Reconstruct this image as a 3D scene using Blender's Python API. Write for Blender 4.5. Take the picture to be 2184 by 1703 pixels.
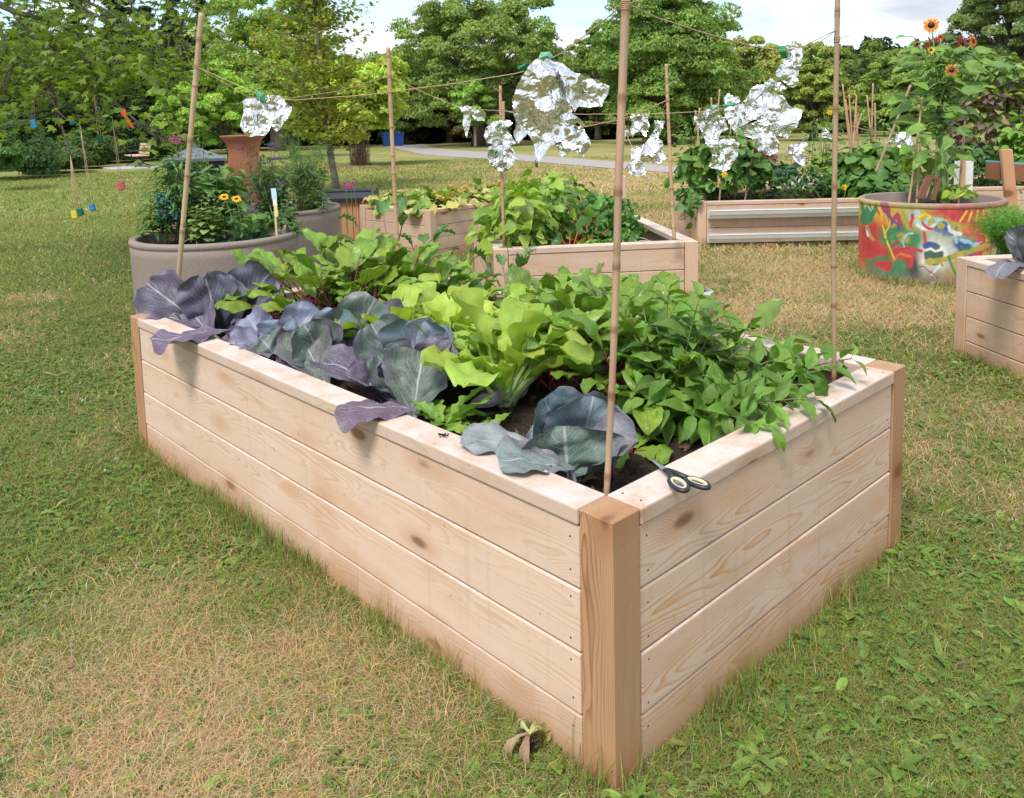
import bpy, bmesh, math, random
import numpy as np
from mathutils import Vector, Matrix
from mathutils.geometry import delaunay_2d_cdt
scene = bpy.context.scene
for o in list(bpy.data.objects): bpy.data.objects.remove(o, do_unlink=True)
COL = scene.collection

# ------------------------------------------------------------------ camera
YAW, PITCH, ROLL, FOC, CX, CY = .8227, -.1108, .0260, 1772.39, 1073.43, 454.51   # solved from the corners of the front bed
CAM = np.array([-1.1953, -.9987, 1.3704])
_cy, _sy, _cp, _sp = math.cos(YAW), math.sin(YAW), math.cos(PITCH), math.sin(PITCH)
_f = np.array([_cy*_cp, _sy*_cp, _sp]); _r = np.array([_sy, -_cy, 0.]); _d = np.cross(_f, _r)
_c, _s = math.cos(ROLL), math.sin(ROLL)
ROT = np.array([_c*_r+_s*_d, -_s*_r+_c*_d, _f])
cam = bpy.data.objects.new('camera', bpy.data.cameras.new('camera')); COL.objects.link(cam)
M = Matrix.Identity(4)
for i in range(3):
    M[i][0], M[i][1], M[i][2], M[i][3] = ROT[0][i], -ROT[1][i], -ROT[2][i], CAM[i]
cam.matrix_world = M
cam.data.sensor_fit = 'HORIZONTAL'; cam.data.sensor_width = 36
cam.data.lens = FOC/2184*36
cam.data.shift_x = (1092-CX)/2184; cam.data.shift_y = -(851.3-CY)/2184
cam.data.clip_start = .05; cam.data.clip_end = 900
scene.camera = cam
scene.render.resolution_x, scene.render.resolution_y = 1024, 798

# ------------------------------------------------------------------ light
SUN_EL, SUN_AZ = math.radians(56), math.radians(196)      # azimuth of the direction towards the sun, counted from +x
sd = Vector((math.cos(SUN_EL)*math.cos(SUN_AZ), math.cos(SUN_EL)*math.sin(SUN_AZ), math.sin(SUN_EL)))
sun = bpy.data.lights.new('sun', 'SUN'); sun.energy = 2.4; sun.angle = math.radians(18); sun.color = (1, .955, .88)
so = bpy.data.objects.new('sun', sun); COL.objects.link(so); so.rotation_euler = sd.to_track_quat('Z', 'Y').to_euler()
world = bpy.data.worlds.new('World'); scene.world = world; world.use_nodes = True
nt = world.node_tree; nt.nodes.clear()
def N(t, typ, **kw):
    n = t.nodes.new(typ)
    for k, v in kw.items():
        if k == 'i':
            for a, b in v.items(): n.inputs[a].default_value = b
        else: setattr(n, k, v)
    return n
def Lk(t, a, b): t.links.new(a, b)
sky = N(nt, 'ShaderNodeTexSky', sky_type='NISHITA', sun_disc=False, sun_elevation=SUN_EL, sun_rotation=math.pi/2-SUN_AZ)
tc = N(nt, 'ShaderNodeTexCoord'); sep = N(nt, 'ShaderNodeSeparateXYZ'); Lk(nt, tc.outputs['Generated'], sep.inputs[0])
az = N(nt, 'ShaderNodeMath', operation='MAXIMUM', i={1: .0}); Lk(nt, sep.outputs[2], az.inputs[0])
ad = N(nt, 'ShaderNodeMath', operation='ADD', i={1: .22}); Lk(nt, az.outputs[0], ad.inputs[0])
cmb = N(nt, 'ShaderNodeCombineXYZ')
for i in (0, 1):
    dv = N(nt, 'ShaderNodeMath', operation='DIVIDE'); Lk(nt, sep.outputs[i], dv.inputs[0]); Lk(nt, ad.outputs[0], dv.inputs[1]); Lk(nt, dv.outputs[0], cmb.inputs[i])
def ramp(t, src, stops, interp='LINEAR'):
    r = N(t, 'ShaderNodeValToRGB'); r.color_ramp.interpolation = interp
    e = r.color_ramp.elements
    while len(e) < len(stops): e.new(.5)
    for k, (p, c) in enumerate(stops):
        e[k].position = p; e[k].color = (*c, 1) if hasattr(c, '__len__') else (c, c, c, 1)
    if src is not None: Lk(t, src, r.inputs[0])
    return r
cn = N(nt, 'ShaderNodeTexNoise', i={'Scale': 1.05, 'Detail': 7, 'Roughness': .52, 'Distortion': .35})
mp = N(nt, 'ShaderNodeMapping'); mp.inputs['Location'].default_value = (3.3, 1.9, 0); Lk(nt, cmb.outputs[0], mp.inputs[0]); Lk(nt, mp.outputs[0], cn.inputs['Vector'])
cn2 = N(nt, 'ShaderNodeTexNoise', i={'Scale': 2.3, 'Detail': 6, 'Roughness': .5, 'Distortion': .2}); Lk(nt, mp.outputs[0], cn2.inputs['Vector'])
cov = ramp(nt, cn.outputs[0], [(.38, 0), (.50, 1)])
ccol = ramp(nt, cn2.outputs[0], [(.34, (3.9, 4.35, 5.0)), (.48, (4.9, 5.2, 5.65)), (.60, (6.3, 6.45, 6.6))])
mx = N(nt, 'ShaderNodeMix', data_type='RGBA'); Lk(nt, cov.outputs[0], mx.inputs[0]); Lk(nt, ccol.outputs[0], mx.inputs[7])
sg = N(nt, 'ShaderNodeMix', data_type='RGBA', blend_type='ADD', i={0: 1.0, 7: (1.3, 2.0, 2.9, 1)}); Lk(nt, sky.outputs[0], sg.inputs[6]); Lk(nt, sg.outputs[2], mx.inputs[6])
bg = N(nt, 'ShaderNodeBackground', i={'Strength': .12}); Lk(nt, mx.outputs[2], bg.inputs[0])
wo = N(nt, 'ShaderNodeOutputWorld'); Lk(nt, bg.outputs[0], wo.inputs[0])
scene.view_settings.view_transform = 'Standard'; scene.view_settings.look = 'None'
scene.view_settings.gamma = 1; scene.view_settings.exposure = 0.55
scene.render.engine = 'CYCLES'
scene.cycles.max_bounces = 7; scene.cycles.diffuse_bounces = 3; scene.cycles.glossy_bounces = 3; scene.cycles.transmission_bounces = 3; scene.cycles.transparent_max_bounces = 4
scene.cycles.use_denoising = True

# ------------------------------------------------------------------ helpers: picture measurements -> places in the world
def ray(px, py): return ROT.T @ np.array([(px-CX)/FOC, (py-CY)/FOC, 1.])
def G(px, py, z=0.):
    v = ray(px, py); return CAM + v*((z-CAM[2])/v[2])
def D(px, py, d): return CAM + ray(px, py)*d
def nrm(v):
    v = np.asarray(v, float); return v/(np.linalg.norm(v)+1e-12)
UP = np.array([0, 0, 1.])

class MB:
    def __init__(s): s.v = []; s.f = {3: [], 4: []}; s.c = []; s.b = []; s.n = 0; s.m = {3: [], 4: []}; s.flat = False
    def add(s, v, f, col=(1, 1, 1), bc=None, mat=0):
        v = np.asarray(v, float).reshape(-1, 3); k = len(v)
        s.v.append(v)
        c = np.asarray(col, float); s.c.append(np.broadcast_to(c, (k, 3)) if c.ndim == 1 else c)
        s.b.append(np.zeros((k, 3)) if bc is None else np.asarray(bc, float))
        if isinstance(f, dict): items = f.items()
        else:
            f = np.asarray(f, int); items = [(f.shape[1], f)]
        for q, a in items:
            a = np.asarray(a, int)
            if len(a): s.f[q].append(a+s.n); s.m[q].append(np.full(len(a), mat))
        s.n += k
    def build(s, name, mats, parent=None, org=None, smooth=True):
        if not s.v: return None
        v = np.concatenate(s.v)
        if parent is not None and org is None: org = parent['_o']
        if org is None: org = (0, 0, 0)
        v = v-np.asarray(org, float)
        me = bpy.data.meshes.new(name)
        me.vertices.add(len(v)); me.vertices.foreach_set('co', v.astype(np.float32).ravel())
        idx = []; st = []; mi = []; k = 0
        for q in (3, 4):
            if s.f[q]:
                a = np.concatenate(s.f[q]); idx.append(a.ravel()); st.append(k+np.arange(len(a))*q); mi.append(np.concatenate(s.m[q])); k += a.size
        idx = np.concatenate(idx); st = np.concatenate(st); mi = np.concatenate(mi)
        me.loops.add(len(idx)); me.loops.foreach_set('vertex_index', idx.astype(np.int32))
        me.polygons.add(len(st)); me.polygons.foreach_set('loop_start', st.astype(np.int32))
        me.polygons.foreach_set('material_index', mi.astype(np.int32))
        me.polygons.foreach_set('use_smooth', np.full(len(st), smooth and not s.flat))
        me.update(calc_edges=True)
        c = np.concatenate(s.c); c4 = np.ones((len(c), 4), np.float32); c4[:, :3] = c
        a = me.attributes.new('Col', 'FLOAT_COLOR', 'POINT'); a.data.foreach_set('color', c4.ravel())
        b = me.attributes.new('bc', 'FLOAT_VECTOR', 'POINT'); b.data.foreach_set('vector', np.concatenate(s.b).astype(np.float32).ravel())
        for m in (mats if isinstance(mats, (list, tuple)) else [mats]): me.materials.append(m)
        o = bpy.data.objects.new(name, me); COL.objects.link(o)
        if parent is not None: o.parent = parent
        else: o.location = org
        return o
def thing(name, label, cat, loc=(0, 0, 0), group=None):
    o = bpy.data.objects.new(name, None); COL.objects.link(o); o.location = tuple(float(x) for x in loc); o.empty_display_size = .1
    o['_o'] = [float(x) for x in loc]; o['label'] = label; o['category'] = cat
    if group: o['group'] = group
    return o
def tag(o, label, cat, group=None, kind=None):
    if label: o['label'] = label; o['category'] = cat
    if group: o['group'] = group
    if kind: o['kind'] = kind
    return o
def dup(root, loc, rz=0., sc=1., label=None):
    r = root.copy(); COL.objects.link(r); r.location = tuple(loc); r.rotation_euler = (0, 0, rz); r.scale = (sc, sc, sc)
    if label: r['label'] = label
    for ch in root.children:
        c = ch.copy(); COL.objects.link(c); c.parent = r
    return r

def grid_faces(nu, nv, wrap=False):
    i, j = np.meshgrid(np.arange(nu if wrap else nu-1), np.arange(nv-1), indexing='ij')
    i2 = (i+1) % nu
    return np.stack([i*nv+j, i2*nv+j, i2*nv+j+1, i*nv+j+1], -1).reshape(-1, 4)
def tube(mb, pts, rad, sides=6, col=(1, 1, 1), mat=0, cap=True):
    pts = np.asarray(pts, float); n = len(pts); rad = np.broadcast_to(np.asarray(rad, float), (n,))
    t = np.gradient(pts, axis=0); t /= np.linalg.norm(t, axis=1)[:, None]+1e-12
    ref = np.array([0, 0, 1.]) if abs(t[:, 2]).mean() < .85 else np.array([1., 0, 0])
    a = np.cross(t, ref); a /= np.linalg.norm(a, axis=1)[:, None]+1e-12; b = np.cross(t, a)
    th = np.arange(sides)*2*np.pi/sides
    v = pts[None]+rad[None, :, None]*(np.cos(th)[:, None, None]*a[None]+np.sin(th)[:, None, None]*b[None])
    L = np.concatenate([[0], np.cumsum(np.linalg.norm(np.diff(pts, axis=0), axis=1))])
    bc = np.zeros((sides, n, 3)); bc[:, :, 0] = L[None]; bc[:, :, 1] = (th[:, None]*.01)
    f = {4: grid_faces(sides, n, True)}
    vv = v.reshape(-1, 3); bb = bc.reshape(-1, 3)
    if cap:
        vv = np.concatenate([vv, pts[:1], pts[-1:]]); bb = np.concatenate([bb, bb[:1], bb[n-1:n]]); k = sides*n
        tr = []
        for i in range(sides):
            i2 = (i+1) % sides; tr.append((i2*n, i*n, k)); tr.append((i*n+n-1, i2*n+n-1, k+1))
        f[3] = np.array(tr)
    c = np.asarray(col, float)
    if c.ndim == 2: c = np.concatenate([np.broadcast_to(c[None], (sides, n, 3)).reshape(-1, 3), c[:1], c[-1:]]) if cap else np.broadcast_to(c[None], (sides, n, 3)).reshape(-1, 3)
    mb.add(vv, f, c, bb, mat)
def box(mb, cen, size, ax=None, bev=.003, col=(1, 1, 1), mat=0, long=0, seg=1):
    """bevelled box; ax = 3 unit axes; bc = coordinates along the box, length axis first"""
    mb.flat = True; bm = bmesh.new(); bmesh.ops.create_cube(bm, size=1)
    for q in bm.verts: q.co = Vector((q.co.x*size[0], q.co.y*size[1], q.co.z*size[2]))
    if bev: bmesh.ops.bevel(bm, geom=bm.edges[:], offset=bev, segments=seg, affect='EDGES', profile=.5)
    bm.verts.index_update()
    lv = np.array([q.co[:] for q in bm.verts]); f = {3: [], 4: []}
    for p in bm.faces:
        ids = [q.index for q in p.verts]
        if len(ids) in (3, 4): f[len(ids)].append(ids)
        else:
            for k in range(1, len(ids)-1): f[3].append([ids[0], ids[k], ids[k+1]])
    bm.free()
    A = np.eye(3) if ax is None else np.array([nrm(a) for a in ax])
    order = {0: [0, 2, 1], 1: [1, 2, 0], 2: [2, 1, 0]}[long]
    mb.add(lv @ A+np.asarray(cen, float), f, col, lv[:, order], mat)
def lathe(mb, prof, cen, n=48, col=(1, 1, 1), mat=0, ax=None):
    prof = np.asarray(prof, float); m = len(prof); th = np.arange(n)*2*np.pi/n
    v = np.stack([np.cos(th)[:, None]*prof[None, :, 0], np.sin(th)[:, None]*prof[None, :, 0], np.broadcast_to(prof[None, :, 1], (n, m))], -1)
    if ax is not None: v = v @ np.asarray(ax)
    bc = np.stack([np.broadcast_to(th[:, None], (n, m)), np.broadcast_to(prof[None, :, 1], (n, m)), np.zeros((n, m))], -1)
    mb.add(v.reshape(-1, 3)+np.asarray(cen), grid_faces(n, m, True), col, bc.reshape(-1, 3), mat)

PROF = {
 'cab':  [(0, .10), (.1, .22), (.25, .52), (.45, .86), (.62, 1), (.8, .99), (.92, .84), (1, .5)],
 'beet': [(0, .12), (.12, .5), (.3, .88), (.5, 1), (.7, .86), (.88, .5), (1, .04)],
 'rom':  [(0, .28), (.3, .5), (.55, .88), (.75, 1), (.9, .85), (1, .3)],
 'sage': [(0, .12), (.15, .72), (.32, 1), (.5, .92), (.7, .6), (.88, .24), (1, 0)],
 'lance': [(0, .2), (.3, .9), (.5, 1), (.75, .6), (1, 0)],
 'heart': [(0, .55), (.08, .9), (.25, 1), (.5, .8), (.75, .42), (1, 0)],
 'disc': [(0, .35), (.15, .8), (.4, 1), (.65, .95), (.85, .65), (1, .1)],
 'blade': [(0, .6), (.4, 1), (.8, .6), (1, 0)],
}
def leaf(mb, base, dirv, nor, L, Wd, shape='beet', nu=7, nv=9, curl=.6, cup=.0, ruf=.0, rf=9., col=(.1, .3, .05), var=.12, rng=random, lobe=0., nl=3, notch=0., mat=0, twist=0., edge=.16, crk=.07):
    t = nrm(dirv); b = nrm(np.cross(nor, t)); n0 = nrm(np.cross(t, b))
    vs = np.linspace(0, 1, nv); us = np.linspace(-1, 1, nu)
    p = PROF[shape]; w = np.interp(vs, [a[0] for a in p], [a[1] for a in p])
    ph = rng.random()*6.28
    if lobe: w = w*(1-lobe*(.5+.5*np.cos(vs*nl*2*np.pi+1)))
    ang = curl*vs**1.4
    ds = L/(nv-1); cx_ = np.concatenate([[0], np.cumsum(np.cos(ang[1:])*ds)]); cz_ = -np.concatenate([[0], np.cumsum(np.sin(ang[1:])*ds)])
    U, V = np.meshgrid(us, vs, indexing='ij'); au = np.abs(U)
    wl = np.broadcast_to(w, U.shape)
    jag = 1+notch*(np.array([rng.random() for _ in range(nu*nv)]).reshape(nu, nv)-.5)*(au > .9)
    s1_, s2_ = rng.random()*50, rng.random()*50
    side = 1+edge*(vnoise(V*6.3+s1_, (U > 0)*9.7+s2_)-.5)*np.clip((au-.3)*1.6, 0, 1)*np.minimum(1, V*4)
    y = U*wl*Wd*.5*jag*side*(1-.12*abs(cup))
    h = cup*Wd*.5*au**2*wl
    h = h+ruf*Wd*au**1.6*(np.sin(V*rf+ph+(U > 0)*2.1)+.5*np.sin(V*rf*2.3+ph*2+U*3))*np.minimum(1, V*3)
    h = h+ruf*.35*Wd*np.sin(V*rf*1.4+U*4+ph)*np.minimum(1, V*3)
    h = h+crk*Wd*((vnoise(U*2.6+s1_, V*5.2+s2_)-.5)*1.6+(vnoise(au*3+s2_, (V-au*.5)*11+s1_)-.5)*1.1)*np.minimum(1, V*3)
    an = np.broadcast_to(ang, U.shape)
    X_ = np.broadcast_to(cx_, U.shape)+h*np.sin(an); Z_ = np.broadcast_to(cz_, U.shape)+h*np.cos(an)
    if twist:
        ca, sa = np.cos(twist*V), np.sin(twist*V); y, Z_ = y*ca-0*Z_, Z_+y*sa
    pt = np.asarray(base)+X_[..., None]*t+y[..., None]*b+Z_[..., None]*n0
    c = np.asarray(col, float)*(1+var*(rng.random()*2-1)); c = c*np.array([1+var*.6*(rng.random()*2-1), 1, 1])
    bc = np.stack([U, V, np.full(U.shape, rng.random())], -1)
    mb.add(pt.reshape(-1, 3), grid_faces(nu, nv), np.clip(c, 0, 1), bc.reshape(-1, 3), mat)
    return pt
def bez(a, b, c, n=8):
    t = np.linspace(0, 1, n)[:, None]; a, b, c = map(np.asarray, (a, b, c)); return (1-t)**2*a+2*t*(1-t)*b+t*t*c
def vnoise(x, y, seed=0):
    x = np.asarray(x, float); y = np.asarray(y, float); xi = np.floor(x).astype(np.int64); yi = np.floor(y).astype(np.int64); fx = x-xi; fy = y-yi
    def h(a, b):
        q = (a*374761393+b*668265263+seed*974634777) & 0x7fffffff; q = ((q ^ (q >> 13))*1274126177) & 0x7fffffff; return ((q ^ (q >> 16)) & 0xffff)/65535.
    fx = fx*fx*(3-2*fx); fy = fy*fy*(3-2*fy)
    return (h(xi, yi)*(1-fx)+h(xi+1, yi)*fx)*(1-fy)+(h(xi, yi+1)*(1-fx)+h(xi+1, yi+1)*fx)*fy
def fbm(x, y, seed=0, o=4):
    s = 0; a = .5; t = 0
    for k in range(o): s = s+a*vnoise(x*2**k, y*2**k, seed+k); t += a; a *= .5
    return s/t

# ------------------------------------------------------------------ materials
def newmat(name):
    m = bpy.data.materials.new(name); m.use_nodes = True; t = m.node_tree; t.nodes.clear(); return m, t
def mth(t, op, a, b=None, c=None, clamp=False):
    n = N(t, 'ShaderNodeMath', operation=op, use_clamp=clamp)
    for k, q in enumerate((a, b, c)):
        if q is None: continue
        if isinstance(q, (int, float)): n.inputs[k].default_value = q
        else: Lk(t, q, n.inputs[k])
    return n.outputs[0]
def smooth(t, x, a, b):
    n = N(t, 'ShaderNodeMapRange', interpolation_type='SMOOTHSTEP', i={1: a, 2: b}); Lk(t, x, n.inputs[0]); return n.outputs[0]
def mixc(t, f, a, b, mode='MIX'):
    n = N(t, 'ShaderNodeMix', data_type='RGBA', blend_type=mode)
    for k, q in ((0, f), (6, a), (7, b)):
        if isinstance(q, (int, float)): n.inputs[k].default_value = q
        elif isinstance(q, tuple): n.inputs[k].default_value = (*q, 1)
        else: Lk(t, q, n.inputs[k])
    return n.outputs[2]
def noise(t, vec, scale, det=4, ro=.5, dist=0., w=None):
    n = N(t, 'ShaderNodeTexNoise', i={'Scale': scale, 'Detail': det, 'Roughness': ro, 'Distortion': dist})
    if w is not None: n.noise_dimensions = '4D'; Lk(t, w, n.inputs['W'])
    if vec is not None: Lk(t, vec, n.inputs['Vector'])
    return n.outputs[0]
def vscale(t, v, s):
    n = N(t, 'ShaderNodeVectorMath', operation='MULTIPLY'); n.inputs[1].default_value = s; Lk(t, v, n.inputs[0]); return n.outputs[0]
def attr(t, name): return N(t, 'ShaderNodeAttribute', attribute_name=name)
def bump(t, h, st, dist=.002):
    n = N(t, 'ShaderNodeBump', i={'Strength': st, 'Distance': dist}); Lk(t, h, n.inputs['Height']); return n.outputs[0]
def finish(t, col, rough, nor=None, metal=0., trans=0., spec=.5, sheen=0.):
    p = N(t, 'ShaderNodeBsdfPrincipled', i={'Metallic': metal, 'Specular IOR Level': spec})
    for s_, q in (('Base Color', col), ('Roughness', rough)):
        if isinstance(q, (int, float)): p.inputs[s_].default_value = q
        elif isinstance(q, tuple): p.inputs[s_].default_value = (*q, 1)
        else: Lk(t, q, p.inputs[s_])
    if nor is not None: Lk(t, nor, p.inputs['Normal'])
    out = N(t, 'ShaderNodeOutputMaterial'); sh = p.outputs[0]
    if trans:
        tr = N(t, 'ShaderNodeBsdfTranslucent'); tc_ = mixc(t, 1., col, (.95, 1.05, .45), 'MULTIPLY'); Lk(t, tc_, tr.inputs[0])
        ms = N(t, 'ShaderNodeMixShader', i={0: trans}); Lk(t, sh, ms.inputs[1]); Lk(t, tr.outputs[0], ms.inputs[2]); sh = ms.outputs[0]
    Lk(t, sh, out.inputs[0]); return p

def leaf_mat(name, vein=(.35, .5, .2), nv=6., vst=.6, slant=.55, rough=.42, trans=.3, mott=.25, bst=.5, patch=None, rag=0., edge=None, vw=.065):
    m, t = newmat(name); a = attr(t, 'bc'); c = attr(t, 'Col'); sp = N(t, 'ShaderNodeSeparateXYZ'); Lk(t, a.outputs['Vector'], sp.inputs[0])
    u, v, r = sp.outputs; pos = N(t, 'ShaderNodeTexCoord').outputs['Object']
    au = mth(t, 'ABSOLUTE', u)
    mid = mth(t, 'SUBTRACT', 1., smooth(t, au, .012, .055), clamp=True)
    wob = noise(t, a.outputs['Vector'], 3., 2)
    fr = mth(t, 'FRACT', mth(t, 'ADD', mth(t, 'MULTIPLY', mth(t, 'SUBTRACT', v, mth(t, 'MULTIPLY', mth(t, 'POWER', au, 1.2), slant)), nv), mth(t, 'MULTIPLY', wob, .9)))
    d = mth(t, 'ABSOLUTE', mth(t, 'SUBTRACT', fr, .5)); lat = mth(t, 'SUBTRACT', 1., smooth(t, d, .005, vw), clamp=True)
    lat = mth(t, 'MULTIPLY', lat, mth(t, 'SUBTRACT', 1.05, au, clamp=True))
    vo = N(t, 'ShaderNodeTexVoronoi', feature='DISTANCE_TO_EDGE', i={'Scale': 90.}); Lk(t, pos, vo.inputs['Vector'])
    ret = mth(t, 'SUBTRACT', 1., smooth(t, vo.outputs[0], .0, .12), clamp=True)
    vm = mth(t, 'MAXIMUM', mid, mth(t, 'MULTIPLY', lat, .75)); vm2 = mth(t, 'MAXIMUM', vm, mth(t, 'MULTIPLY', ret, .22))
    nz = noise(t, pos, 22., 4, .6)
    col = mixc(t, 1., c.outputs['Color'], ramp(t, nz, [(.25, 1-mott), (.75, 1+mott*.6)]).outputs[0], 'MULTIPLY')
    if patch:
        pn = noise(t, pos, 11., 5, .62, .6, r); col = mixc(t, mth(t, 'MULTIPLY', smooth(t, pn, .55, .72), .7), col, patch)
    if edge: col = mixc(t, mth(t, 'MULTIPLY', smooth(t, au, .72, 1.), .6), col, edge)
    col = mixc(t, mth(t, 'MULTIPLY', vm2, vst), col, vein)
    hgt = mth(t, 'SUBTRACT', mth(t, 'MULTIPLY', nz, .6), mth(t, 'MULTIPLY', vm2, .5))
    finish(t, col, rough, bump(t, hgt, bst, .004), trans=trans); return m
def plain(name, col=None, rough=.5, metal=0., nsc=0., namp=.15, bst=0., trans=0., spec=.5, bdist=.003):
    """plain surface: colour from col or the Col attribute, broken up by noise"""
    m, t = newmat(name); pos = N(t, 'ShaderNodeTexCoord').outputs['Object']
    c = attr(t, 'Col').outputs['Color'] if col is None else N(t, 'ShaderNodeRGB').outputs[0]
    if col is not None: c.default_value = (*col, 1)
    nor = None
    if nsc:
        nz = noise(t, pos, nsc, 5, .6); c = mixc(t, 1., c, ramp(t, nz, [(.25, 1-namp), (.75, 1+namp)]).outputs[0], 'MULTIPLY')
        if bst: nor = bump(t, nz, bst, bdist)
    finish(t, c, rough, nor, metal, trans, spec); return m

def wood_mat(name, base=(.60, .44, .32), line=(.42, .22, .11), white=.35, lst=.4, dirt=1., rings=7., tint=None):
    m, t = newmat(name); a = attr(t, 'bc').outputs['Vector']; sp = N(t, 'ShaderNodeSeparateXYZ'); Lk(t, a, sp.inputs[0]); x, y, z = sp.outputs
    oi = N(t, 'ShaderNodeObjectInfo').outputs['Random']; rnd = mth(t, 'MULTIPLY', oi, 91.7)
    r2 = mth(t, 'FRACT', mth(t, 'MULTIPLY', oi, 7.31)); r3 = mth(t, 'FRACT', mth(t, 'MULTIPLY', oi, 23.7))
    # knots
    vv = N(t, 'ShaderNodeCombineXYZ'); Lk(t, mth(t, 'ADD', mth(t, 'MULTIPLY', x, 3.5), rnd), vv.inputs[0]); Lk(t, mth(t, 'ADD', mth(t, 'MULTIPLY', y, 9.), mth(t, 'MULTIPLY', r2, 40.)), vv.inputs[1]); Lk(t, mth(t, 'MULTIPLY', z, 2.), vv.inputs[2])
    vo = N(t, 'ShaderNodeTexVoronoi', i={'Scale': 1., 'Randomness': .95}); Lk(t, vv.outputs[0], vo.inputs['Vector'])
    vc = N(t, 'ShaderNodeSeparateColor'); Lk(t, vo.outputs['Color'], vc.inputs[0])
    has = mth(t, 'GREATER_THAN', vc.outputs[0], .22)
    ksz = mth(t, 'ADD', .065, mth(t, 'MULTIPLY', vc.outputs[1], .12))
    kd = mth(t, 'DIVIDE', vo.outputs['Distance'], ksz)
    knot = mth(t, 'MULTIPLY', mth(t, 'SUBTRACT', 1., smooth(t, kd, .6, 1.15), clamp=True), has)
    kring = mth(t, 'MULTIPLY', mth(t, 'SUBTRACT', 1., smooth(t, kd, 1., 2.6), clamp=True), has)
    kw = mth(t, 'MULTIPLY', mth(t, 'SUBTRACT', 1., smooth(t, vo.outputs['Distance'], 0., .42), clamp=True), has)
    # rings of a flat-sawn plank: tilted parabolas, warped
    n1 = noise(t, vscale(t, a, (1.3, 7, 7)), 1., 3, .45, 0, rnd)
    yo = mth(t, 'SUBTRACT', y, mth(t, 'MULTIPLY', mth(t, 'SUBTRACT', r2, .5), .09))
    fld = mth(t, 'ADD', mth(t, 'MULTIPLY', mth(t, 'MULTIPLY', yo, yo), 230.), mth(t, 'MULTIPLY', x, mth(t, 'MULTIPLY', mth(t, 'SUBTRACT', r3, .5), 1.5)))
    fld = mth(t, 'ADD', fld, mth(t, 'ADD', mth(t, 'MULTIPLY', n1, 2.6), mth(t, 'MULTIPLY', kw, .85)))
    fld = mth(t, 'ADD', fld, mth(t, 'MULTIPLY', z, 14.))
    fr = mth(t, 'FRACT', mth(t, 'MULTIPLY', fld, rings))
    ln = mth(t, 'MULTIPLY', mth(t, 'POWER', smooth(t, fr, .30, .95), 2.2), mth(t, 'SUBTRACT', 1., smooth(t, fr, .95, 1.)))
    amp = smooth(t, noise(t, vscale(t, a, (2.2, 9, 9)), 1., 3, .5, 0, mth(t, 'ADD', rnd, 5.)), .34, .66)
    ln = mth(t, 'MULTIPLY', ln, mth(t, 'ADD', .25, amp))
    fib = noise(t, vscale(t, a, (5, 260, 260)), 1., 3, .6, 0, rnd)
    b1 = mixc(t, r2, tuple(c*.97 for c in base), tuple(min(1, c*k) for c, k in zip(base, (1.04, 1.0, .97))))
    blo = noise(t, vscale(t, a, (2.5, 8, 8)), 1., 4, .55, .4, mth(t, 'ADD', rnd, 11.))
    col = mixc(t, mth(t, 'MULTIPLY', smooth(t, blo, .5, .72), .7), b1, tuple(c*k for c, k in zip(base, (.9, .76, .6))))
    col = mixc(t, mth(t, 'MULTIPLY', smooth(t, blo, .5, .25), white), col, (.72, .62, .55))
    col = mixc(t, mth(t, 'MULTIPLY', ln, lst), col, line)
    col = mixc(t, mth(t, 'MULTIPLY', smooth(t, fib, .35, .7), .14), col, tuple(c*.62 for c in base))
    col = mixc(t, mth(t, 'MULTIPLY', kring, .5), col, tuple(c*k for c, k in zip(base, (.75, .55, .4))))
    col = mixc(t, mth(t, 'MULTIPLY', knot, .8), col, (.17, .075, .035))
    geo = N(t, 'ShaderNodeNewGeometry'); gs = N(t, 'ShaderNodeSeparateXYZ'); Lk(t, geo.outputs['Position'], gs.inputs[0])
    # weathered upper faces, soil splashed along the foot
    gn = N(t, 'ShaderNodeSeparateXYZ'); Lk(t, geo.outputs['True Normal'], gn.inputs[0])
    topm = mth(t, 'MULTIPLY', smooth(t, gn.outputs[2], .6, .9), smooth(t, noise(t, geo.outputs['Position'], 9., 5, .65), .38, .6))
    col = mixc(t, mth(t, 'MULTIPLY', topm, min(1, white*1.7)), col, (.68, .60, .57))
    if dirt:
        dz = mth(t, 'SUBTRACT', gs.outputs[2], mth(t, 'MULTIPLY', noise(t, vscale(t, geo.outputs['Position'], (6, 6, 3)), 1., 5, .6), .13))
        col = mixc(t, mth(t, 'MULTIPLY', mth(t, 'SUBTRACT', 1., smooth(t, dz, -.07, .105), clamp=True), .75*dirt), col, (.44, .225, .10))
    drip = noise(t, vscale(t, geo.outputs['Position'], (26, 26, 1.6)), 1., 3, .6); col = mixc(t, mth(t, 'MULTIPLY', smooth(t, drip, .56, .75), .22), col, tuple(c*.55 for c in base))
    sd_ = mth(t, 'GREATER_THAN', noise(t, geo.outputs['Position'], 55., 2, .4), .735)
    col = mixc(t, mth(t, 'MULTIPLY', sd_, .45), col, (.3, .2, .13))
    if tint: col = mixc(t, 1., col, tint, 'MULTIPLY')
    h = mth(t, 'ADD', mth(t, 'MULTIPLY', fib, .7), mth(t, 'ADD', mth(t, 'MULTIPLY', ln, .25), mth(t, 'MULTIPLY', knot, -.4)))
    finish(t, col, .72, bump(t, h, .35, .0015), spec=.3); return m

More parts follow.
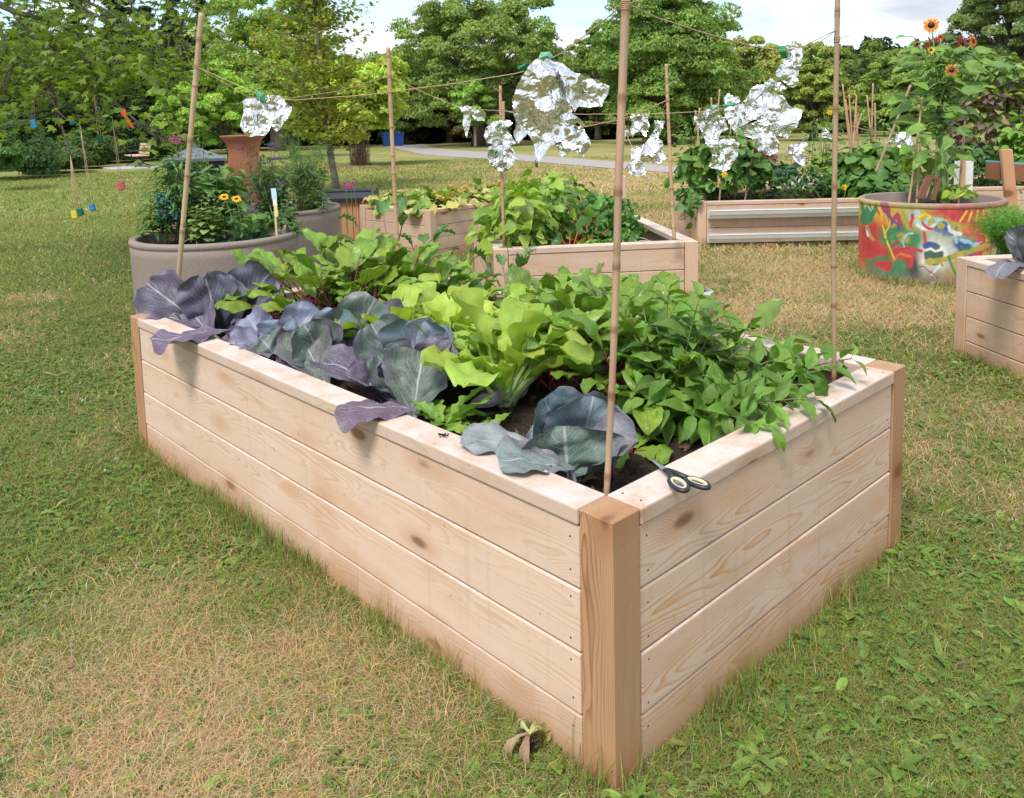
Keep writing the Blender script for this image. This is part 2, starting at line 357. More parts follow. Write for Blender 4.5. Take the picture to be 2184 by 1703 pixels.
M_ = {}
M_['wood'] = wood_mat('pale_spruce', (.70, .53, .41), (.50, .29, .16), .45, .46)
M_['wood_end'] = wood_mat('pale_spruce_strong_grain', (.70, .525, .405), (.60, .29, .12), .35, .85)
M_['post'] = wood_mat('golden_post', (.47, .285, .16), (.26, .12, .045), .04, .85, 1.3, 9.)
M_['cap'] = wood_mat('weathered_cap', (.60, .46, .37), (.42, .27, .17), .40, .25, 0.)
M_['woodp'] = wood_mat('pinkish_cedar', (.66, .47, .345), (.42, .22, .12), .3, .4, .8)
M_['screw'] = plain('rusty_screw', (.06, .045, .035), .6, .4)
M_['bamboo'] = None
def bamboo_mat():
    m, t = newmat('bamboo'); a = attr(t, 'bc').outputs['Vector']; pos = N(t, 'ShaderNodeTexCoord').outputs['Object']
    c = attr(t, 'Col').outputs['Color']; s = noise(t, vscale(t, a, (6, 900, 1)), 1., 4, .6); b = noise(t, pos, 16., 4, .6)
    col = mixc(t, 1., c, ramp(t, s, [(.3, .72), (.7, 1.12)]).outputs[0], 'MULTIPLY')
    col = mixc(t, smooth(t, b, .58, .72), col, (.30, .19, .11)); finish(t, col, .5, bump(t, s, .2, .001)); return m
M_['bamboo'] = bamboo_mat()
M_['cabb'] = leaf_mat('red_cabbage_leaf', (.46, .46, .50), 7.5, .72, .9, .48, .06, .3, .8, patch=(.085, .055, .095), edge=(.15, .11, .18), vw=.11)
M_['beet'] = leaf_mat('beet_leaf', (.34, .46, .12), 6.5, .6, .5, .3, .28, .3, 1.)
M_['lettuce'] = leaf_mat('lettuce_leaf', (.55, .70, .32), 8., .6, .55, .42, .35, .2, .9)
M_['sage'] = leaf_mat('sage_leaf', (.32, .48, .16), 8., .5, .45, .5, .3, .15, .7)
M_['green'] = leaf_mat('garden_leaf', (.2, .36, .12), 6., .25, .5, .45, .3, .25, .5)
M_['tree'] = plain('tree_foliage', None, .6, nsc=0, trans=.4, spec=.25)
M_['grass'] = plain('grass_blade', None, .6, trans=.25, spec=.25)
M_['stem'] = plain('plant_stem', None, .45, nsc=40, namp=.2)
M_['bark'] = plain('bark', None, .85, nsc=9, namp=.45, bst=.8, bdist=.03)
M_['petal'] = plain('petal', None, .5, trans=.2)
M_['string'] = plain('jute_string', (.50, .36, .22), .9, nsc=400, namp=.4, bst=.6)
M_['metal'] = plain('brushed_steel', (.62, .62, .62), .28, 1., 80, .1)
M_['black'] = plain('black_plastic', (.025, .026, .03), .42, 0, 60, .2, .1)
M_['any'] = plain('painted', None, .5, nsc=30, namp=.12)
# ================================================================== SETTING: lawn, path
RG = np.random.default_rng(7); random.seed(11)
def dist_cam(x, y): return np.hypot(x-CAM[0], y-CAM[1])
DRY = [(350, 1560, .42, .6), (880, 1480, .3, .22), (560, 1250, .15, .3), (60, 1680, .35, .4), (1640, 620, .42, 1.6), (1350, 400, .45, 5), (1560, 540, .25, 1.2), (1180, 385, .3, 4), (1750, 900, .12, .8),
       (2120, 1000, .12, .7), (560, 345, .12, 6), (1000, 320, .12, 9), (1500, 330, .3, 9), (700, 372, .22, 2.), (150, 720, .12, .9), (1600, 1640, -.3, .5), (1750, 1350, -.35, .6), (100, 1000, -.08, .8), (150, 560, -.24, 3.5), (250, 420, -.28, 8), (620, 350, -.4, 12), (700, 400, -.3, 4), (60, 1100, -.05, .8), (1900, 1500, .12, .4)]
DRYW = [(G(a, b)[:2], c, d) for a, b, c, d in DRY]
def dryness(x, y):
    s = (fbm(x*.9, y*.9, 3, 5)-.5)*1.7+.38+(fbm(x*4.5, y*4.5, 9, 3)-.5)*.75
    for p, c, d in DRYW: s = s+c*np.exp(-((x-p[0])**2+(y-p[1])**2)/(2*d*d))
    return np.clip(s, 0, 1)
# a polar fan of ground reaching the horizon; fine near the camera
rr = np.concatenate([[0], np.geomspace(.6, 420, 190)]); na = 300; th = np.linspace(0, 2*np.pi, na, endpoint=False)
gx = CAM[0]+np.cos(th)[:, None]*rr[None]; gy = CAM[1]+np.sin(th)[:, None]*rr[None]
dr = dryness(gx, gy)
gz = (fbm(gx*1.2, gy*1.2, 21, 3)-.5)*.03*np.clip(rr[None]/3, 0, 1)*np.clip((13-rr[None])/3, 0, 1)
gz = gz+np.clip((rr[None]-70)/60, 0, 1)*(fbm(gx*.04, gy*.04, 5, 2)-.5)*.6
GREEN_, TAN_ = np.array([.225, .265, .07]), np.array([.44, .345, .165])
gc = (GREEN_*(1-dr[..., None])+TAN_*dr[..., None])*(.52+.48*np.clip((rr-5)/12, 0, 1))[None, :, None]  # near ground darker: bare soil and the shadow between blades put into colour
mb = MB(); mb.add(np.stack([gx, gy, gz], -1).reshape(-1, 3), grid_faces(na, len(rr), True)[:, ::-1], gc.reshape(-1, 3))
def lawn_mat():
    m, t = newmat('lawn'); pos = N(t, 'ShaderNodeNewGeometry').outputs['Position']; c = attr(t, 'Col').outputs['Color']
    n1 = noise(t, pos, 38., 6, .75); n2 = noise(t, vscale(t, pos, (1, 1, 0)), 2.2, 6, .65); n3 = noise(t, pos, 9., 5, .7)
    c = mixc(t, 1., c, ramp(t, n1, [(.3, .48), (.5, .95), (.72, 1.5)]).outputs[0], 'MULTIPLY')
    c = mixc(t, mth(t, 'MULTIPLY', smooth(t, n3, .5, .7), .45), c, (.30, .23, .11)); c = mixc(t, mth(t, 'MULTIPLY', smooth(t, n2, .52, .7), .35), c, (.085, .14, .035))
    finish(t, c, .9, bump(t, n1, .8, .02), spec=.1); return m
lawn = mb.build('lawn', lawn_mat()); tag(lawn, None, None, kind='structure')
def gz_at(x, y):
    r = np.hypot(x-CAM[0], y-CAM[1]); return (fbm(x*1.2, y*1.2, 21, 3)-.5)*.03*np.clip(r/3, 0, 1)*np.clip((13-r)/3, 0, 1)+np.clip((r-70)/60, 0, 1)*(fbm(x*.04, y*.04, 5, 2)-.5)*.6
lo_ = [(800, 302.6), (812, 311), (845, 318), (900, 330), (955, 335), (1013, 338), (1106, 343), (1210, 352), (1302, 360), (1418, 368), (1640, 392), (1900, 425)]
hi_ = [(985, 302), (915, 303), (903, 306), (925, 316), (975, 321), (1047, 325), (1149, 333), (1220, 338), (1302, 345), (1447, 357), (1660, 374), (1930, 402)]
def dens(p):
    p = np.array([G(a, b)[:2] for a, b in p]); t = np.linspace(0, len(p)-1, 90); return np.stack([np.interp(t, range(len(p)), p[:, k]) for k in (0, 1)], 1)
A_, B_ = dens(lo_), dens(hi_); k = np.linspace(0, 1, 6)[:, None, None]; P_ = A_[None]*(1-k)+B_[None]*k
pz = gz_at(P_[..., 0], P_[..., 1])+.012
mb = MB(); mb.add(np.concatenate([P_, pz[..., None]], -1).reshape(-1, 3), grid_faces(6, 90)[:, ::-1], (.37, .33, .315))
tag(mb.build('path', plain('path_asphalt', None, .9, nsc=3, namp=.12)), None, None, kind='structure')
# dirt ring under the young tree, concrete pad under the bench later

# ================================================================== WOODEN RAISED BEDS
def V3(a): return np.array([a[0], a[1], 0.])
NOGRASS = []
def raised_bed(label, c0, a, la, b, lb, H, wood, cap, post, nb=4, soilz=.10, seed=0, bh=.14, post_drop=0., group=None, gap=.004):
    """c0 outer corner on the ground, a/b unit side directions; posts 89 mm, boards 140 mm, cap boards 38 x 140"""
    rng = random.Random(seed); a = nrm(V3(a)); b = nrm(V3(b)); c0 = V3(c0); P = .089
    th_ = thing('raised_bed', label, 'raised bed', c0, group)
    NOGRASS.append((c0[:2], a[:2], la, b[:2], lb))
    for i, (u, v) in enumerate(((0, 0), (1, 0), (0, 1), (1, 1))):
        cc = c0+a*(P/2+u*(la-P))+b*(P/2+v*(lb-P)); mb = MB(); hh = H+.03-post_drop
        ax = [UP, a, b]; box(mb, cc+UP*(hh/2-.03), (hh, P-.002, P-.002), ax, .0025)
        mb.build('corner_post', M_[post], th_)
    for side in range(4):
        ln, d, n_, o0 = [(la, a, -b, c0), (la, a, b, c0+b*lb), (lb, b, -a, c0), (lb, b, a, c0+a*la)][side]
        L = ln-2*P-.006
        z = H-.038
        for k in range(nb):
            h = bh-gap
            mb = MB(); off = rng.uniform(-.0015, .0015)-.004
            cc = o0+d*(ln/2)-n_*(.019-off)+UP*(z-bh/2)
            box(mb, cc, (L, .038, h), [d, n_, UP], .004, seg=2)
            for e in (-1, 1):
                for q in (-.042, .04):
                    pc = cc+d*e*(L/2-.022-rng.random()*.006)+UP*(q+rng.uniform(-.008, .008))+n_*.0185
                    lathe(mb, [(0, .0012), (.0024, .0008), (.0028, -.002)], pc, 8, mat=1, ax=np.array([d, np.cross(n_, d), n_]))
            ob = mb.build('side_board', [M_[wood], M_['screw']], th_); z -= bh
        mb = MB(); ins = .0 if side < 2 else .0
        box(mb, o0+d*(ln/2)-n_*(.0455)+UP*(H-.019+.0015*(side > 1)), (ln-2*P-.004, .093, .038), [d, n_, UP], .005, seg=2)
        for e in (-1, 1):
            for q in (-.04, .04):
                lathe(mb, [(0, .0008), (.0024, .0005), (.0028, -.002)], o0+d*(ln/2+e*(ln/2-P-.03))-n_*(.0455+q*.6)+UP*(H+.0005), 8, mat=1)
        mb.build('cap_board', [M_[cap], M_['screw']], th_)
    # soil inside
    nx, ny = 60, 60; u = np.linspace(.04, la-.04, nx); v = np.linspace(.04, lb-.04, ny); U, Vv = np.meshgrid(u, v, indexing='ij')
    hz = H-soilz+(fbm(U*9, Vv*9, seed, 4)-.5)*.035+(fbm(U*40, Vv*40, seed+3, 3)-.5)*.018
    pts = c0+a*U[..., None]+b*Vv[..., None]; pts[..., 2] = hz
    flip = np.cross(a, b)[2] < 0
    mb = MB(); f = grid_faces(nx, ny); mb.add(pts.reshape(-1, 3), f[:, ::-1] if not flip else f, (.050, .036, .028))
    cr = np.random.default_rng(seed+5)
    for _ in range(int(330*la*lb)):
        x, y = cr.random()*(la-.1)+.05, cr.random()*(lb-.1)+.05; p = c0+a*x+b*y+UP*(H-soilz+.008); s = .004+cr.random()*.011
        q = cr.normal(size=(3, 3)); e = [nrm(q[0])*s*2, nrm(q[1])*s*.7]
        k = cr.random(); col = (.10+.1*k, .07+.055*k, .045+.03*k)
        mb.add([p+e[0], p+e[1], p-e[0], p-e[1], p+UP*s*.5], {3: [[0, 1, 4], [1, 2, 4], [2, 3, 4], [3, 0, 4]]}, col)
    s_ = mb.build('soil', M_['soil'], th_)
    th_['_p'] = 1
    return th_
M_['soil'] = plain('garden_soil', None, .95, nsc=60, namp=.5, bst=1., bdist=.02, spec=.15)
M_['capf'] = M_['cap']
# front bed: measured 1.425 x 2.66 m, 0.582 m high, corner at the origin
bed1 = raised_bed('large front raised bed of pale spruce boards holding red cabbages, beetroot and sage', (0, 0), (1, 0), 1.425, (0, 1), 2.66, .582, 'wood', 'cap', 'post', seed=1)
for o in list(bed1.children):      # boards of the short side have the stronger orange grain
    if o.name.startswith('side_board'):
        m0 = np.array([v.co[:] for v in o.data.vertices]).mean(0)
        if m0[1] < .1: o.data.materials[0] = M_['wood_end']
aC = nrm(V3((.794, -.607))); bC = nrm(V3((.607, .794)))
cR = G(1490, 515, .58); cC = V3(cR)-aC*1.30
bed2 = raised_bed('reddish cedar raised bed behind the front one, with climbing beans and chard', cC, aC, 1.30, bC, 2.05, .58, 'woodp', 'cap', 'woodp', seed=5, soilz=.13)
aB = nrm(V3((-.08, .997))); bB = nrm(V3((.997, .08)))
bed3 = raised_bed('raised bed of yellowing squash plants beside the cedar compost box', V3(G(917, 449, .5)), aB, 1.13, bB, 2.3, .50, 'woodp', 'woodp', 'woodp', seed=9, nb=4, bh=.125, soilz=.05)
aD = nrm(V3((.71, -.704))); bD = nrm(V3((.704, .71)))
cD = V3(G(1489, 431, .48))
bed4 = raised_bed('raised bed with two white rain gutters fixed along its front', cD, aD, 2.66, bD, 1.4, .48, 'woodp', 'woodp', 'woodp', seed=13, nb=4, bh=.12, soilz=.05)
aE = nrm(V3((-.606, -.795))); bE = nrm(V3((.795, -.606)))
bed5 = raised_bed('raised bed cut off by the right edge with feathery carrot tops and a cabbage', V3(G(2040, 548, .544)), aE, 2.4, bE, 1.3, .544, 'woodp', 'cap', 'woodp', seed=17, soilz=.08)
cF = V3(D(2052, 420, 9.2))
bed6 = raised_bed('raised bed at far right behind the painted planter, below a purple-leaved vine', cF, aD, 2.4, bD, 1.25, .50, 'woodp', 'woodp', 'woodp', seed=21, nb=4, bh=.12, soilz=.05)

# ---- white rain gutters: K-profile troughs
def gutter(label, p0, d, out, L, seed=0, group=None, soil=True):
    t = thing('rain_gutter', label, 'gutter', p0, group); p0 = np.asarray(p0, float); d = nrm(d); out = nrm(out)
    prof = np.array([(0, .085), (0, 0), (.072, 0), (.088, .03), (.100, .042), (.112, .075), (.118, .085), (.110, .088)])
    th_ = .0025; mb = MB(); nP = len(prof); inn = prof*np.array([1, 1]) ; inn = inn+np.array([[.003, 0], [.003, .003], [-.003, .003], [-.003, .003], [-.003, .003], [-.003, 0], [-.004, -.002], [-.002, -.004]])
    loop = np.concatenate([prof, inn[::-1]]); m = len(loop)
    v = []
    for e in (0, L): v.append(p0+d*e+out*loop[:, :1]+UP*loop[:, 1:])
    v = np.stack(v, 1)
    mb.add(v.reshape(-1, 3), grid_faces(m, 2, True), (.78, .79, .80)); mb.build('trough', M_['gutter'], t, smooth=False)
    for e in (.0015, L-.0015):
        mb = MB(); pts = p0+d*e+out*prof[:, :1]*.985+UP*prof[:, 1:]; c = pts.mean(0)
        mb.add(np.concatenate([pts, [c]]), {3: [[i, (i+1) % nP, nP] for i in range(nP)]}, (.78, .79, .8)); mb.build('end_cap', M_['gutter'], t, smooth=False)
    if soil:
        mb = MB(); u = np.linspace(.01, L-.01, 60); w = np.linspace(.004, .1, 6); U, Wv = np.meshgrid(u, w, indexing='ij')
        pts = p0+d*U[..., None]+out*Wv[..., None]; pts[..., 2] += .062+(fbm(U*14, Wv*14, seed, 3)-.5)*.03
        mb.add(pts.reshape(-1, 3), grid_faces(60, 6), (.04, .03, .025)); mb.build('soil', M_['soil'], t)
    return t
M_['gutter'] = plain('white_enamel', None, .35, nsc=4, namp=.08)
dg = aD
for z, lb_ in ((.395, 'upper white rain gutter along the front of the squash and cucumber bed'), (.145, 'lower white rain gutter near the ground on the same bed front')):
    gutter(lb_, cD+aD*.095-bD*.003+UP*(z-.085), aD, -bD, 2.46, 3)
gutter('short white gutter end sticking out at the right of the reddish cedar bed', cC+aC*1.305+bC*.05+UP*.155, bC, aC, 1.9, 7)

# ================================================================== ROUND PLANTERS
def round_planter(label, cen, R, H, mats, paint=None, seed=0):
    t = thing('round_planter', label, 'planter', (cen[0], cen[1], 0)); mb = MB()
    ri = .047
    prof = [(R*.985, -.02)]+[(R*(.985+.015*k/10), H*.93*k/10) for k in range(1, 11)]+[(R-.002, H*.932), (R+.004, H*.938), (R+.006, H-.02), (R+.002, H-.006), (R-.01, H), (R-ri+.01, H), (R-ri, H-.008), (R-ri-.002, H-.3)]
    if paint is None: lathe(mb, prof, (cen[0], cen[1], 0), 96, (.27, .215, .185))
    else:
        n = 640; zz = np.concatenate([np.linspace(-.02, H*.93, 150), [H*.932, H*.938, H-.02, H-.006, H, H, H-.008, H-.3]])
        rr_ = np.concatenate([R*(.985+.015*np.linspace(0, 1, 150)), [R-.002, R+.004, R+.006, R+.002, R-.01, R-ri+.01, R-ri, R-ri-.002]])
        lathe(mb, np.stack([rr_, zz], 1), (cen[0], cen[1], 0), n); pts = mb.v[0]; mb.c[0] = paint(pts, np.tile(np.arange(len(zz)), n))
    mb.build('tub', mats, t)
    mb = MB(); r_ = np.linspace(0, R-ri, 24); a_ = np.linspace(0, 2*np.pi, 60, endpoint=False)
    x = np.cos(a_)[:, None]*r_+cen[0]; y = np.sin(a_)[:, None]*r_+cen[1]; z = H-.09+(fbm(x*12, y*12, seed, 4)-.5)*.05
    mb.add(np.stack([x, y, z], -1).reshape(-1, 3), grid_faces(60, 24, True)[:, ::-1], (.06, .045, .035)); mb.build('soil', M_['soil'], t)
    NOGRASS.append(('c', np.array(cen[:2]), R)); return t
def speckle_mat():
    m, t = newmat('speckled_plastic'); pos = N(t, 'ShaderNodeTexCoord').outputs['Object']; c = attr(t, 'Col').outputs['Color']
    n1 = noise(t, pos, 170., 3, .7); n2 = noise(t, pos, 3., 4, .6)
    c = mixc(t, 1., c, ramp(t, n1, [(.3, .72), (.5, 1.), (.7, 1.3)]).outputs[0], 'MULTIPLY'); c = mixc(t, 1., c, ramp(t, n2, [(.3, .92), (.7, 1.06)]).outputs[0], 'MULTIPLY')
    finish(t, c, .7, bump(t, n1, .3, .002)); return m
M_['speck'] = speckle_mat()
cP1 = D(461, 500, 5.92); cP2 = D(590, 440, 7.75); cP3 = D(1985, 425, 6.86)
round_planter('nearest round taupe planter with a plant tag, standing behind the front bed', cP1, .568, .625, M_['speck'], seed=2)
round_planter('second round taupe planter, half hidden behind the nearest one', cP2, .58, .625, M_['speck'], seed=3)
def sm(x, a, b): t = np.clip((x-a)/(b-a+1e-9), 0, 1); return t*t*(3-2*t)
def graffiti(pts, row):
    view = math.atan2(CAM[1]-cP3[1], CAM[0]-cP3[0]); th = np.arctan2(pts[:, 1]-cP3[1], pts[:, 0]-cP3[0])-view; th = (th+np.pi) % (2*np.pi)-np.pi
    s = np.sin(th); s = np.where(np.abs(th) > np.pi/2, s*.8+.1, s)          # s: -1 left .. 1 right as seen, t: 0 top .. 1 foot
    t = 1-pts[:, 2]/.65; wob = (fbm(s*5+9, t*3+4, 61, 4)-.5); wob2 = (fbm(s*5+40, t*3+14, 67, 4)-.5)
    S, T = s+wob*.16, t+wob2*.20; c = np.tile([.30, .22, .18], (len(s), 1))
    YE, RE, GR, OL, BL, LB, BK, WH, OR, CR = [np.array(q) for q in ((.80, .52, .01), (.55, .02, .03), (.01, .22, .07), (.42, .36, .04), (.02, .07, .30), (.32, .62, .72), (.02, .03, .025), (.75, .78, .76), (.75, .13, .02), (.40, .02, .06))]
    def blob(x, y, rx, ry, col, soft=.25, rot=0., raw=False):
        nonlocal c
        a, b = (s, t) if raw else (S, T); dx, dy = a-x, (b-y); ca, sa = np.cos(rot), np.sin(rot)
        d = np.hypot((dx*ca+dy*sa)/rx, (-dx*sa+dy*ca)/ry); m = 1-sm(d, 1-soft, 1+soft); c = c*(1-m[:, None])+np.asarray(col)*m[:, None]
    def stroke(P, w, col, soft=.3, raw=True):
        nonlocal c
        a, b = (s, t) if raw else (S, T); P = np.array(P, float); dm = np.full(len(s), 9.)
        for p, q in zip(P[:-1], P[1:]):
            e = q-p; k = np.clip(((a-p[0])*e[0]+(b-p[1])*e[1]*1)/(e@e), 0, 1); dm = np.minimum(dm, np.hypot(a-p[0]-k*e[0], (b-p[1]-k*e[1])*.9))
        m = 1-sm(dm/w, 1-soft, 1+soft); c = c*(1-m[:, None])+np.asarray(col)*m[:, None]
    rg = np.random.default_rng(3); pal = [YE, RE, GR, OL, BL, LB, WH, OR, CR, GR, RE, OL]
    blob(-.55, .55, .55, .5, GR, .4); blob(.55, .4, .6, .5, RE, .5)
    for k in range(46): blob(rg.uniform(-1, 1), rg.uniform(.02, .85), rg.uniform(.04, .16), rg.uniform(.03, .12), pal[k % 12], rg.uniform(.15, .6), rg.uniform(-1.5, 1.5))
    blob(-.75, .12, .55, .2, YE, .12); blob(-.95, .5, .1, .5, YE, .4); blob(-.9, .6, .18, .3, OR, .5); blob(-.7, .5, .3, .28, RE, .5); blob(-.85, .25, .1, .12, GR, .2)
    blob(.2, .25, .75, .25, OL, .3, .2); blob(.45, .12, .45, .1, RE, .3, .1); blob(.78, .3, .3, .35, RE, .4); blob(.15, .42, .5, .1, OL, .5, .1); blob(.05, .25, .3, .09, LB, .2, .35); blob(.25, .32, .24, .06, BL, .3, .1)
    blob(.0, .6, .4, .25, (.42, .5, .42), .5); blob(-.35, .42, .3, .16, GR, .3); blob(-.5, .72, .35, .12, GR, .3, -.2); blob(-.3, .66, .25, .1, RE, .3); blob(-.55, .84, .28, .12, GR, .45); blob(-.62, .8, .12, .09, RE, .25); blob(-.35, .42, .12, .07, OL, .5, -.4)
    blob(-.2, .55, .1, .1, GR, .3); blob(-.2, .8, .08, .25, BK, .6); blob(.5, .5, .2, .1, BL, .25); blob(.68, .52, .14, .16, RE, .3); blob(.5, .44, .13, .03, LB, .3); blob(.62, .78, .4, .1, OL, .4, -.1); blob(.75, .62, .2, .07, OL, .3, -.4); blob(.95, .6, .1, .3, (.45, .6, .5), .6)
    for x, y in ((-.1, .17), (.02, .22), (.14, .25), (.27, .29), (.38, .32)): blob(x, y, .048, .05, OL, .12, raw=True)
    blob(.08, .60, .2, .17, WH, .45, -.2, True); blob(.06, .60, .125, .14, (.02, .12, .07), .1, -.2, True); blob(.0, .5, .09, .05, BL, .2, 0, True)
    stroke([(-.05, .56), (.02, .535), (.08, .565), (.16, .54)], .014, WH); stroke([(.1, .68), (.16, .72), (.1, .78), (.04, .85)], .012, WH); blob(.16, .53, .03, .03, WH, .2, 0, True)
    stroke([(-.02, .7), (.2, .66), (.45, .58), (.75, .5)], .03, OL); blob(.02, .69, .045, .045, OL, .2, 0, True); blob(-.24, .66, .05, .13, RE, .2, 0, True)
    for k in range(6): stroke([(.45+.07*k, .09), (.38+.1*k, .2)], .013, YE)
    stroke([(-.93, .08), (-.9, .2), (-.82, .08), (-.78, .2), (-.7, .06)], .03, GR); blob(-.6, .1, .1, .08, CR, .2); stroke([(-.55, .12), (-.5, .25), (-.42, .15), (-.38, .27)], .03, CR)
    for k in range(6):
        a = k*np.pi/3+.3; blob(.80+.07*np.cos(a), .27+.10*np.sin(a), .06, .022, (.45, .27, .2), .15, a, True)
    stroke([(.80, .3), (.80, .52)], .02, (.45, .27, .2)); stroke([(-.62, .3), (-.55, .5), (-.45, .7)], .012, YE)
    for k in range(14): x = -.85+.13*k; stroke([(x, .35+.2*((k*7) % 3)), (x+.02, .45+.2*((k*5) % 3))], .02, [WH, RE, YE, GR, LB][k % 5]) if k % 3 == 0 else None
    for k in range(26):
        x, y = rg.uniform(-.95, .95), rg.uniform(.08, .8); a = rg.uniform(0, 6.28); L = rg.uniform(.05, .16); q = [(x, y)]
        for _ in range(4): a += rg.uniform(-.9, .9); q.append((q[-1][0]+np.cos(a)*L*.5, q[-1][1]+np.sin(a)*L*.5))
        stroke(q, rg.uniform(.006, .022), pal[(k*5) % 12], .4)
    m = sm(t, .80, 1.02)*.8*(.6+fbm(s*6, t*6, 5)); m = np.clip(m, 0, 1)[:, None]; c = c*(1-m)+np.array([.27, .21, .17])*m
    c = c*.86+np.array([.33, .27, .22])*.14; g_ = fbm(s*22, t*13, 91, 4)[:, None]; c = c*(.72+.5*g_)
    top = row >= 150; c[top] = c[top]*.55+np.array([.27, .215, .185])*.45; c[row >= 154] = (.27, .215, .185)
    return np.clip(c, 0, 1)
round_planter('round planter spray painted in bright red, green and yellow graffiti', cP3, .545, .65, M_['speck'], graffiti, 4)
# ================================================================== GRASS (uncountable)
def blocked(x, y, m=.0):
    b = np.zeros(len(x), bool)
    for q in NOGRASS:
        if isinstance(q[0], str): b |= np.hypot(x-q[1][0], y-q[1][1]) < q[2]-.01-m
        else:
            c, a, la, bb, lb = q; u = (x-c[0])*a[0]+(y-c[1])*a[1]; v = (x-c[0])*bb[0]+(y-c[1])*bb[1]; b |= (u > m) & (u < la-m) & (v > m) & (v < lb-m)
    return b
PATHMID = (A_+B_)/2; PATHW = np.linalg.norm(A_-B_, axis=1)/2
def onpath(x, y):
    r = np.zeros(len(x), bool)
    for i in range(0, 90, 1):
        r |= np.hypot(x-PATHMID[i, 0], y-PATHMID[i, 1]) < min(PATHW[i], 1.35)
    return r
def scatter(r0, r1, n, a0=-.70, a1=.62):
    a = YAW+RG.uniform(a0, a1, n); r = np.sqrt(RG.uniform(r0*r0, r1*r1, n)); return CAM[0]+np.cos(a)*r, CAM[1]+np.sin(a)*r
def inview(x, y, pad=60):
    q = np.stack([x-CAM[0], y-CAM[1], 0*x-CAM[2]], -1) @ ROT.T
    px = CX+FOC*q[:, 0]/q[:, 2]; py = CY+FOC*q[:, 1]/q[:, 2]; return (q[:, 2] > .2) & (px > -pad) & (px < 2184+pad) & (py < 1703+pad*2)
def blades(mb, x, y, h, w, lean, dryp):
    n = len(x); z = gz_at(x, y); az_ = RG.uniform(0, 2*np.pi, n); dx, dy = np.cos(az_), np.sin(az_); a2 = RG.uniform(0, 2*np.pi, n); wx, wy = np.cos(a2)*w/2, np.sin(a2)*w/2
    b = np.stack([x, y, z], -1); l1, l2 = lean*.35, lean
    m = np.stack([x+dx*h*l1, y+dy*h*l1, z+h*.55*(1.15-l1*.4)], -1); tp = np.stack([x+dx*h*l2, y+dy*h*l2, z+h*np.clip(1-l2*l2*.35, .12, 1)], -1)
    W_ = np.stack([wx, wy, 0*wx], -1)
    v = np.stack([b-W_, b+W_, m+W_*.8, m-W_*.8, tp], 1).reshape(-1, 3); i = np.arange(n)[:, None]*5
    isd = RG.random(n) < dryp
    g = np.stack([RG.uniform(.14, .34, n), RG.uniform(.20, .37, n), RG.uniform(.04, .10, n)], -1); d_ = np.stack([RG.uniform(.48, .78, n), RG.uniform(.36, .56, n), RG.uniform(.18, .32, n)], -1)
    c = np.where(isd[:, None], d_, g)
    mb.add(v, {4: i+np.array([[0, 1, 2, 3]]), 3: i+np.array([[3, 2, 4]])}, np.repeat(c, 5, 0))
mb = MB()
for r0, r1, n, hh, ww in ((.9, 2.6, 270000, .030, .0016), (2.6, 4.5, 200000, .031, .0025), (4.5, 8, 150000, .032, .004), (8, 15, 120000, .04, .008), (15, 30, 90000, .055, .016)):
    x, y = scatter(r0, r1, n); k = inview(x, y) & ~blocked(x, y) & ~onpath(x, y); x, y = x[k], y[k]; dr = dryness(x, y); n = len(x)
    tall = fbm(x*2.3, y*2.3, 31, 3)
    h = hh*RG.uniform(.5, 1.6, n)*(.7+.9*tall)*(1+.5*dr); lean = RG.uniform(.6, 2.4, n)*(1+.35*dr)
    blades(mb, x, y, h, ww*RG.uniform(.6, 1.3, n), lean, np.clip(dr*1.05-.08, .05, .93))
# taller tufts the mower missed along the boards and planters
def along(c, d, L, out, n, w=.06):
    t = RG.random(n)*L; o = np.abs(RG.normal(0, w*.5, n))+.004; return c[0]+d[0]*t+out[0]*o, c[1]+d[1]*t+out[1]*o
for (c, d, L, out, n) in ((np.array([0, 0]), (0, 1), 2.66, (-1, 0), 3800), (np.array([0, 0]), (1, 0), 1.45, (0, -1), 2600), (np.array([0, 0]), (0, 1), 2.0, (-1, 0), 500),
        (V3(G(2040, 548, .544))[:2], aE, 1.3, -bE, 1700), (cD[:2], aD, 2.6, -bD, 3000), (cC[:2], aC, 1.3, -bC, 900), (V3(G(917, 449, .5))[:2], bB, 2.2, -aB, 1500)):
    x, y = along(c, d, L, out, n, .07); cl = fbm(x*5, y*5, 77, 3); k = (RG.random(n) < np.clip((cl-.40)*5, .06, 1)); x, y = x[k], y[k]; n = len(x)
    blades(mb, x, y, RG.uniform(.04, .14, n)*RG.uniform(.35, 1, n), RG.uniform(.0015, .003, n), RG.uniform(.05, .7, n), np.full(n, .06))
a_ = RG.uniform(0, 2*np.pi, 2500); r_ = .555+np.abs(RG.normal(0, .04, 2500))
blades(mb, cP3[0]+np.cos(a_)*r_, cP3[1]+np.sin(a_)*r_, RG.uniform(.03, .1, 2500), np.full(2500, .005), RG.uniform(.1, .8, 2500), np.full(2500, .25))
tag(mb.build('grass', M_['grass']), 'short patchy mown grass, green with dry straw-coloured areas', 'grass', kind='stuff')

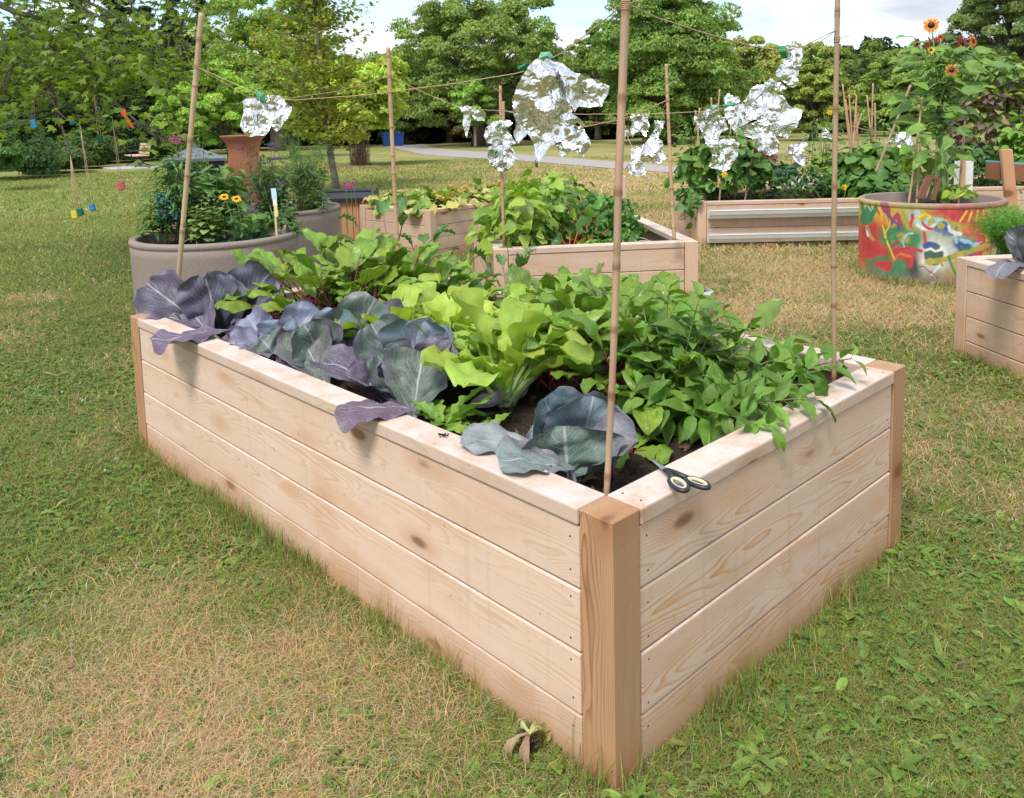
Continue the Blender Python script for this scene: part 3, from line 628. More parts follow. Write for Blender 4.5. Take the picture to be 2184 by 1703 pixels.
# broad-leaved weeds and clover growing through the lawn
mb = MB(); rng = random.Random(5)
def weeds(n, r0, r1, bias):
    x, y = scatter(r0, r1, n); k = inview(x, y) & ~blocked(x, y, -.02) & ~onpath(x, y); x, y = x[k], y[k]
    dens_ = fbm(x*1.1, y*1.1, 51, 4)+.25*fbm(x*6, y*6, 52, 2)-.25*dryness(x, y); k = dens_ > bias; return x[k], y[k]
for r0, r1, n, bias, nl in ((1., 2.8, 3000, .446, 5), (2.8, 5.5, 3600, .466, 4), (5.5, 10, 1500, .56, 3)):
    x, y = weeds(n, r0, r1, bias)
    for a, b in zip(x, y):
        z = float(gz_at(a, b)); L = rng.uniform(.018, .06)*(1 if rng.random() < .3 else .72); k = rng.random(); col = (.13+.14*k, .24+.16*k, .04+.03*k)
        if rng.random() < .25: col = (.2+.1*k, .28+.1*k, .08)
        sh = rng.choice(['sage', 'beet', 'disc', 'heart']); az0 = rng.random()*6.28
        for q in range(rng.randint(2, nl)):
            az_ = az0+q*6.28/nl+rng.uniform(-.5, .5); el = rng.uniform(.05, .55)
            leaf(mb, (a+rng.uniform(-.01, .01), b+rng.uniform(-.01, .01), z+rng.uniform(.008, .021)), (math.cos(az_)*math.cos(el), math.sin(az_)*math.cos(el), math.sin(el)), UP+np.array([rng.uniform(-.3, .3), rng.uniform(-.3, .3), 0]), L*rng.uniform(.7, 1.3), L*rng.uniform(.28, .62), sh, 3, 4 if r0 > 2 else 6, rng.uniform(.2, 1.1), rng.uniform(0, .5), .05, 9, col, .2, rng)
tag(mb.build('lawn_weeds', M_['green']), 'broad-leaved plantain and dandelion weeds scattered through the lawn', 'weeds', kind='stuff')
mb = MB()
x, y = weeds(22000, 1., 7, .50); n = len(x); z = gz_at(x, y)+RG.uniform(.014, .034, n)
for q in range(3):     # clover: three leaflets each
    a = RG.uniform(0, 6.28, n) if q == 0 else a+2.09
    if q == 0: a0 = a
    s = RG.uniform(.003, .0065, n)*(1+.12*dist_cam(x, y)); cx_, cy_ = x+np.cos(a)*s, y+np.sin(a)*s; tx, ty = -np.sin(a)*s, np.cos(a)*s
    v = np.stack([np.stack([x, y, z], -1), np.stack([cx_+tx*.9, cy_+ty*.9, z+.003], -1), np.stack([x+np.cos(a)*s*1.9, y+np.sin(a)*s*1.9, z+.001], -1), np.stack([cx_-tx*.9, cy_-ty*.9, z+.003], -1)], 1).reshape(-1, 3)
    c = np.repeat(np.stack([RG.uniform(.11, .22, n), RG.uniform(.19, .30, n), RG.uniform(.03, .07, n)], -1), 4, 0); mb.add(v, np.arange(n)[:, None]*4+np.array([[0, 1, 2, 3]]), c)
x, y = weeds(1500, 1.2, 14, .6); n = len(x)
for a, b in zip(x[:110], y[:110]):
    z = float(gz_at(a, b)); r = .0045*(1+.08*dist_cam(a, b)); lathe(mb, [(0, -r), (r*.8, -r*.6), (r, 0), (r*.7, r*.7), (0, r)], (a, b, z+.035), 6, (.62, .58, .5))
tag(mb.build('clover', M_['grass']), 'low white clover with tiny pale flower heads in the grass', 'clover', kind='stuff')
# ================================================================== TREES AND SHRUBS
TR = np.random.default_rng(23)
def leaves_at(mb, P, nor, size, col, el=1.7):
    """rhombic leaf blades at points P with normals nor"""
    n = len(P); r = TR.normal(size=(n, 3)); t = np.cross(nor, r); t /= np.linalg.norm(t, axis=1)[:, None]+1e-9; b = np.cross(nor, t)
    s = (size*TR.uniform(.6, 1.35, n))[:, None]
    v = np.stack([P-t*s*.5*el, P+b*s*.42+nor*s*.12, P+t*s*.5*el, P-b*s*.42+nor*s*.12], 1).reshape(-1, 3)
    mb.add(v, np.arange(n)[:, None]*4+np.array([[0, 1, 2, 3]]), np.repeat(col, 4, 0))
def crown_pts(n, shape, seed):
    r = np.random.default_rng(seed); P = r.normal(size=(n*3, 3)); P /= np.linalg.norm(P, axis=1)[:, None]; rad = r.uniform(.25, 1, len(P))**.45
    if shape == 'cone':
        h = r.uniform(0, 1, len(P))**1.25; a = r.uniform(0, 6.28, len(P)); q = (1-h)*.95+.06; k = r.uniform(.2, 1, len(P))**.5
        P = np.stack([np.cos(a)*q*k, np.sin(a)*q*k, h*2-1], -1)
    else:
        bulge = .50+1.0*fbm(np.arctan2(P[:, 1], P[:, 0])*1.7+9, P[:, 2]*3.2+5, seed, 3); P = P*rad[:, None]*bulge[:, None]
        if shape == 'egg': P[:, :2] *= (1.05-.35*np.clip(P[:, 2:3], -1, 1))
        if shape == 'vase': P[:, :2] *= (.85+.3*np.clip(P[:, 2:3], -1, 1))
    return P[:n]
def tree(label, cx, d, top, bot, hw, col, ncl=70, lpc=230, ls=None, trunk=None, tr=.16, shape='round', group=None, name='tree', cat='tree', cs=.22, barkc=(.10, .08, .065), seed=None, flat=.92, cvar=.24):
    seed = seed or int(abs(cx)*7+d*13) % 9999; r = np.random.default_rng(seed); ls = ls*.8 if ls else d*.0026; ncl = int(ncl*1.9); lpc = int(lpc*1.5); col = tuple(q*w_ for q, w_ in zip(col, (2.9, 2.5, 2.2))) if name == 'tree' else tuple(q*1.5 for q in col)
    pc = D(cx, (top+bot)/2, d); hwm = hw*d/FOC; hm = (bot-top)*d/FOC/2; base = D(trunk if trunk else cx, 300, d); base[2] = float(gz_at(base[0], base[1]))-.05
    t = thing(name, label, cat, base, group)
    C_ = crown_pts(ncl, shape, seed)*np.array([hwm, hwm, hm])*np.array([.95, .95, .96])+pc
    C_[:, 2] = np.maximum(C_[:, 2], base[2]+.2+r.uniform(0, .5, ncl))
    # trunk and limbs
    mb = MB(); tp = pc+UP*hm*.55
    if trunk is not None or shape == 'cone':
        mid = base*.5+np.array([pc[0], pc[1], max(base[2]+.4, (pc[2]-hm*.4))])*.5; mid[2] = base[2]+(pc[2]-base[2])*.5
        tk = bez(base, np.array([base[0]*.7+pc[0]*.3, base[1]*.7+pc[1]*.3, pc[2]*.6]), tp, 12); tk += r.normal(size=tk.shape)*tr*.18*np.linspace(0, 1, 12)[:, None]
        tube(mb, tk, np.concatenate([[tr*1.35], np.linspace(tr, tr*.14, 11)]), 8, barkc)
        for i in r.permutation(ncl)[:min(ncl, 46)]:
            z = C_[i, 2]; k = np.clip((z-hm*.55-tk[0, 2])/(tp[2]-tk[0, 2]), .28, .95); p0 = np.array([np.interp(k, np.linspace(0, 1, 12), tk[:, j]) for j in range(3)])
            m_ = (p0+C_[i])/2+UP*hm*.06; tube(mb, bez(p0, m_, C_[i], 5), np.linspace(tr*.34*(1-.6*k), tr*.05, 5), 4, barkc, cap=False)
        mb.build('trunk', M_['bark'], t)
    mb = MB(); R_ = cs*.86*min(hwm, hm)*r.uniform(.6, 1.3, ncl)
    k = np.repeat(np.arange(ncl), lpc); n = len(k); q = TR.normal(size=(n, 3)); q /= np.linalg.norm(q, axis=1)[:, None]; q[:, 2] = np.abs(q[:, 2])*1.0-.25
    rad = TR.uniform(.35, 1.08, n)**.6; lump = .75+.5*fbm(q[:, 0]*3+k*1.7, q[:, 1]*3+q[:, 2]*2, 4, 2)
    P = C_[k]+q*np.array([1, 1, flat])*(R_[k]*rad*lump)[:, None]; ok = P[:, 2] > base[2]+.03; P, q, k = P[ok], q[ok], k[ok]; n = len(P)
    nor = q*.8+np.array([0, 0, .3])+TR.normal(size=(n, 3))*.45; nor /= np.linalg.norm(nor, axis=1)[:, None]
    cc = np.array(col)*(1+cvar*(TR.random(ncl)*2-1))[:, None][k]; cc = cc*(1+.28*(TR.random(n)*2-1))[:, None]; cc[:, 0] *= 1+.25*(TR.random(n)*2-1)
    leaves_at(mb, P, nor, ls, cc); mb.build('crown', M_['tree'], t)
    return t
def shrub(label, cx, d, top, bot, hw, col, ncl=26, lpc=200, **kw):
    return tree(label, cx, d, top, bot+34*28/d, hw, col, ncl, lpc, name='shrub', cat='shrub', cs=.42, **kw)
tree('large spreading deciduous tree behind the path, tallest in the middle of the view', 1035, 46, -18, 262, 195, (.105, .165, .052), 120, 230, trunk=1020, tr=.34, shape='egg', cs=.22)
tree('broad full tree right of the nearest bamboo pole, foliage reaching almost to the grass', 1418, 42, -70, 292, 165, (.095, .165, .048), 150, 240, trunk=1430, tr=.36, shape='egg', cs=.22)
tree('narrow tree half hidden between the two big trees in the middle', 1275, 52, 40, 292, 66, (.10, .165, .052), 46, 220, trunk=1275, tr=.2)
tree('olive tinted tree behind the foil by the second pole', 1600, 47, 92, 280, 92, (.16, .20, .06), 60, 230, trunk=1610, tr=.25)
tree('rounded tree with yellowing top leaves just left of the far right pole', 1735, 40, 106, 288, 82, (.135, .185, .05), 70, 230, trunk=1735, tr=.22)
tree('dark tree squeezed behind the rounded tree and the willowy one', 1835, 50, 128, 300, 52, (.055, .09, .03), 34, 220, trunk=1835, tr=.2)
tree('soft light green willowy tree behind the bamboo wigwams', 1945, 44, 120, 300, 112, (.12, .19, .055), 85, 240, trunk=1945, tr=.3, flat=.8)
tree('tall dark tree in the upper right corner above the sunflowers', 2150, 30, -90, 190, 128, (.085, .135, .055), 90, 260, trunk=2150, tr=.28)
tree('low spreading tree behind the sunflowers', 2075, 52, 158, 300, 120, (.115, .18, .05), 60, 220, trunk=2070, tr=.25)
tree('young tree with a wire mesh guard round its trunk', 790, 27, 118, 290, 92, (.20, .28, .06), 62, 190, ls=.13, trunk=768, tr=.075, cs=.26, barkc=(.13, .10, .08))
tree('small slim tree with a thin pale trunk below the big middle tree', 1010, 43, 160, 262, 42, (.13, .24, .055), 34, 170, trunk=1014, tr=.08, cs=.34, barkc=(.22, .18, .16))
tree('dark crowned tree left of the big middle tree', 868, 53, 104, 296, 92, (.045, .072, .026), 60, 230, trunk=870, tr=.3)
tree('brownish tree with bare lower twigs behind the small slim tree', 958, 55, 170, 300, 88, (.125, .12, .06), 50, 170, trunk=958, tr=.24, barkc=(.16, .12, .09))
tree('tall pale trunked tree behind the terracotta urn', 575, 47, -30, 270, 140, (.125, .20, .06), 100, 200, trunk=594, tr=.45, cs=.24, barkc=(.2, .17, .14))
tree('bright green young tree standing left of the terracotta urn', 462, 33, 128, 292, 98, (.155, .26, .058), 62, 200, trunk=489, tr=.10, barkc=(.12, .1, .08))
tree('small light green tree behind the black compost bin', 392, 31, 176, 318, 66, (.14, .24, .055), 44, 190, trunk=394, tr=.07)
tree('leafy green tree between the urn and the leaning tree', 618, 36, 112, 286, 82, (.135, .22, .05), 52, 190, trunk=622, tr=.12)
for q in ((262, 43, -90, 300, 92, 'tall dark pine left of the leaning bamboo pole, widest of the pines'), (372, 52, -50, 292, 52, 'thin open pine showing sky between its tiers'), (176, 41, -40, 300, 66, 'dark pine behind the hanging orange ribbon branch'), (318, 60, 10, 290, 60, 'slender far pine between two darker pines'), (432, 58, -60, 240, 40, 'scraggy pine top left of the white cloud')):
    tree(q[5], q[0], q[1], q[2], q[3], q[4], (.034, .062, .032), 110, 150, ls=q[1]*.003, shape='cone', trunk=q[0], tr=.26, cs=.2, flat=.35, group=None)
tree('dense dark green tree at the left edge behind the hanging sponges', 92, 37, 40, 330, 116, (.06, .105, .034), 85, 220, trunk=92, tr=.3)
tree('deep green tree cut off by the left edge of the picture', -40, 31, 60, 350, 110, (.065, .12, .035), 70, 220, trunk=-40, tr=.3)
shr = [(20, 25, 250, 392, 92, (.075, .14, .05), 'rounded dark bush at the left edge of the lawn'), (118, 28, 288, 372, 72, (.10, .14, .055), 'greyish green low bush beside the left lawn edge'), (195, 31, 284, 360, 66, (.085, .14, .045), 'low bush behind the lawn left of the park bench'),
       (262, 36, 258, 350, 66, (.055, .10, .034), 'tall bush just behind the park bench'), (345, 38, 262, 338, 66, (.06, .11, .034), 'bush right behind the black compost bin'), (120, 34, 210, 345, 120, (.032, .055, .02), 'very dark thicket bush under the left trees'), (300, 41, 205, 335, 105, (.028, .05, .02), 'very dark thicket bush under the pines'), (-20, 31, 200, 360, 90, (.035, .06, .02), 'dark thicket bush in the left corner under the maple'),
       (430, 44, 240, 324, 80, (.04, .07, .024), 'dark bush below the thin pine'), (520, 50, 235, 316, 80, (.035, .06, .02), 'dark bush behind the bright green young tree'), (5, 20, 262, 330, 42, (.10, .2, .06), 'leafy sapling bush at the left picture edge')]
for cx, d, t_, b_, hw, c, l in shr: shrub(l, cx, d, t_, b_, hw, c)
# the wood edge behind the lawn: many alike, built once in three forms and repeated
protos = [tree('dark green tree standing in the far wood edge behind the lawn', -300+200*i, 62, 150, 312, 96, (.055+.012*i, .09+.015*i, .03), 52, 190, ls=.25, trunk=-300+200*i, tr=.24, group='trees of the far wood edge', seed=300+i) for i in range(3)]
for i, cx in enumerate(range(-140, 2420, 78)):
    d = 57+((i*37) % 11); p = D(cx+((i*53) % 40), 300, d); sc = (1.2+.25*((i*29) % 7)/7)*(.72 if 640 < cx < 1300 or cx > 1480 else .95); dup(protos[i % 3], (p[0], p[1], -.1), i*1.3, sc)
un = shrub('dark undergrowth bush at the foot of the far wood edge', 500, 56, 196, 318, 78, (.028, .042, .016), 26, 150, ls=.24, group='undergrowth bushes along the far wood edge')
for i, cx in enumerate(list(range(430, 1560, 62))+[1780, 1860, 1990, 2080, 2170]):
    p = D(cx, 300, 55+((i*31) % 7)); dup(un, (p[0], p[1], -.05), i*2.1, .72+.4*((i*17) % 5)/5)
for i, cx in enumerate(range(-60, 2300, 88)): p = D(cx, 300, 70+((i*31) % 5)); dup(un, (p[0], p[1], -.05), i*2.1, 1.5+.4*((i*17) % 5)/5)
# leaning young tree close behind the planters
def leaning_tree():
    d = 17.; t = thing('tree', 'yellow-green young tree with a slanting slim trunk behind the black-lidded box', 'tree', G(718, 408)); mb = MB(); r = np.random.default_rng(3)
    tk = np.array([D(*q, d) for q in ((718, 410), (712, 370), (703, 320), (695, 270), (690, 215), (686, 150), (678, 80), (670, 0), (664, -60))]); tk[0, 2] = -.02
    tube(mb, tk, [.085, .075, .07, .062, .055, .045, .035, .025, .012], 8, (.13, .115, .10)); tips = []
    for i in range(95):
        k = r.uniform(.28, 1); p0 = np.array([np.interp(k, np.linspace(0, 1, 9), tk[:, j]) for j in range(3)]); a = r.uniform(0, 6.28); L = r.uniform(.25, 1.35)*(1.25-.75*abs(k-.5)); e = p0+np.array([math.cos(a)*L, math.sin(a)*L, L*r.uniform(.1, .75)])
        tube(mb, bez(p0, (p0+e)/2+UP*.12*L, e, 5), np.linspace(.018, .004, 5), 4, (.16, .13, .10), cap=False); tips.append((p0, e))
    mb.build('trunk', M_['bark'], t); mb = MB()
    for p0, e in tips:
        n = 62; k = TR.uniform(.3, 1.12, n)[:, None]; P = p0+(e-p0)*k+TR.normal(size=(n, 3))*np.array([.15, .15, .085]); nor = TR.normal(size=(n, 3))*.55+UP; nor /= np.linalg.norm(nor, axis=1)[:, None]
        y = TR.random(); c = np.array([.24+.12*y, .30+.07*y, .05])*(1+.25*(TR.random((n, 1))*2-1)); leaves_at(mb, P, nor, .085, c, 1.35)
    mb.build('crown', M_['tree'], t)
leaning_tree()
# wire mesh guard with dead stalks inside, dirt patch
g0 = G(768, 355); t = thing('tree_guard', 'rusty wire mesh guard with dead brown stalks round the young tree', 'tree guard', g0); mb = MB()
for k in range(18):
    a = k*2*np.pi/18; tube(mb, [g0+np.array([math.cos(a)*.33, math.sin(a)*.33, 0]), g0+np.array([math.cos(a)*.33, math.sin(a)*.33, 1.25])], .006, 3, (.14, .09, .07))
for z in np.linspace(.05, 1.25, 9): a = np.linspace(0, 2*np.pi, 19); tube(mb, g0+np.stack([np.cos(a)*.33, np.sin(a)*.33, a*0+z], -1), .005, 3, (.14, .09, .07), cap=False)
mb.build('mesh', M_['stem'], t); mb = MB(); r = np.random.default_rng(8)
for k in range(170):
    a, q = r.uniform(0, 6.28), r.uniform(.05, .31); b = g0+np.array([math.cos(a)*q, math.sin(a)*q, 0]); tube(mb, [b, b+np.array([r.normal()*.05, r.normal()*.05, r.uniform(.3, .85)])], .007, 3, (.17+.08*r.random(), .11, .07), cap=False)
mb.build('dead_stalks', M_['stem'], t)
mb = MB(); a = np.linspace(0, 2*np.pi, 40, endpoint=False); q = np.linspace(0, 1, 5); rad = 1.1+.35*vnoise(np.cos(a)*2+5, np.sin(a)*2, 2)
X_ = g0[0]+np.cos(a)[:, None]*q*rad[:, None]; Y_ = g0[1]+np.sin(a)[:, None]*q*rad[:, None]; mb.add(np.stack([X_, Y_, gz_at(X_, Y_)+.02+.02*(1-q)], -1).reshape(-1, 3), grid_faces(40, 5, True)[:, ::-1], (.24, .17, .10)); tag(mb.build('ground', M_['soil']), None, None, kind='structure')

# ---- overhanging maple whose trunk stands outside the frame on the left
def lerpP(poly, ds, k):
    s = np.linspace(0, 1, len(poly)); px = np.interp(k, s, [p[0] for p in poly]); py = np.interp(k, s, [p[1] for p in poly]); return D(px, py, np.interp(k, s, ds))
def maple():
    base = D(-420, 420, 8.6); base[2] = 0; t = thing('maple_tree', 'overhanging maple with lobed leaves and dark branches, toys hung from its twigs', 'tree', base); r = np.random.default_rng(17)
    fork = D(-330, 20, 8.3); mb = MB(); tube(mb, bez(base, base*.5+fork*.5+np.array([.1, 0, 0]), fork, 8), np.linspace(.19, .13, 8), 10, (.09, .075, .06)); mb.build('trunk', M_['bark'], t)
    br = [([(-330, 20), (-60, 0), (0, 11), (28, 24), (82, 39), (121, 52), (151, 66), (205, 78)], (8.3, 7.4), .04), ([(-330, 20), (-40, -10), (28, 24), (54, 58), (82, 86), (113, 106), (160, 143), (203, 193), (258, 229), (301, 268), (338, 296)], (8.3, 6.6), .034),
          ([(-330, 40), (-40, 90), (0, 124), (35, 128), (65, 151), (104, 186), (117, 208), (120, 235), (128, 258), (141, 298), (150, 330)], (8.3, 7.), .026), ([(-330, -120), (60, -60), (143, 0), (188, 24), (238, 48), (281, 69), (330, 90)], (8.3, 6.9), .022), ([(-330, -160), (100, -50), (175, 0), (226, 22), (262, 46), (300, 60), (380, 82)], (8.3, 6.8), .02),
          ([(0, 60), (8, 90), (14, 115), (30, 135)], (7.8, 7.6), .02), ([(75, 0), (73, 30), (64, 70), (58, 110)], (7.6, 7.5), .008), ([(160, 143), (180, 134), (205, 133), (240, 140)], (7.2, 7.), .008), ([(275, 0), (285, 25), (298, 45), (340, 66)], (7.2, 7.), .01), ([(203, 193), (222, 238), (240, 255)], (7., 6.9), .006), ([(120, 235), (145, 258), (175, 255), (205, 232)], (7.1, 6.9), .008), ([(301, 268), (340, 275), (370, 300)], (6.7, 6.6), .006)]
    lines = []
    mb = MB()
    for P, (d0, d1), rad in br:
        ds = np.linspace(d0, d1, len(P)); n = 26; pts = np.array([lerpP(P, ds, k) for k in np.linspace(0, 1, n)]); tube(mb, pts, np.linspace(rad, rad*.22, n), 6, (.07, .058, .05)); lines.append((P, ds))
    # leaf sprays: regions of the picture, at their real distance
    regs = [(-60, -60, 230, 90, 80), (-60, 60, 130, 230, 80), (90, 70, 290, 180, 70), (250, 100, 420, 175, 42), (110, 160, 250, 196, 22), (150, 240, 232, 256, 9), (325, 285, 375, 305, 7), (-50, 200, 10, 300, 12), (280, -40, 440, 60, 30)]
    allp = np.array([[*lerpP(P, ds, k), *(np.interp(k, np.linspace(0, 1, len(P)), [p[j] for p in P]) for j in (0, 1))] for P, ds in lines for k in np.linspace(.1, 1, 30)])
    ml = MB(); ang = np.radians([0, 28, 45, 62, 90, 118, 135, 152, 180, 215, 270, 325]); rad = np.array([.62, .42, .86, .46, 1.0, .46, .86, .42, .62, .38, .12, .38]); out = np.stack([np.cos(ang)*rad, np.sin(ang)*rad], -1)
    V, F, Cc = [], [], []
    for x0, y0, x1, y1, n in regs:
        for _ in range(n):
            px, py = r.uniform(x0, x1), r.uniform(y0, y1); dd = np.hypot(allp[:, 3]-px, allp[:, 4]-py); j = dd.argmin(); src = allp[j, :3]; dep = (src-CAM) @ _f
            c = D(px, py, dep+r.uniform(-.6, .9)); tube(mb, bez(src, (src+c)/2+UP*.05, c, 4), np.linspace(.006, .002, 4), 3, (.09, .08, .05), cap=False)
            for _k in range(r.integers(6, 13)):
                p = c+r.normal(size=3)*np.array([.17, .17, .10]); nor = nrm(UP*.9+r.normal(size=3)*.5); tt = nrm(np.cross(nor, r.normal(size=3))); bb = np.cross(nor, tt); s = r.uniform(.04, .078)
                k = len(V)*13; droop = -.25*s*(out[:, 0]**2+out[:, 1]**2); v = p+out[:, :1]*bb*s+out[:, 1:]*tt*s+droop[:, None]*nor; V.append(np.concatenate([v, [p]]))
                g = r.random(); Cc.append(np.tile(np.array([.12+.14*g, .20+.15*g, .045])*(1+.2*r.normal()*.5), (13, 1)))
    V = np.concatenate(V); nL = len(V)//13; f = np.array([[i, (i+1) % 12, 12] for i in range(12)]); ml.add(V, (np.arange(nL)[:, None, None]*13+f[None]).reshape(-1, 3), np.clip(np.concatenate(Cc), 0, 1))
    mb.build('branches', M_['bark'], t); ml.build('crown', M_['tree'], t); return allp
MAPLE = maple()
# ================================================================== BAMBOO POLES
def bamboo(label, pts, r0, r1, nodes=9, col=(.50, .34, .19), group=None, knots=(), seed=0, sides=10):
    pts = np.asarray(pts, float); rg = np.random.default_rng(seed+31); t = thing('bamboo_pole', label, 'bamboo pole', pts[0], group); mb = MB(); n = 80 if sides > 6 else 34
    s = np.linspace(0, 1, len(pts)); k = np.linspace(0, 1, n*1); L = np.linalg.norm(pts[-1]-pts[0])
    nk = np.sort(np.concatenate([(np.arange(nodes)+.5+rg.uniform(-.2, .2, nodes))/nodes]*4)+np.tile([-.004, -.0015, .0015, .004], nodes)/L) if sides > 6 else np.array([])
    k = np.unique(np.clip(np.concatenate([k, nk]), 0, 1)); P = np.stack([np.interp(k, s, pts[:, j]) for j in range(3)], 1); mid = np.sin(k*np.pi)[:, None]*rg.normal(size=3)*.003*L; P = P+mid*np.array([1, 1, 0])
    rad = r0+(r1-r0)*k; c = np.tile(np.array(col), (len(k), 1))*(1+.08*np.sin(k*17+seed))[:, None]
    for q in (np.arange(nodes)+.5): pass
    if sides > 6:
        near = np.min(np.abs(k[:, None]-nk.reshape(-1, 1).T), 1)*L < .0021; rad = rad*np.where(near, 1.12, 1.); c[near] *= np.array([.62, .5, .42])
    c = c*(1-.45*(k < .12*(k*0+1))[:, None]*0)
    tube(mb, P, rad, sides, c); mb.build('cane', M_['bamboo'], t)
    for kp, rr_ in knots:       # wraps of twine where a line is tied
        p = np.array([np.interp(kp, s, pts[:, j]) for j in range(3)]); rr0 = r0+(r1-r0)*kp; mb = MB(); a = np.linspace(0, 2*np.pi*4.5, 60); ax = nrm(pts[-1]-pts[0])
        e1 = nrm(np.cross(ax, [1, 0, 0])); e2 = np.cross(ax, e1); q = p+(np.cos(a)[:, None]*e1+np.sin(a)[:, None]*e2)*(rr0+rr_*1.0)+ax*np.linspace(-.008, .010, 60)[:, None]; tube(mb, q, rr_, 5, (.5, .36, .22))
        for d_ in (-1, 1): tube(mb, bez(p+e1*rr0*d_, p+e1*(rr0+.022)*d_+UP*.012, p+e1*(rr0+.030)*d_-UP*(.03 if d_ > 0 else -.004), 6), rr_*.9, 4, (.5, .36, .22))
        mb.build('twine_knot', M_['string'], t)
    return t
P1b, P1t = D(1293, 1068, 1.80), D(1336, -40, 1.74); P2b, P2t = D(376, 650, 3.72), D(430, 28, 3.62); P3b, P3t = D(1779, 840, 2.62), D(1787, -40, 2.58); P4b, P4t = D(852, 600, 4.40), D(828, 102, 4.33)
def kpole(b, t_, py):   # fraction along a pole at the picture height py
    k = np.linspace(0, 1, 400)[:, None]; P = (b+(t_-b)*k-CAM) @ ROT.T; y = CY+FOC*P[:, 1]/P[:, 2]; return float(k[np.abs(y-py).argmin(), 0])
def at_pole(b, t_, py): return b+(t_-b)*kpole(b, t_, py)
bamboo('thickest bamboo pole, in the near corner of the front bed beside the scissors', [P1b, D(1304, 720, 1.78), D(1313, 400, 1.765), P1t], .0066, .0093, 7, (.46, .30, .19), knots=[(kpole(P1b, P1t, 6), .0011)], seed=1)
bamboo('bamboo pole leaning at the far left corner of the front bed', [P2b, P2t], .0105, .0125, 6, (.50, .36, .22), knots=[(kpole(P2b, P2t, 143), .0012)], seed=2)
bamboo('bamboo pole at the right corner of the front bed, tied with twine near its top', [P3b, D(1779, 500, 2.6), P3t], .0075, .0082, 6, (.40, .27, .16), knots=[(kpole(P3b, P3t, 63), .0012)], seed=3)
bamboo('bamboo pole rising behind the kale at the far corner of the front bed', [P4b, P4t], .0105, .0115, 8, (.50, .33, .19), knots=[(kpole(P4b, P4t, 163), .0013)], seed=4)
PAb, PAt = D(1075, 530, 5.25), D(1067, 183, 5.2); PBb, PBt = D(1438, 512, 5.15), D(1421, 137, 5.1); PCb, PCt = D(1325, 452, 6.8), D(1320, 262, 6.8)
bamboo('slim bamboo pole at the left front of the climbing beans', [PAb, PAt], .0105, .0095, 8, (.50, .32, .18), knots=[(kpole(PAb, PAt, 236), .0014)], seed=5)
bamboo('slim bamboo pole tied at mid height beside the cedar bed corner', [PBb, PBt], .0115, .0095, 8, (.53, .35, .21), knots=[(kpole(PBb, PBt, 214), .0014)], seed=6)
bamboo('reddish thin pole behind the thickest bamboo pole, at the far corner of the bean bed', [PCb, PCt], .011, .009, 6, (.38, .22, .14), seed=7)
bamboo('short stub of bamboo close behind the pole of the climbing beans', [D(1074, 420, 5.6), D(1073, 217, 5.6)], .012, .012, 5, (.50, .34, .16), seed=8)
WIG = [((1533, 420), (1542, 325), 8.9), ((1582, 440), (1612, 285), 8.9), ((1482, 420), (1492, 230), 9.1), ((1505, 400), (1483, 236), 9.1), ((1516, 410), (1535, 190), 9.3), ((1527, 400), (1517, 208), 9.3), ((1528, 400), (1527, 230), 9.2), ((1550, 400), (1562, 215), 9.5)]
WIG += [((1822, 345), (1803, 212), 9.4), ((1796, 345), (1838, 242), 9.5), ((1822, 330), (1811, 202), 9.6), ((1817, 330), (1827, 204), 9.3), ((1833, 350), (1826, 225), 9.5), ((1815, 300), (1797, 180), 9.9), ((1862, 330), (1849, 204), 9.7), ((1857, 340), (1862, 178), 9.8), ((1868, 330), (1866, 220), 9.6)]
for i, (b, t_, d) in enumerate(WIG):
    L_ = ['leaning out to the left', 'leaning out to the right', 'standing almost upright'][0 if t_[0] < b[0]-6 else 1 if t_[0] > b[0]+6 else 2]
    wh = 'group behind the cucumber vines' if b[0] < 1700 else 'group above the squash leaves' if b[0] < 1845 else 'cluster left of the sunflowers'
    ordw = ['first', 'second', 'third', 'fourth', 'fifth', 'sixth', 'seventh', 'eighth']; grp = [q for q in WIG if (q[0][0] < 1700) == (b[0] < 1700) and (q[0][0] < 1845) == (b[0] < 1845)]; od = ordw[sorted(q[1][0] for q in grp).index(t_[0])]
    bamboo('thin cane %s, tip %s from left in the %s' % (L_.replace('standing ', '').replace('out to the ', ''), od, wh), [D(b[0], b[1]+30, d), D(*t_, d)], .011, .010, 5, (.48+.05*(i % 3), .32, .19), 'thin canes among the plants of the gutter bed', seed=40+i, sides=5)
for i, (b, t_, lab) in enumerate((((1938, 410), (1966, 215), 'straight thin cane at the left in the graffiti planter'), ((1955, 412), (1969, 238), 'second thin cane from the left in the graffiti planter'), ((1890, 360), (1983, 326 - 0), 'x'), ((1984, 420), (2002, 455), 'x'), ((1975, 400), (2000, 330), 'thin cane behind the sunflower stems'), ((2044, 412), (2058, 260), 'thin cane to the right of the sunflower stems'))):
    if lab != 'x': bamboo(lab, [D(b[0], b[1]+25, 7.0), D(t_[0], t_[1], 7.0+.1*i)], .010, .009, 5, (.52, .34, .18), seed=70+i, sides=6)
bamboo('thick slanting cane crossing the foil behind the graffiti planter', [D(1865, 372, 8.3), D(1985, 324-0, 8.3)] if False else [D(1868, 368, 8.2), D(1942, 322 - 140, 8.2)], .013, .013, 5, (.40, .27, .18), seed=90, sides=6)

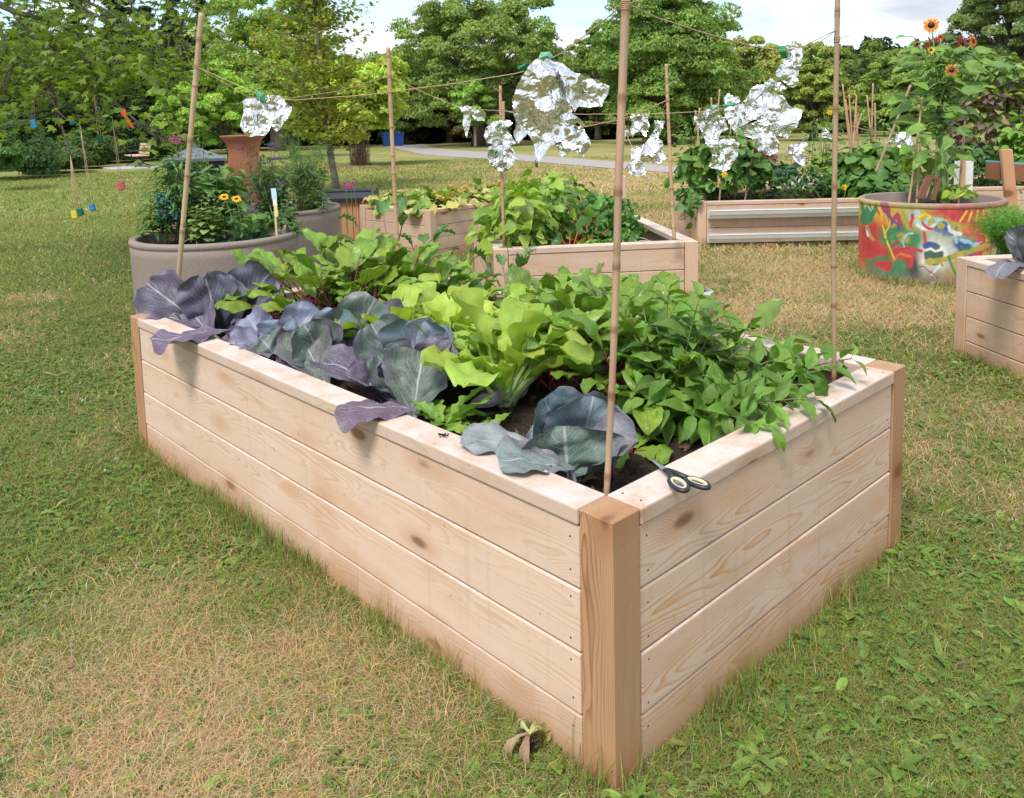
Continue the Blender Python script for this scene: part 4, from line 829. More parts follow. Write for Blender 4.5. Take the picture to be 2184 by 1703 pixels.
# ---- twine
def twine(label, pts, r=.0016, sag=0., col=(.50, .36, .22), name='twine', seed=0):
    pts = np.asarray(pts, float); L = np.concatenate([[0], np.cumsum(np.linalg.norm(np.diff(pts, axis=0), axis=1))]); n = max(20, int(L[-1]/.03)); k = np.linspace(0, L[-1], n)
    P = np.stack([np.interp(k, L, pts[:, j]) for j in range(3)], 1); rg = np.random.default_rng(seed)
    for j in range(len(pts)-1):
        m = (k >= L[j]) & (k <= L[j+1]); u = (k[m]-L[j])/(L[j+1]-L[j]+1e-9); P[m, 2] -= sag*4*u*(1-u)
    P += rg.normal(size=P.shape)*r*.25; mb = MB(); tube(mb, P, r, 5, col)
    q = rg.integers(0, n, n//2)
    for i in q: tube(mb, [P[i], P[i]+rg.normal(size=3)*r*4], r*.22, 3, col, cap=False)
    o = mb.build(name, M_['string'], None, org=pts[0]); tag(o, label, 'string'); return o
K1, K2, K3, K4 = at_pole(P1b, P1t, 6), at_pole(P2b, P2t, 143), at_pole(P3b, P3t, 63), at_pole(P4b, P4t, 163); KA, KB = at_pole(PAb, PAt, 236), at_pole(PBb, PBt, 214)
twine('twine from the thickest pole past the largest foil to the leaning left pole', [K1, D(1240, 82, 1.86), D(1200, 112, 1.90), D(1110, 156, 1.99), D(960, 180, 2.17), D(780, 203, 2.45), D(628, 214, 2.85), D(560, 206, 3.08), K2], .0014)
twine('twine from the leaning left pole behind the small foil to the pole above the kale', [K2, D(530, 208, 3.75), D(615, 210, 3.85), D(720, 195, 4.08), K4], .0016, seed=1)
twine('low twine from the pole above the kale to the foil cluster and right pole', [K4, D(900, 196, 4.22), D(985, 232, 4.05), D(1070, 237, 3.9), D(1240, 244, 3.6), D(1400, 243, 3.3), D(1500, 238, 3.1), D(1565, 228, 3.0), D(1640, 190, 2.85), D(1700, 125, 2.70), K3], .0015, seed=2)
twine('thick twine sloping from the top of the thickest pole down to the upper foil strip', [K1, D(1400, 38, 1.92), D(1500, 70, 2.05), D(1600, 98, 2.2), D(1672, 109, 2.33), D(1715, 98, 2.45), K3], .0016, seed=3)
twine('twine between the two slim poles of the cedar bed, dipping behind the largest foil', [KA, D(1120, 245, 5.2), D(1240, 272, 5.2), D(1330, 254, 5.2), KB], .0024, seed=4)
twine('twine from the slim bed pole down to the crumpled foil at its left', [KB, D(1398, 262, 5.3)], .002, seed=5)
twine('twine along the back of the cedar bed to the thin reddish pole', [KA, D(1180, 256, 5.8), D(1320, 264, 6.8)], .002, seed=6)
twine('twine slanting from the thin reddish pole down to the lowest foil', [D(1320, 266, 6.8), D(1338, 292, 6.2), D(1352, 322, 5.7)], .002, seed=7)
twine('twine strung between the far canes, above the squash leaves', [D(1690, 316, 9.), D(1800, 312, 9.), D(1900, 306, 9.)], .003, seed=8)
twine('upper twine strung between the far canes towards the sunflowers', [D(1812, 268, 9.3), D(1850, 278, 9.2), D(1905, 283, 8.6)], .003, seed=9)

# ================================================================== FOIL BIRD SCARERS: crumpled sheets, triangulated inside their outline
def foil_mat():
    m, t = newmat('aluminium_foil'); pos = N(t, 'ShaderNodeTexCoord').outputs['Object']
    a = mth(t, 'ABSOLUTE', mth(t, 'SUBTRACT', noise(t, pos, 13., 2, .45, .8), .5)); b = mth(t, 'ABSOLUTE', mth(t, 'SUBTRACT', noise(t, pos, 36., 1, .5, .8), .5)); h = mth(t, 'ADD', a, mth(t, 'MULTIPLY', b, .35))
    finish(t, (.93, .935, .94), .2, bump(t, h, .42, .07), metal=1.); return m
M_['foil'] = foil_mat(); M_['tape'] = plain('green_tape', None, .4, nsc=30, namp=.15, trans=.35)
def foil(label, d, sheets, tapes=(), amp=1., seed=0, cell=None):
    """sheets: outlines measured on the photograph (1 unit = 1/2184 width) at distance d, hung as crumpled sheets with real relief"""
    rg = np.random.default_rng(seed+101); c0 = D(*sheets[0][0], d); t = thing('foil_sheet_bundle', label, 'foil', c0); px = d/FOC
    for si, S in enumerate(sheets):
        S = np.array(S, float); P = []
        for a, b in zip(S, np.roll(S, -1, 0)):      # ragged outline
            L = np.hypot(*(b-a)); n = max(1, int(L/7)); nn = np.array([-(b-a)[1], (b-a)[0]])/(L+1e-6)
            for k in range(n): P.append(a+(b-a)*k/n+(nn*rg.normal()*1.1 if k else 0))
        P = np.array(P); cell_ = cell or max(3.2, np.sqrt(np.ptp(S[:, 0])*np.ptp(S[:, 1]))/24); lo, hi = P.min(0), P.max(0); q = rg.uniform(lo, hi, (int(np.prod(hi-lo)/(cell_**2)*1.2), 2))
        vin = [Vector(p) for p in P]+[Vector(p) for p in q]; n0 = len(P)
        vo, _, fo, *_r = delaunay_2d_cdt(vin, [], [list(range(n0))], 1, 1e-4); v2 = np.array([v[:] for v in vo]); f = np.array([x for x in fo if len(x) == 3])
        u, w = (v2[:, 0]-lo[0])*px, (v2[:, 1]-lo[1])*px; S_ = np.hypot(*(hi-lo))*px; ox = si*9.1+seed*3.7
        def ridge(x, y, s): return 1-np.abs(2*vnoise(x, y, s)-1)
        # long gathers running down from the knot, then finer and finer creases
        h = S_*.26*(fbm(u/S_*4.5+ox, w/S_*1.6, 3+seed, 3)-.5)+S_*.16*ridge(u/S_*7+ox+w/S_*1.5, w/S_*3.5, 7+seed)+S_*.055*ridge(u/S_*13+ox, w/S_*12, 11+seed)
        h = h+S_*.10*np.sin(u/S_*5.5+si*1.9+seed)
        h = (h-h.mean())*amp+si*.012-(w-w.mean())*.04
        V = np.array([D(a, b, d) for a, b in v2])+h[:, None]*(-_f)+rg.normal(size=(len(v2), 3))*S_*.0006
        mb = MB(); mb.add(V, f, (1, 1, 1)); mb.build('foil_sheet', M_['foil'], t, smooth=True)
    for k, (T, col) in enumerate(tapes):
        T = np.array(T, float); c = T.mean(0); mb = MB(); n = len(T); V = [D(a, b, d)-_f*(.022+.006*(i % 2)) for i, (a, b) in enumerate(T)]+[D(*c, d)-_f*.04]; V += [v+_f*.004 for v in V]
        F = [[i, (i+1) % n, n] for i in range(n)]+[[(i+1) % n+n+1, i+n+1, 2*n+1] for i in range(n)]; mb.add(V, {3: F, 4: [[i, i+n+1, (i+1) % n+n+1, (i+1) % n] for i in range(n)]}, col); mb.build('green_tape', M_['tape'], t, smooth=False)
GT, GT2 = (.02, .30, .12), (.22, .55, .38)
def Z3(z, ox, oy, sc): return [((ox+a/sc)/1.6927, (oy+b/sc)/1.6927) for a, b in z]
z = lambda L: Z3(L, 1600, 150, 2.4267)
foil('largest crumpled foil sheet, hanging left of the thickest bamboo pole', 1.93, [z([(790, 190), (860, 150), (960, 160), (1060, 210), (1130, 270), (1150, 380), (1170, 520), (1130, 620), (1270, 720), (1230, 745), (1180, 700), (1130, 800), (1100, 850), (970, 905), (900, 960), (830, 1055), (800, 980), (800, 900), (740, 800), (655, 900), (620, 830), (640, 720), (610, 620), (610, 500), (660, 380), (720, 280)]),
    z([(1000, 180), (1120, 260), (1330, 340), (1440, 415), (1430, 480), (1380, 582), (1190, 565), (1150, 625), (1090, 560), (1060, 440), (1020, 320)]), z([(1130, 770), (1220, 765), (1282, 900), (1225, 1010), (1120, 960), (1045, 1022), (975, 915), (1080, 870)])],
    [(z([(648, 235), (745, 200), (725, 275), (655, 265)]), GT), (z([(850, 112), (930, 110), (972, 160), (900, 160), (860, 215), (825, 175)]), GT2), (z([(1140, 765), (1200, 765), (1190, 795), (1150, 790)]), GT), (z([(800, 1040), (828, 1060), (828, 1108), (802, 1106)]), (.12, .20, .07))], seed=1)
z = lambda L: Z3(L, 700, 150, 2.988)
foil('small foil sheet hanging above the terracotta urn', 3.05, [z([(575, 615), (680, 600), (740, 640), (800, 780), (830, 900), (800, 990), (700, 1010), (590, 1030), (530, 930), (530, 860), (560, 780), (550, 660)]), z([(700, 600), (800, 585), (940, 590), (990, 660), (1085, 720), (1050, 850), (960, 950), (880, 970), (830, 900), (790, 790), (740, 690)])], [(z([(685, 525), (780, 575), (800, 680), (750, 680), (700, 610)]), (.10, .45, .25))], seed=2)
z = lambda L: Z3(L, 2300, 150, 2.8386)
foil('large foil cluster left of the right pole, with a wide pointed flap', 2.78, [z([(1190, 470), (1250, 430), (1330, 440), (1390, 520), (1480, 560), (1550, 640), (1680, 715), (1640, 800), (1520, 1005), (1420, 930), (1380, 850), (1300, 800), (1200, 800), (1080, 860), (1010, 910), (1040, 780), (1030, 680), (1140, 560)]), z([(1060, 860), (1300, 790), (1390, 940), (1442, 1120), (1330, 1185), (1240, 1130), (1200, 1010), (1120, 960)]), z([(875, 700), (960, 680), (1060, 650), (1110, 740), (1050, 850), (1000, 980), (930, 900), (880, 780)])],
    [(z([(1280, 440), (1340, 430), (1370, 490), (1300, 500)]), (.45, .72, .6))], seed=3)
foil('long narrow twisted foil hanging left in the cluster above the cucumber vines', 2.95, [z([(595, 750), (700, 700), (760, 660), (820, 720), (900, 810), (925, 900), (840, 960), (828, 1080), (820, 1165), (740, 1080), (690, 960), (650, 860), (600, 820)]), z([(830, 1020), (920, 985), (1045, 1050), (1030, 1170), (930, 1310), (860, 1340), (750, 1280), (770, 1150), (830, 1170)])], [(z([(745, 660), (815, 665), (810, 700), (760, 710)]), (.4, .7, .55))], seed=4)
foil('rounded foil puff with green tape over the middle of the foil cluster', 2.9, [z([(895, 580), (930, 530), (985, 560), (1040, 560), (1050, 620), (1000, 650), (950, 640), (905, 640)])], [(z([(850, 665), (920, 635), (1000, 650), (960, 700), (900, 705)]), (.12, .5, .28))], amp=1.2, seed=5)
foil('upper ragged foil strip on the line just left of the right pole', 2.38, [z([(1480, 100), (1540, 40), (1600, 20), (1690, 65), (1695, 150), (1675, 290), (1610, 480), (1550, 460), (1450, 370), (1440, 300), (1500, 220), (1490, 150)])], [(z([(1420, 60), (1490, 65), (1520, 130), (1510, 190), (1460, 190), (1425, 130)]), (.03, .36, .14))], seed=6)
foil('white cloth-like foil scrap behind the upper ragged strip', 2.85, [z([(1300, 420), (1360, 390), (1450, 400), (1550, 470), (1480, 510), (1380, 500)])], seed=7)
z = lambda L: Z3(L, 1600, 150, 2.4267)
foil('small drooping foil scrap tied midway on the low twine', 4.0, [z([(135, 575), (190, 565), (240, 570), (372, 630), (360, 690), (300, 695), (245, 640), (235, 720), (210, 850), (175, 740), (180, 640)])], seed=8, cell=4)
foil('upper foil of the pair behind the slim bean pole', 5.1, [z([(370, 760), (430, 710), (500, 690), (580, 690), (610, 720), (560, 770), (600, 830), (640, 890), (580, 930), (480, 905), (390, 890), (355, 830)])], [(z([(470, 730), (490, 725), (490, 760), (472, 755)]), (.1, .5, .28))], seed=9, cell=4)
foil('lower round foil of the pair behind the slim bean pole', 5.15, [z([(400, 920), (520, 900), (610, 940), (658, 1010), (610, 1080), (560, 1140), (480, 1130), (420, 1090), (388, 1010)])], [(z([(440, 965), (475, 950), (480, 985), (450, 985)]), (.05, .4, .15))], seed=10, cell=4)
foil('pointed foil hanging directly from the line left of the mid pole', 5.2, [z([(1645, 650), (1700, 625), (1780, 640), (1805, 760), (1775, 840), (1730, 790), (1680, 800), (1660, 850), (1645, 760)])], [(z([(1670, 632), (1720, 625), (1715, 645), (1675, 648)]), (.05, .4, .15))], seed=11, cell=4)
foil('crumpled foil with a twisted neck left of the mid pole', 5.3, [z([(1850, 690), (1935, 700), (1900, 800), (1875, 850), (1920, 870), (1925, 950), (1965, 1030), (1900, 1070), (1760, 1060), (1735, 1000), (1740, 910), (1810, 850), (1860, 770)])], [(z([(1895, 675), (1915, 680), (1905, 700)]), (.1, .5, .3))], seed=12, cell=4)
foil('lowest foil scrap with a pointed tail left of the mid pole', 5.7, [z([(1650, 930), (1700, 920), (1750, 960), (1750, 1050), (1800, 1165), (1780, 1220), (1740, 1170), (1680, 1185), (1590, 1115), (1640, 1040)])], seed=13, cell=4)
foil('tiny foil scrap right beside the thickest pole', 6.2, [z([(1555, 740), (1590, 735), (1650, 810), (1600, 830), (1590, 880), (1560, 830)])], seed=14, cell=4)
z = lambda L: Z3(L, 2300, 150, 2.8386)
foil('crumpled foil standing over the pepper leaves of the gutter bed', 8.6, [z([(1510, 1110), (1580, 1050), (1650, 1050), (1720, 1025), (1740, 1060), (1690, 1100), (1720, 1180), (1710, 1280), (1640, 1250), (1600, 1180), (1530, 1160)])], seed=15, cell=3)
foil('small domed foil piece among the tomato tops, left of the canes', 9.2, [z([(1880, 960), (1930, 890), (1970, 940), (1987, 1000), (1950, 980), (1890, 990)])], seed=16, cell=3)
z = lambda L: Z3(L, 2950, 0, 2.241)
foil('ball of foil wrapped round the slanting cane behind the graffiti planter', 8.15, [z([(640, 1090), (690, 1065), (760, 1080), (770, 1150), (740, 1210), (670, 1195), (640, 1150)])], seed=17, cell=3, amp=1.3)
foil('small foil knot left of the foil ball behind the graffiti planter', 8.3, [z([(560, 1140), (600, 1125), (635, 1150), (600, 1175), (570, 1190)])], seed=18, cell=3)

# ================================================================== OBJECTS BEHIND
# scissors on the cap board
def scissors():
    tip = G(1376, 977, .590); hnd = G(1500, 1058, .590); ax = nrm(hnd-tip); L = .205; t = thing('scissors', 'open scissors with black and cream handles lying on the cap board', 'scissors', tip)
    n_ = UP; b_ = np.cross(n_, ax)
    def pt(u, w, z=0): return tip+ax*u*L+b_*w*L+UP*(z+.0015)
    def plate(P, z, th_, name, mat, par, col=(1, 1, 1)):
        mb = MB(); n = len(P); A = [pt(a, b, z) for a, b in P]; B = [pt(a, b, z+th_) for a, b in P]; c1 = np.mean(A, 0); c2 = np.mean(B, 0)
        mb.add(A+B+[c1, c2], {4: [[i, (i+1) % n, (i+1) % n+n, i+n] for i in range(n)], 3: [[i+n, (i+1) % n+n, 2*n+1] for i in range(n)]+[[(i+1) % n, i, 2*n] for i in range(n)]}, col); return mb.build(name, mat, par, smooth=False)
    sg = 1 if ((pt(.5, .2)-CAM) @ ROT.T)[1]/((pt(.5, .2)-CAM) @ ROT.T)[2] > ((pt(.5, -.2)-CAM) @ ROT.T)[1]/((pt(.5, -.2)-CAM) @ ROT.T)[2] else -1
    F = lambda P: [(a, b*sg) for a, b in P]
    plate(F([(0, 0), (.15, -.022), (.35, -.036), (.5, -.03), (.5, .035), (.3, .02), (.12, .004)]), .001, .0016, 'blade', M_['metal'], t)
    plate(F([(.02, .012), (.18, .02), (.42, .052), (.5, .05), (.5, -.01), (.32, -.004), (.15, .004)]), .0032, .0016, 'blade', M_['metal'], t)
    mb = MB(); c = pt(.42, .008*sg, .0055); lathe(mb, [(0, .0022), (.0035, .0018), (.0042, -.001)], c, 16); mb.build('pivot_screw', M_['black'], t)
    for (cu, cw, ru, rw, s0) in ((.80, .115, .155, .075, (.47, .035)), (.86, -.075, .14, .066, (.47, -.012))):
        mb = MB(); a = np.linspace(0, 2*np.pi, 33)[:-1]; rot = .22*(1 if cw > 0 else -1); cu_ = cu+np.cos(a)*ru*np.cos(rot)-np.sin(a)*rw*np.sin(rot); cw_ = cw+np.cos(a)*ru*np.sin(rot)+np.sin(a)*rw*np.cos(rot)
        P = np.array([pt(u, w*sg, .007) for u, w in zip(cu_, cw_)]); P = np.concatenate([P, P[:2]]); tube(mb, P, .0055, 8, (.025, .025, .03), cap=False)
        tube(mb, [pt(s0[0]-.05, s0[1]*sg, .004), pt(s0[0]+.05, s0[1]*sg*1.2, .006), pt(cu-ru*.9, (cw*.72)*sg, .007)], [.004, .006, .0065], 8, (.025, .025, .03))
        h = mb.build('handle', M_['black'], t); mb = MB(); c = P.mean(0); Q = c+(P-c)*.80; tube(mb, Q+UP*.0012, .0042, 8, (.62, .55, .36), cap=False); g_ = mb.build('grip_lining', M_['any'], h, org=t['_o'])
scissors()
# terracotta urn
def Dz(px, py, d): return D(px, py, d)
d_ = 8.9; b = D(534, 560, d_); H_ = 1.37-(287-270)*d_/FOC; R_ = lambda p: p*d_/FOC/2; t = thing('terracotta_urn', 'tall flared terracotta urn behind the round planters', 'urn', (b[0], b[1], 0))
mb = MB(); zt = D(534, 288, d_)[2]; prof = [(R_(66), 0), (R_(72), .2), (R_(78), .45), (R_(76), zt-.42), (R_(66), zt-.28), (R_(62), zt-.2), (R_(66), zt-.11), (R_(78), zt-.05), (R_(92), zt-.012), (R_(93), zt), (R_(90), zt+.001), (R_(74), zt-.06), (R_(58), zt-.2), (R_(60), zt-.5)]
lathe(mb, prof, (b[0], b[1], 0), 64, (.46, .17, .095)); mb.build('urn_body', plain('terracotta', None, .85, nsc=5, namp=.12, bst=.1), t)
# black compost bin with grey pyramid lid
d_ = 8.2; c = D(425, 500, d_); t = thing('compost_bin', 'black square compost bin with a grey pyramid lid behind the planters', 'compost bin', (c[0], c[1], 0)); w = 136*d_/FOC/2*.86; zt = D(425, 342, d_)[2]; rz = YAW+.35; ax = np.array([[math.cos(rz), math.sin(rz), 0], [-math.sin(rz), math.cos(rz), 0], [0, 0, 1]])
def frustum(mb, c, z0, z1, w0, w1, ax, col): 
    P = [np.array([c[0], c[1], 0])+ax[0]*sx*w+ax[1]*sy*w+UP*z for z, w in ((z0, w0), (z1, w1)) for sx, sy in ((-1, -1), (1, -1), (1, 1), (-1, 1))]
    mb.add(P, {4: [[0, 1, 5, 4], [1, 2, 6, 5], [2, 3, 7, 6], [3, 0, 4, 7], [4, 5, 6, 7], [3, 2, 1, 0]]}, col)
mb = MB(); frustum(mb, c, 0, zt, w*.98, w*.90, ax, (.02, .021, .024)); frustum(mb, c, zt-.05, zt, w*1.0, w*1.0, ax, (.02, .021, .024)); mb.build('bin_body', plain('black_bin_plastic', None, .55, nsc=20, namp=.2), t, smooth=False)
for k in range(4):
    pass
mb = MB(); frustum(mb, c, zt, zt+.025, w*1.08, w*1.06, ax, (.17, .18, .20)); frustum(mb, c, zt+.025, zt+.125, w*1.03, w*.14, ax, (.34, .36, .40)); frustum(mb, c, zt+.124, zt+.165, w*.12, w*.09, ax, (.30, .31, .33)); mb.build('lid', plain('grey_lid', None, .38, nsc=8, namp=.1), t, smooth=False)
# cedar compost box with black curved lid
d_ = 9.7; c = D(742, 450, d_); zt = D(742, 424, d_)[2]; t = thing('cedar_box', 'cedar slatted compost box with a black hinged lid, left of the squash bed', 'compost box', (c[0], c[1], 0)); a1 = nrm(V3((.733, -.68))); a2 = nrm(V3((.68, .733)))
wb = 46*d_/FOC; n = 7
for s_, (u, v) in enumerate(((a1, a2), (a2, a1))):
    for sg in (-1, 1):
        mb = MB()
        for k in range(n): box(mb, np.array([c[0], c[1], 0])+u*((k+.5)/n-.5)*(wb*2-.03)*1.0+v*sg*(wb-.012)+UP*zt/2, (zt, (wb*2-.03)/n-.004, .02), [UP, u, v], .003)
        mb.build('slat_panel', M_['cedar'] if 'cedar' in M_ else M_.setdefault('cedar', wood_mat('orange_cedar', (.60, .33, .19), (.42, .19, .09), .0, .4, .5)), t)
mb = MB(); L_ = wb*1.18; pr = [(-L_, 0), (-L_, .06), (-L_*.8, .1), (-L_*.3, .115), (L_*.6, .075), (L_, .03), (L_, 0)]; P = [np.array([c[0], c[1], zt])+a2*-x*1+UP*z+a1*s*L_*1.1 for s in (-1, 1) for x, z in pr]; m_ = len(pr)
mb.add(P, {4: [[i, (i+1) % m_, (i+1) % m_+m_, i+m_] for i in range(m_)], 3: [[0, i+1, i] for i in range(1, m_-1)]+[[m_, m_+i, m_+i+1] for i in range(1, m_-1)]}, (.03, .031, .036))
for q in (-.5, -.1, .3): box(mb, np.array([c[0], c[1], zt+.105-abs(q)*.03])+a1*0+a2*q*-L_, (L_*2.0, .03, .02), [a1, a2, UP], .004, (.05, .052, .06))
mb.build('lid', M_['black'], t, smooth=False)
# painted blue board low behind the planter
c = D(360, 505, 7.6); t = thing('painted_board', 'light blue board painted with purple blobs behind the nearest planter', 'painted board', (c[0], c[1], 0)); u = nrm(V3(_r)); mb = MB()
box(mb, D(368, 440, 7.6), (.30, .03, .26), [nrm(u+UP*.12), nrm(V3(_f)), UP], .006, (.11, .42, .62)); mb.build('panel', M_['any'], t)
mb = MB()
for k, (a, b_) in enumerate(((348, 452), (372, 428), (390, 446), (362, 466), (384, 420))): lathe(mb, [(0, .004), (.022, .003), (.024, -.001)], D(a, b_, 7.582), 12, (.22, .16, .38), ax=np.array([u, UP, -V3(_f)]))
mb.build('painted_spots', M_['any'], t); mb = MB(); box(mb, D(372, 470, 7.63)*np.array([1, 1, 0])+UP*.3, (.6, .04, .03), [UP, u, V3(_f)], .004, (.5, .33, .2)); mb.build('stake', M_['woodp'], t)
# plant tag in the nearest planter
p0 = D(590, 500, 5.75); mb = MB(); box(mb, (p0+D(584, 412, 5.75))/2, (.33, .014, .002), [nrm(D(584, 405, 5.75)-p0), u, V3(_f)], .0006, (.42, .28, .16)); t = thing('plant_tag', 'upright plant tag with a pale picture on a thin stick, in the nearest planter', 'plant tag', p0); mb.build('stick', M_['woodp'], t)
mb = MB()
for q0, q1, cl in ((0, .38, (.45, .66, .78)), (.38, .62, (.75, .72, .62)), (.62, 1., (.72, .60, .22))):
    A_2, B_2 = D(583, 402, 5.73), D(590, 462, 5.73); ctr = A_2+(B_2-A_2)*(q0+q1)/2; box(mb, ctr, (np.linalg.norm(B_2-A_2)*(q1-q0), .034*(1-.5*q0), .0025), [nrm(B_2-A_2), u, V3(_f)], 0, cl)
mb.build('picture_card', M_['any'], t)
# park bench on its pad
g = G(296, 358); u = nrm(V3(_f)*.55+V3(_r)*.83); v = np.cross(UP, u); t = thing('park_bench', 'park bench with black iron ends and wooden slats on a concrete pad', 'bench', g)
def bp(a, b, z): return g+u*a+v*b+UP*z      # a: front-back, b: along the seat
for s_ in (-.85, .85):
    mb = MB(); ir = (.02, .03, .035)
    for P in ([(-.30, 0), (-.22, .12), (-.02, .18), (.02, .38)], [(.28, 0), (.2, .12), (.02, .18), (-.02, .38)], [(-.34, .40), (.22, .42)], [(.20, .40), (.30, .86)], [(-.34, .40), (-.40, .62), (.2, .66)]): tube(mb, [bp(a, s_, z) for a, z in P], .028, 6, ir)
    mb.build('iron_end', M_['black'], t)
for k in range(5): mb = MB(); box(mb, bp(-.28+.115*k, 0, .455), (1.9, .09, .035), [v, u, UP], .006, (.5, .33, .2)); mb.build('seat_slat', M_['woodp'], t)
for k in range(4): mb = MB(); box(mb, bp(.215+.024*k, 0, .54+.10*k), (1.9, .085, .035), [v, nrm(UP+u*.2), nrm(u-UP*.2)], .006, (.5, .33, .2)); mb.build('back_slat', M_['woodp'], t)
mb = MB(); box(mb, g+UP*.02-u*.25, (1.7, 2.6, .07), [u, v, UP], .01, (.52, .5, .47)); tag(mb.build('pavement', M_['any']), None, None, kind='structure')
# things hung from the maple: sponges and a ribbon
def sponge(label, px, py, w, h, col, d, top, col2=None, tilt=0.):
    c = D(px, py, d); t = thing('hanging_sponge', label, 'sponge', c); u = nrm(_r+UP*tilt); up = nrm(np.cross(u, -_f)); up = up if up[2] > 0 else -up; mb = MB(); box(mb, c, (w*d/FOC, h*d/FOC, .028), [u, up, _f], .006, col, seg=2); mb.build('foam_block', M_['sponge'], t)
    if col2: mb = MB(); box(mb, c+_f*.019, (w*d/FOC, h*d/FOC, .012), [u, up, _f], .002, col2); mb.build('scouring_pad', M_['sponge'], t)
    p = c+UP*h*d/FOC*.45; j = np.argmin(np.hypot(MAPLE[:, 3]-top[0], MAPLE[:, 4]-top[1])); q = MAPLE[j, :3]; mb = MB()
    for s_ in (-.012, .012): tube(mb, [p+_r*s_, (p+_r*s_)*.8+q*.2, q], .0022, 4, (.5, .38, .24))
    mb.build('string', M_['string'], t)
M_['sponge'] = plain('sponge_foam', None, .9, nsc=60, namp=.3, bst=.6)
for q in (('bright blue hanging sponge at the far left', 72, 265, 13, 19, (.03, .28, .50), 7.5, (66, 151), None), ('dark teal sponge caught in the maple twig', 157, 260, 15, 13, (.01, .14, .14), 7.2, (150, 252), None), ('dark green sponge with a yellow back, hanging highest', 213, 297, 13, 15, (.005, .10, .06), 7.0, (203, 193), (.5, .5, .12)), ('yellow sponge hanging low over the lawn', 159, 458, 12, 17, (.62, .48, .06), 7., (150, 330), None),
          ('green sponge touching the low yellow one', 171, 453, 13, 15, (.0, .13, .09), 7.1, (150, 330), None), ('blue sponge lowest at right over the lawn', 197, 443, 11, 14, (.02, .20, .46), 7.1, (170, 262), None), ('pinkish red cut sponge hanging in front of the lawn', 258, 397, 15, 17, (.55, .12, .10), 7., (255, 330), None)): sponge(q[0], q[1], q[2], q[3], q[4], q[5], q[6], q[7], q[8], .25)
rib = [D(a, b, 6.8) for a, b in ((262, 232), (264, 244), (270, 252), (276, 262), (283, 273))]; mb = MB(); W_ = [.020, .024, .012, .020, .014]
V = [];  [V.extend([p-_r*w_+UP*w_*.3, p+_r*w_-UP*w_*.3]) for p, w_ in zip(rib, W_)]; V2 = [q+_f*.002 for q in V]; nR = len(V)
mb.add(V+V2, {4: [[2*i, 2*i+1, 2*i+3, 2*i+2] for i in range(4)]+[[2*i+nR+2, 2*i+nR+3, 2*i+nR+1, 2*i+nR] for i in range(4)]}, (.95, .13, .01)); tag(mb.build('ribbon', M_['petal'], org=rib[0]), 'bright orange plastic ribbon tied to a maple branch', 'ribbon')
# distant cars and blue recycling bins
def car(label, px, py, d, L, col):
    g = G(px, py); g = D(px, py, d); g[2] = 0; t = thing('parked_car', label, 'car', g); u = nrm(V3(_r)); v = nrm(V3(_f)); prof = [(-.5, .25), (-.5, .62), (-.47, .75), (-.3, .82), (-.2, 1.25), (.12, 1.3), (.26, .9), (.46, .78), (.5, .6), (.5, .25)]
    mb = MB(); P = [g+u*x*L+v*s*.85*(1 if z < .9 else .8)+UP*z for s in (-1, 1) for x, z in prof]; m_ = len(prof); mb.add(P, {4: [[i, (i+1) % m_, (i+1) % m_+m_, i+m_] for i in range(m_)], 3: [[0, i+1, i] for i in range(1, m_-1)]+[[m_, m_+i, m_+i+1] for i in range(1, m_-1)]}, col); mb.build('car_body', M_['any'], t, smooth=False)
    mb = MB(); mb.add([g+u*x*L-v*.86*(1 if z < .9 else .83)+UP*z for x, z in ((-.27, .88), (.2, .88), (.1, 1.2), (-.18, 1.17))], np.array([[0, 1, 2, 3]]), (.03, .04, .05)); mb.build('side_window', M_['black'], t)
    for x in (-.3, .3): mb = MB(); lathe(mb, [(0, .1), (.2, .1), (.31, .08), (.31, -.08), (0, -.08)], g+u*x*L-v*.82+UP*.31, 20, (.02, .02, .02), ax=np.array([u, UP, -v])); mb.build('wheel', M_['black'], t)
car('white car parked far off behind the foil flap', 1596, 300, 60, 4.4, (.75, .76, .78)); car('silver grey car parked far off to the right of the white one', 1682, 300, 60, 4.3, (.5, .52, .55))
for (px, lab) in ((826, 'left one of two far blue bins under the dark trees'), (850, 'right one of two far blue bins under the dark trees')):
    g = D(px, 297, 50); g[2] = 0; t = thing('blue_bin', lab, 'bin', g); mb = MB(); frustum(mb, g, 0, .75, .22, .29, ax, (.015, .08, .32)); mb.build('bin_body', M_['any'], t, smooth=False); mb = MB(); frustum(mb, g, .75, .83, .31, .27, ax, (.01, .05, .22)); mb.build('lid', M_['any'], t, smooth=False)
# white board on a stake, brown frame, wooden sign behind the graffiti planter
g = D(2050, 410, 8.9); t = thing('white_board', 'white board fixed to a wooden stake behind the graffiti planter', 'board', g); u = nrm(V3(_r)); v = nrm(V3(_f)); mb = MB(); box(mb, D(2061, 377, 8.9), (.14, .012, .34), [u, v, UP], .002, (.72, .74, .72)); mb.build('panel', M_['any'], t); mb = MB(); box(mb, D(2045, 377, 8.93), (.10, .012, .34), [u, v, UP], .002, (.66, .68, .66)); mb.build('panel', M_['any'], t)
mb = MB(); box(mb, D(2052, 400, 8.87), (.62, .045, .03), [UP, u, v], .004, (.5, .33, .2)); mb.build('stake', M_['cedar'], t)
g = D(2152, 470, 7.9); t = thing('wooden_sign', 'brown wooden board with a blue top edge on a post, at the right edge', 'sign', g); mb = MB(); box(mb, D(2155, 425, 7.9), (.95, .11, .045), [nrm(D(2147, 341, 7.9)-D(2160, 480, 7.9)), u, v], .005, (.5, .33, .2)); mb.build('post', M_['cedar'], t)
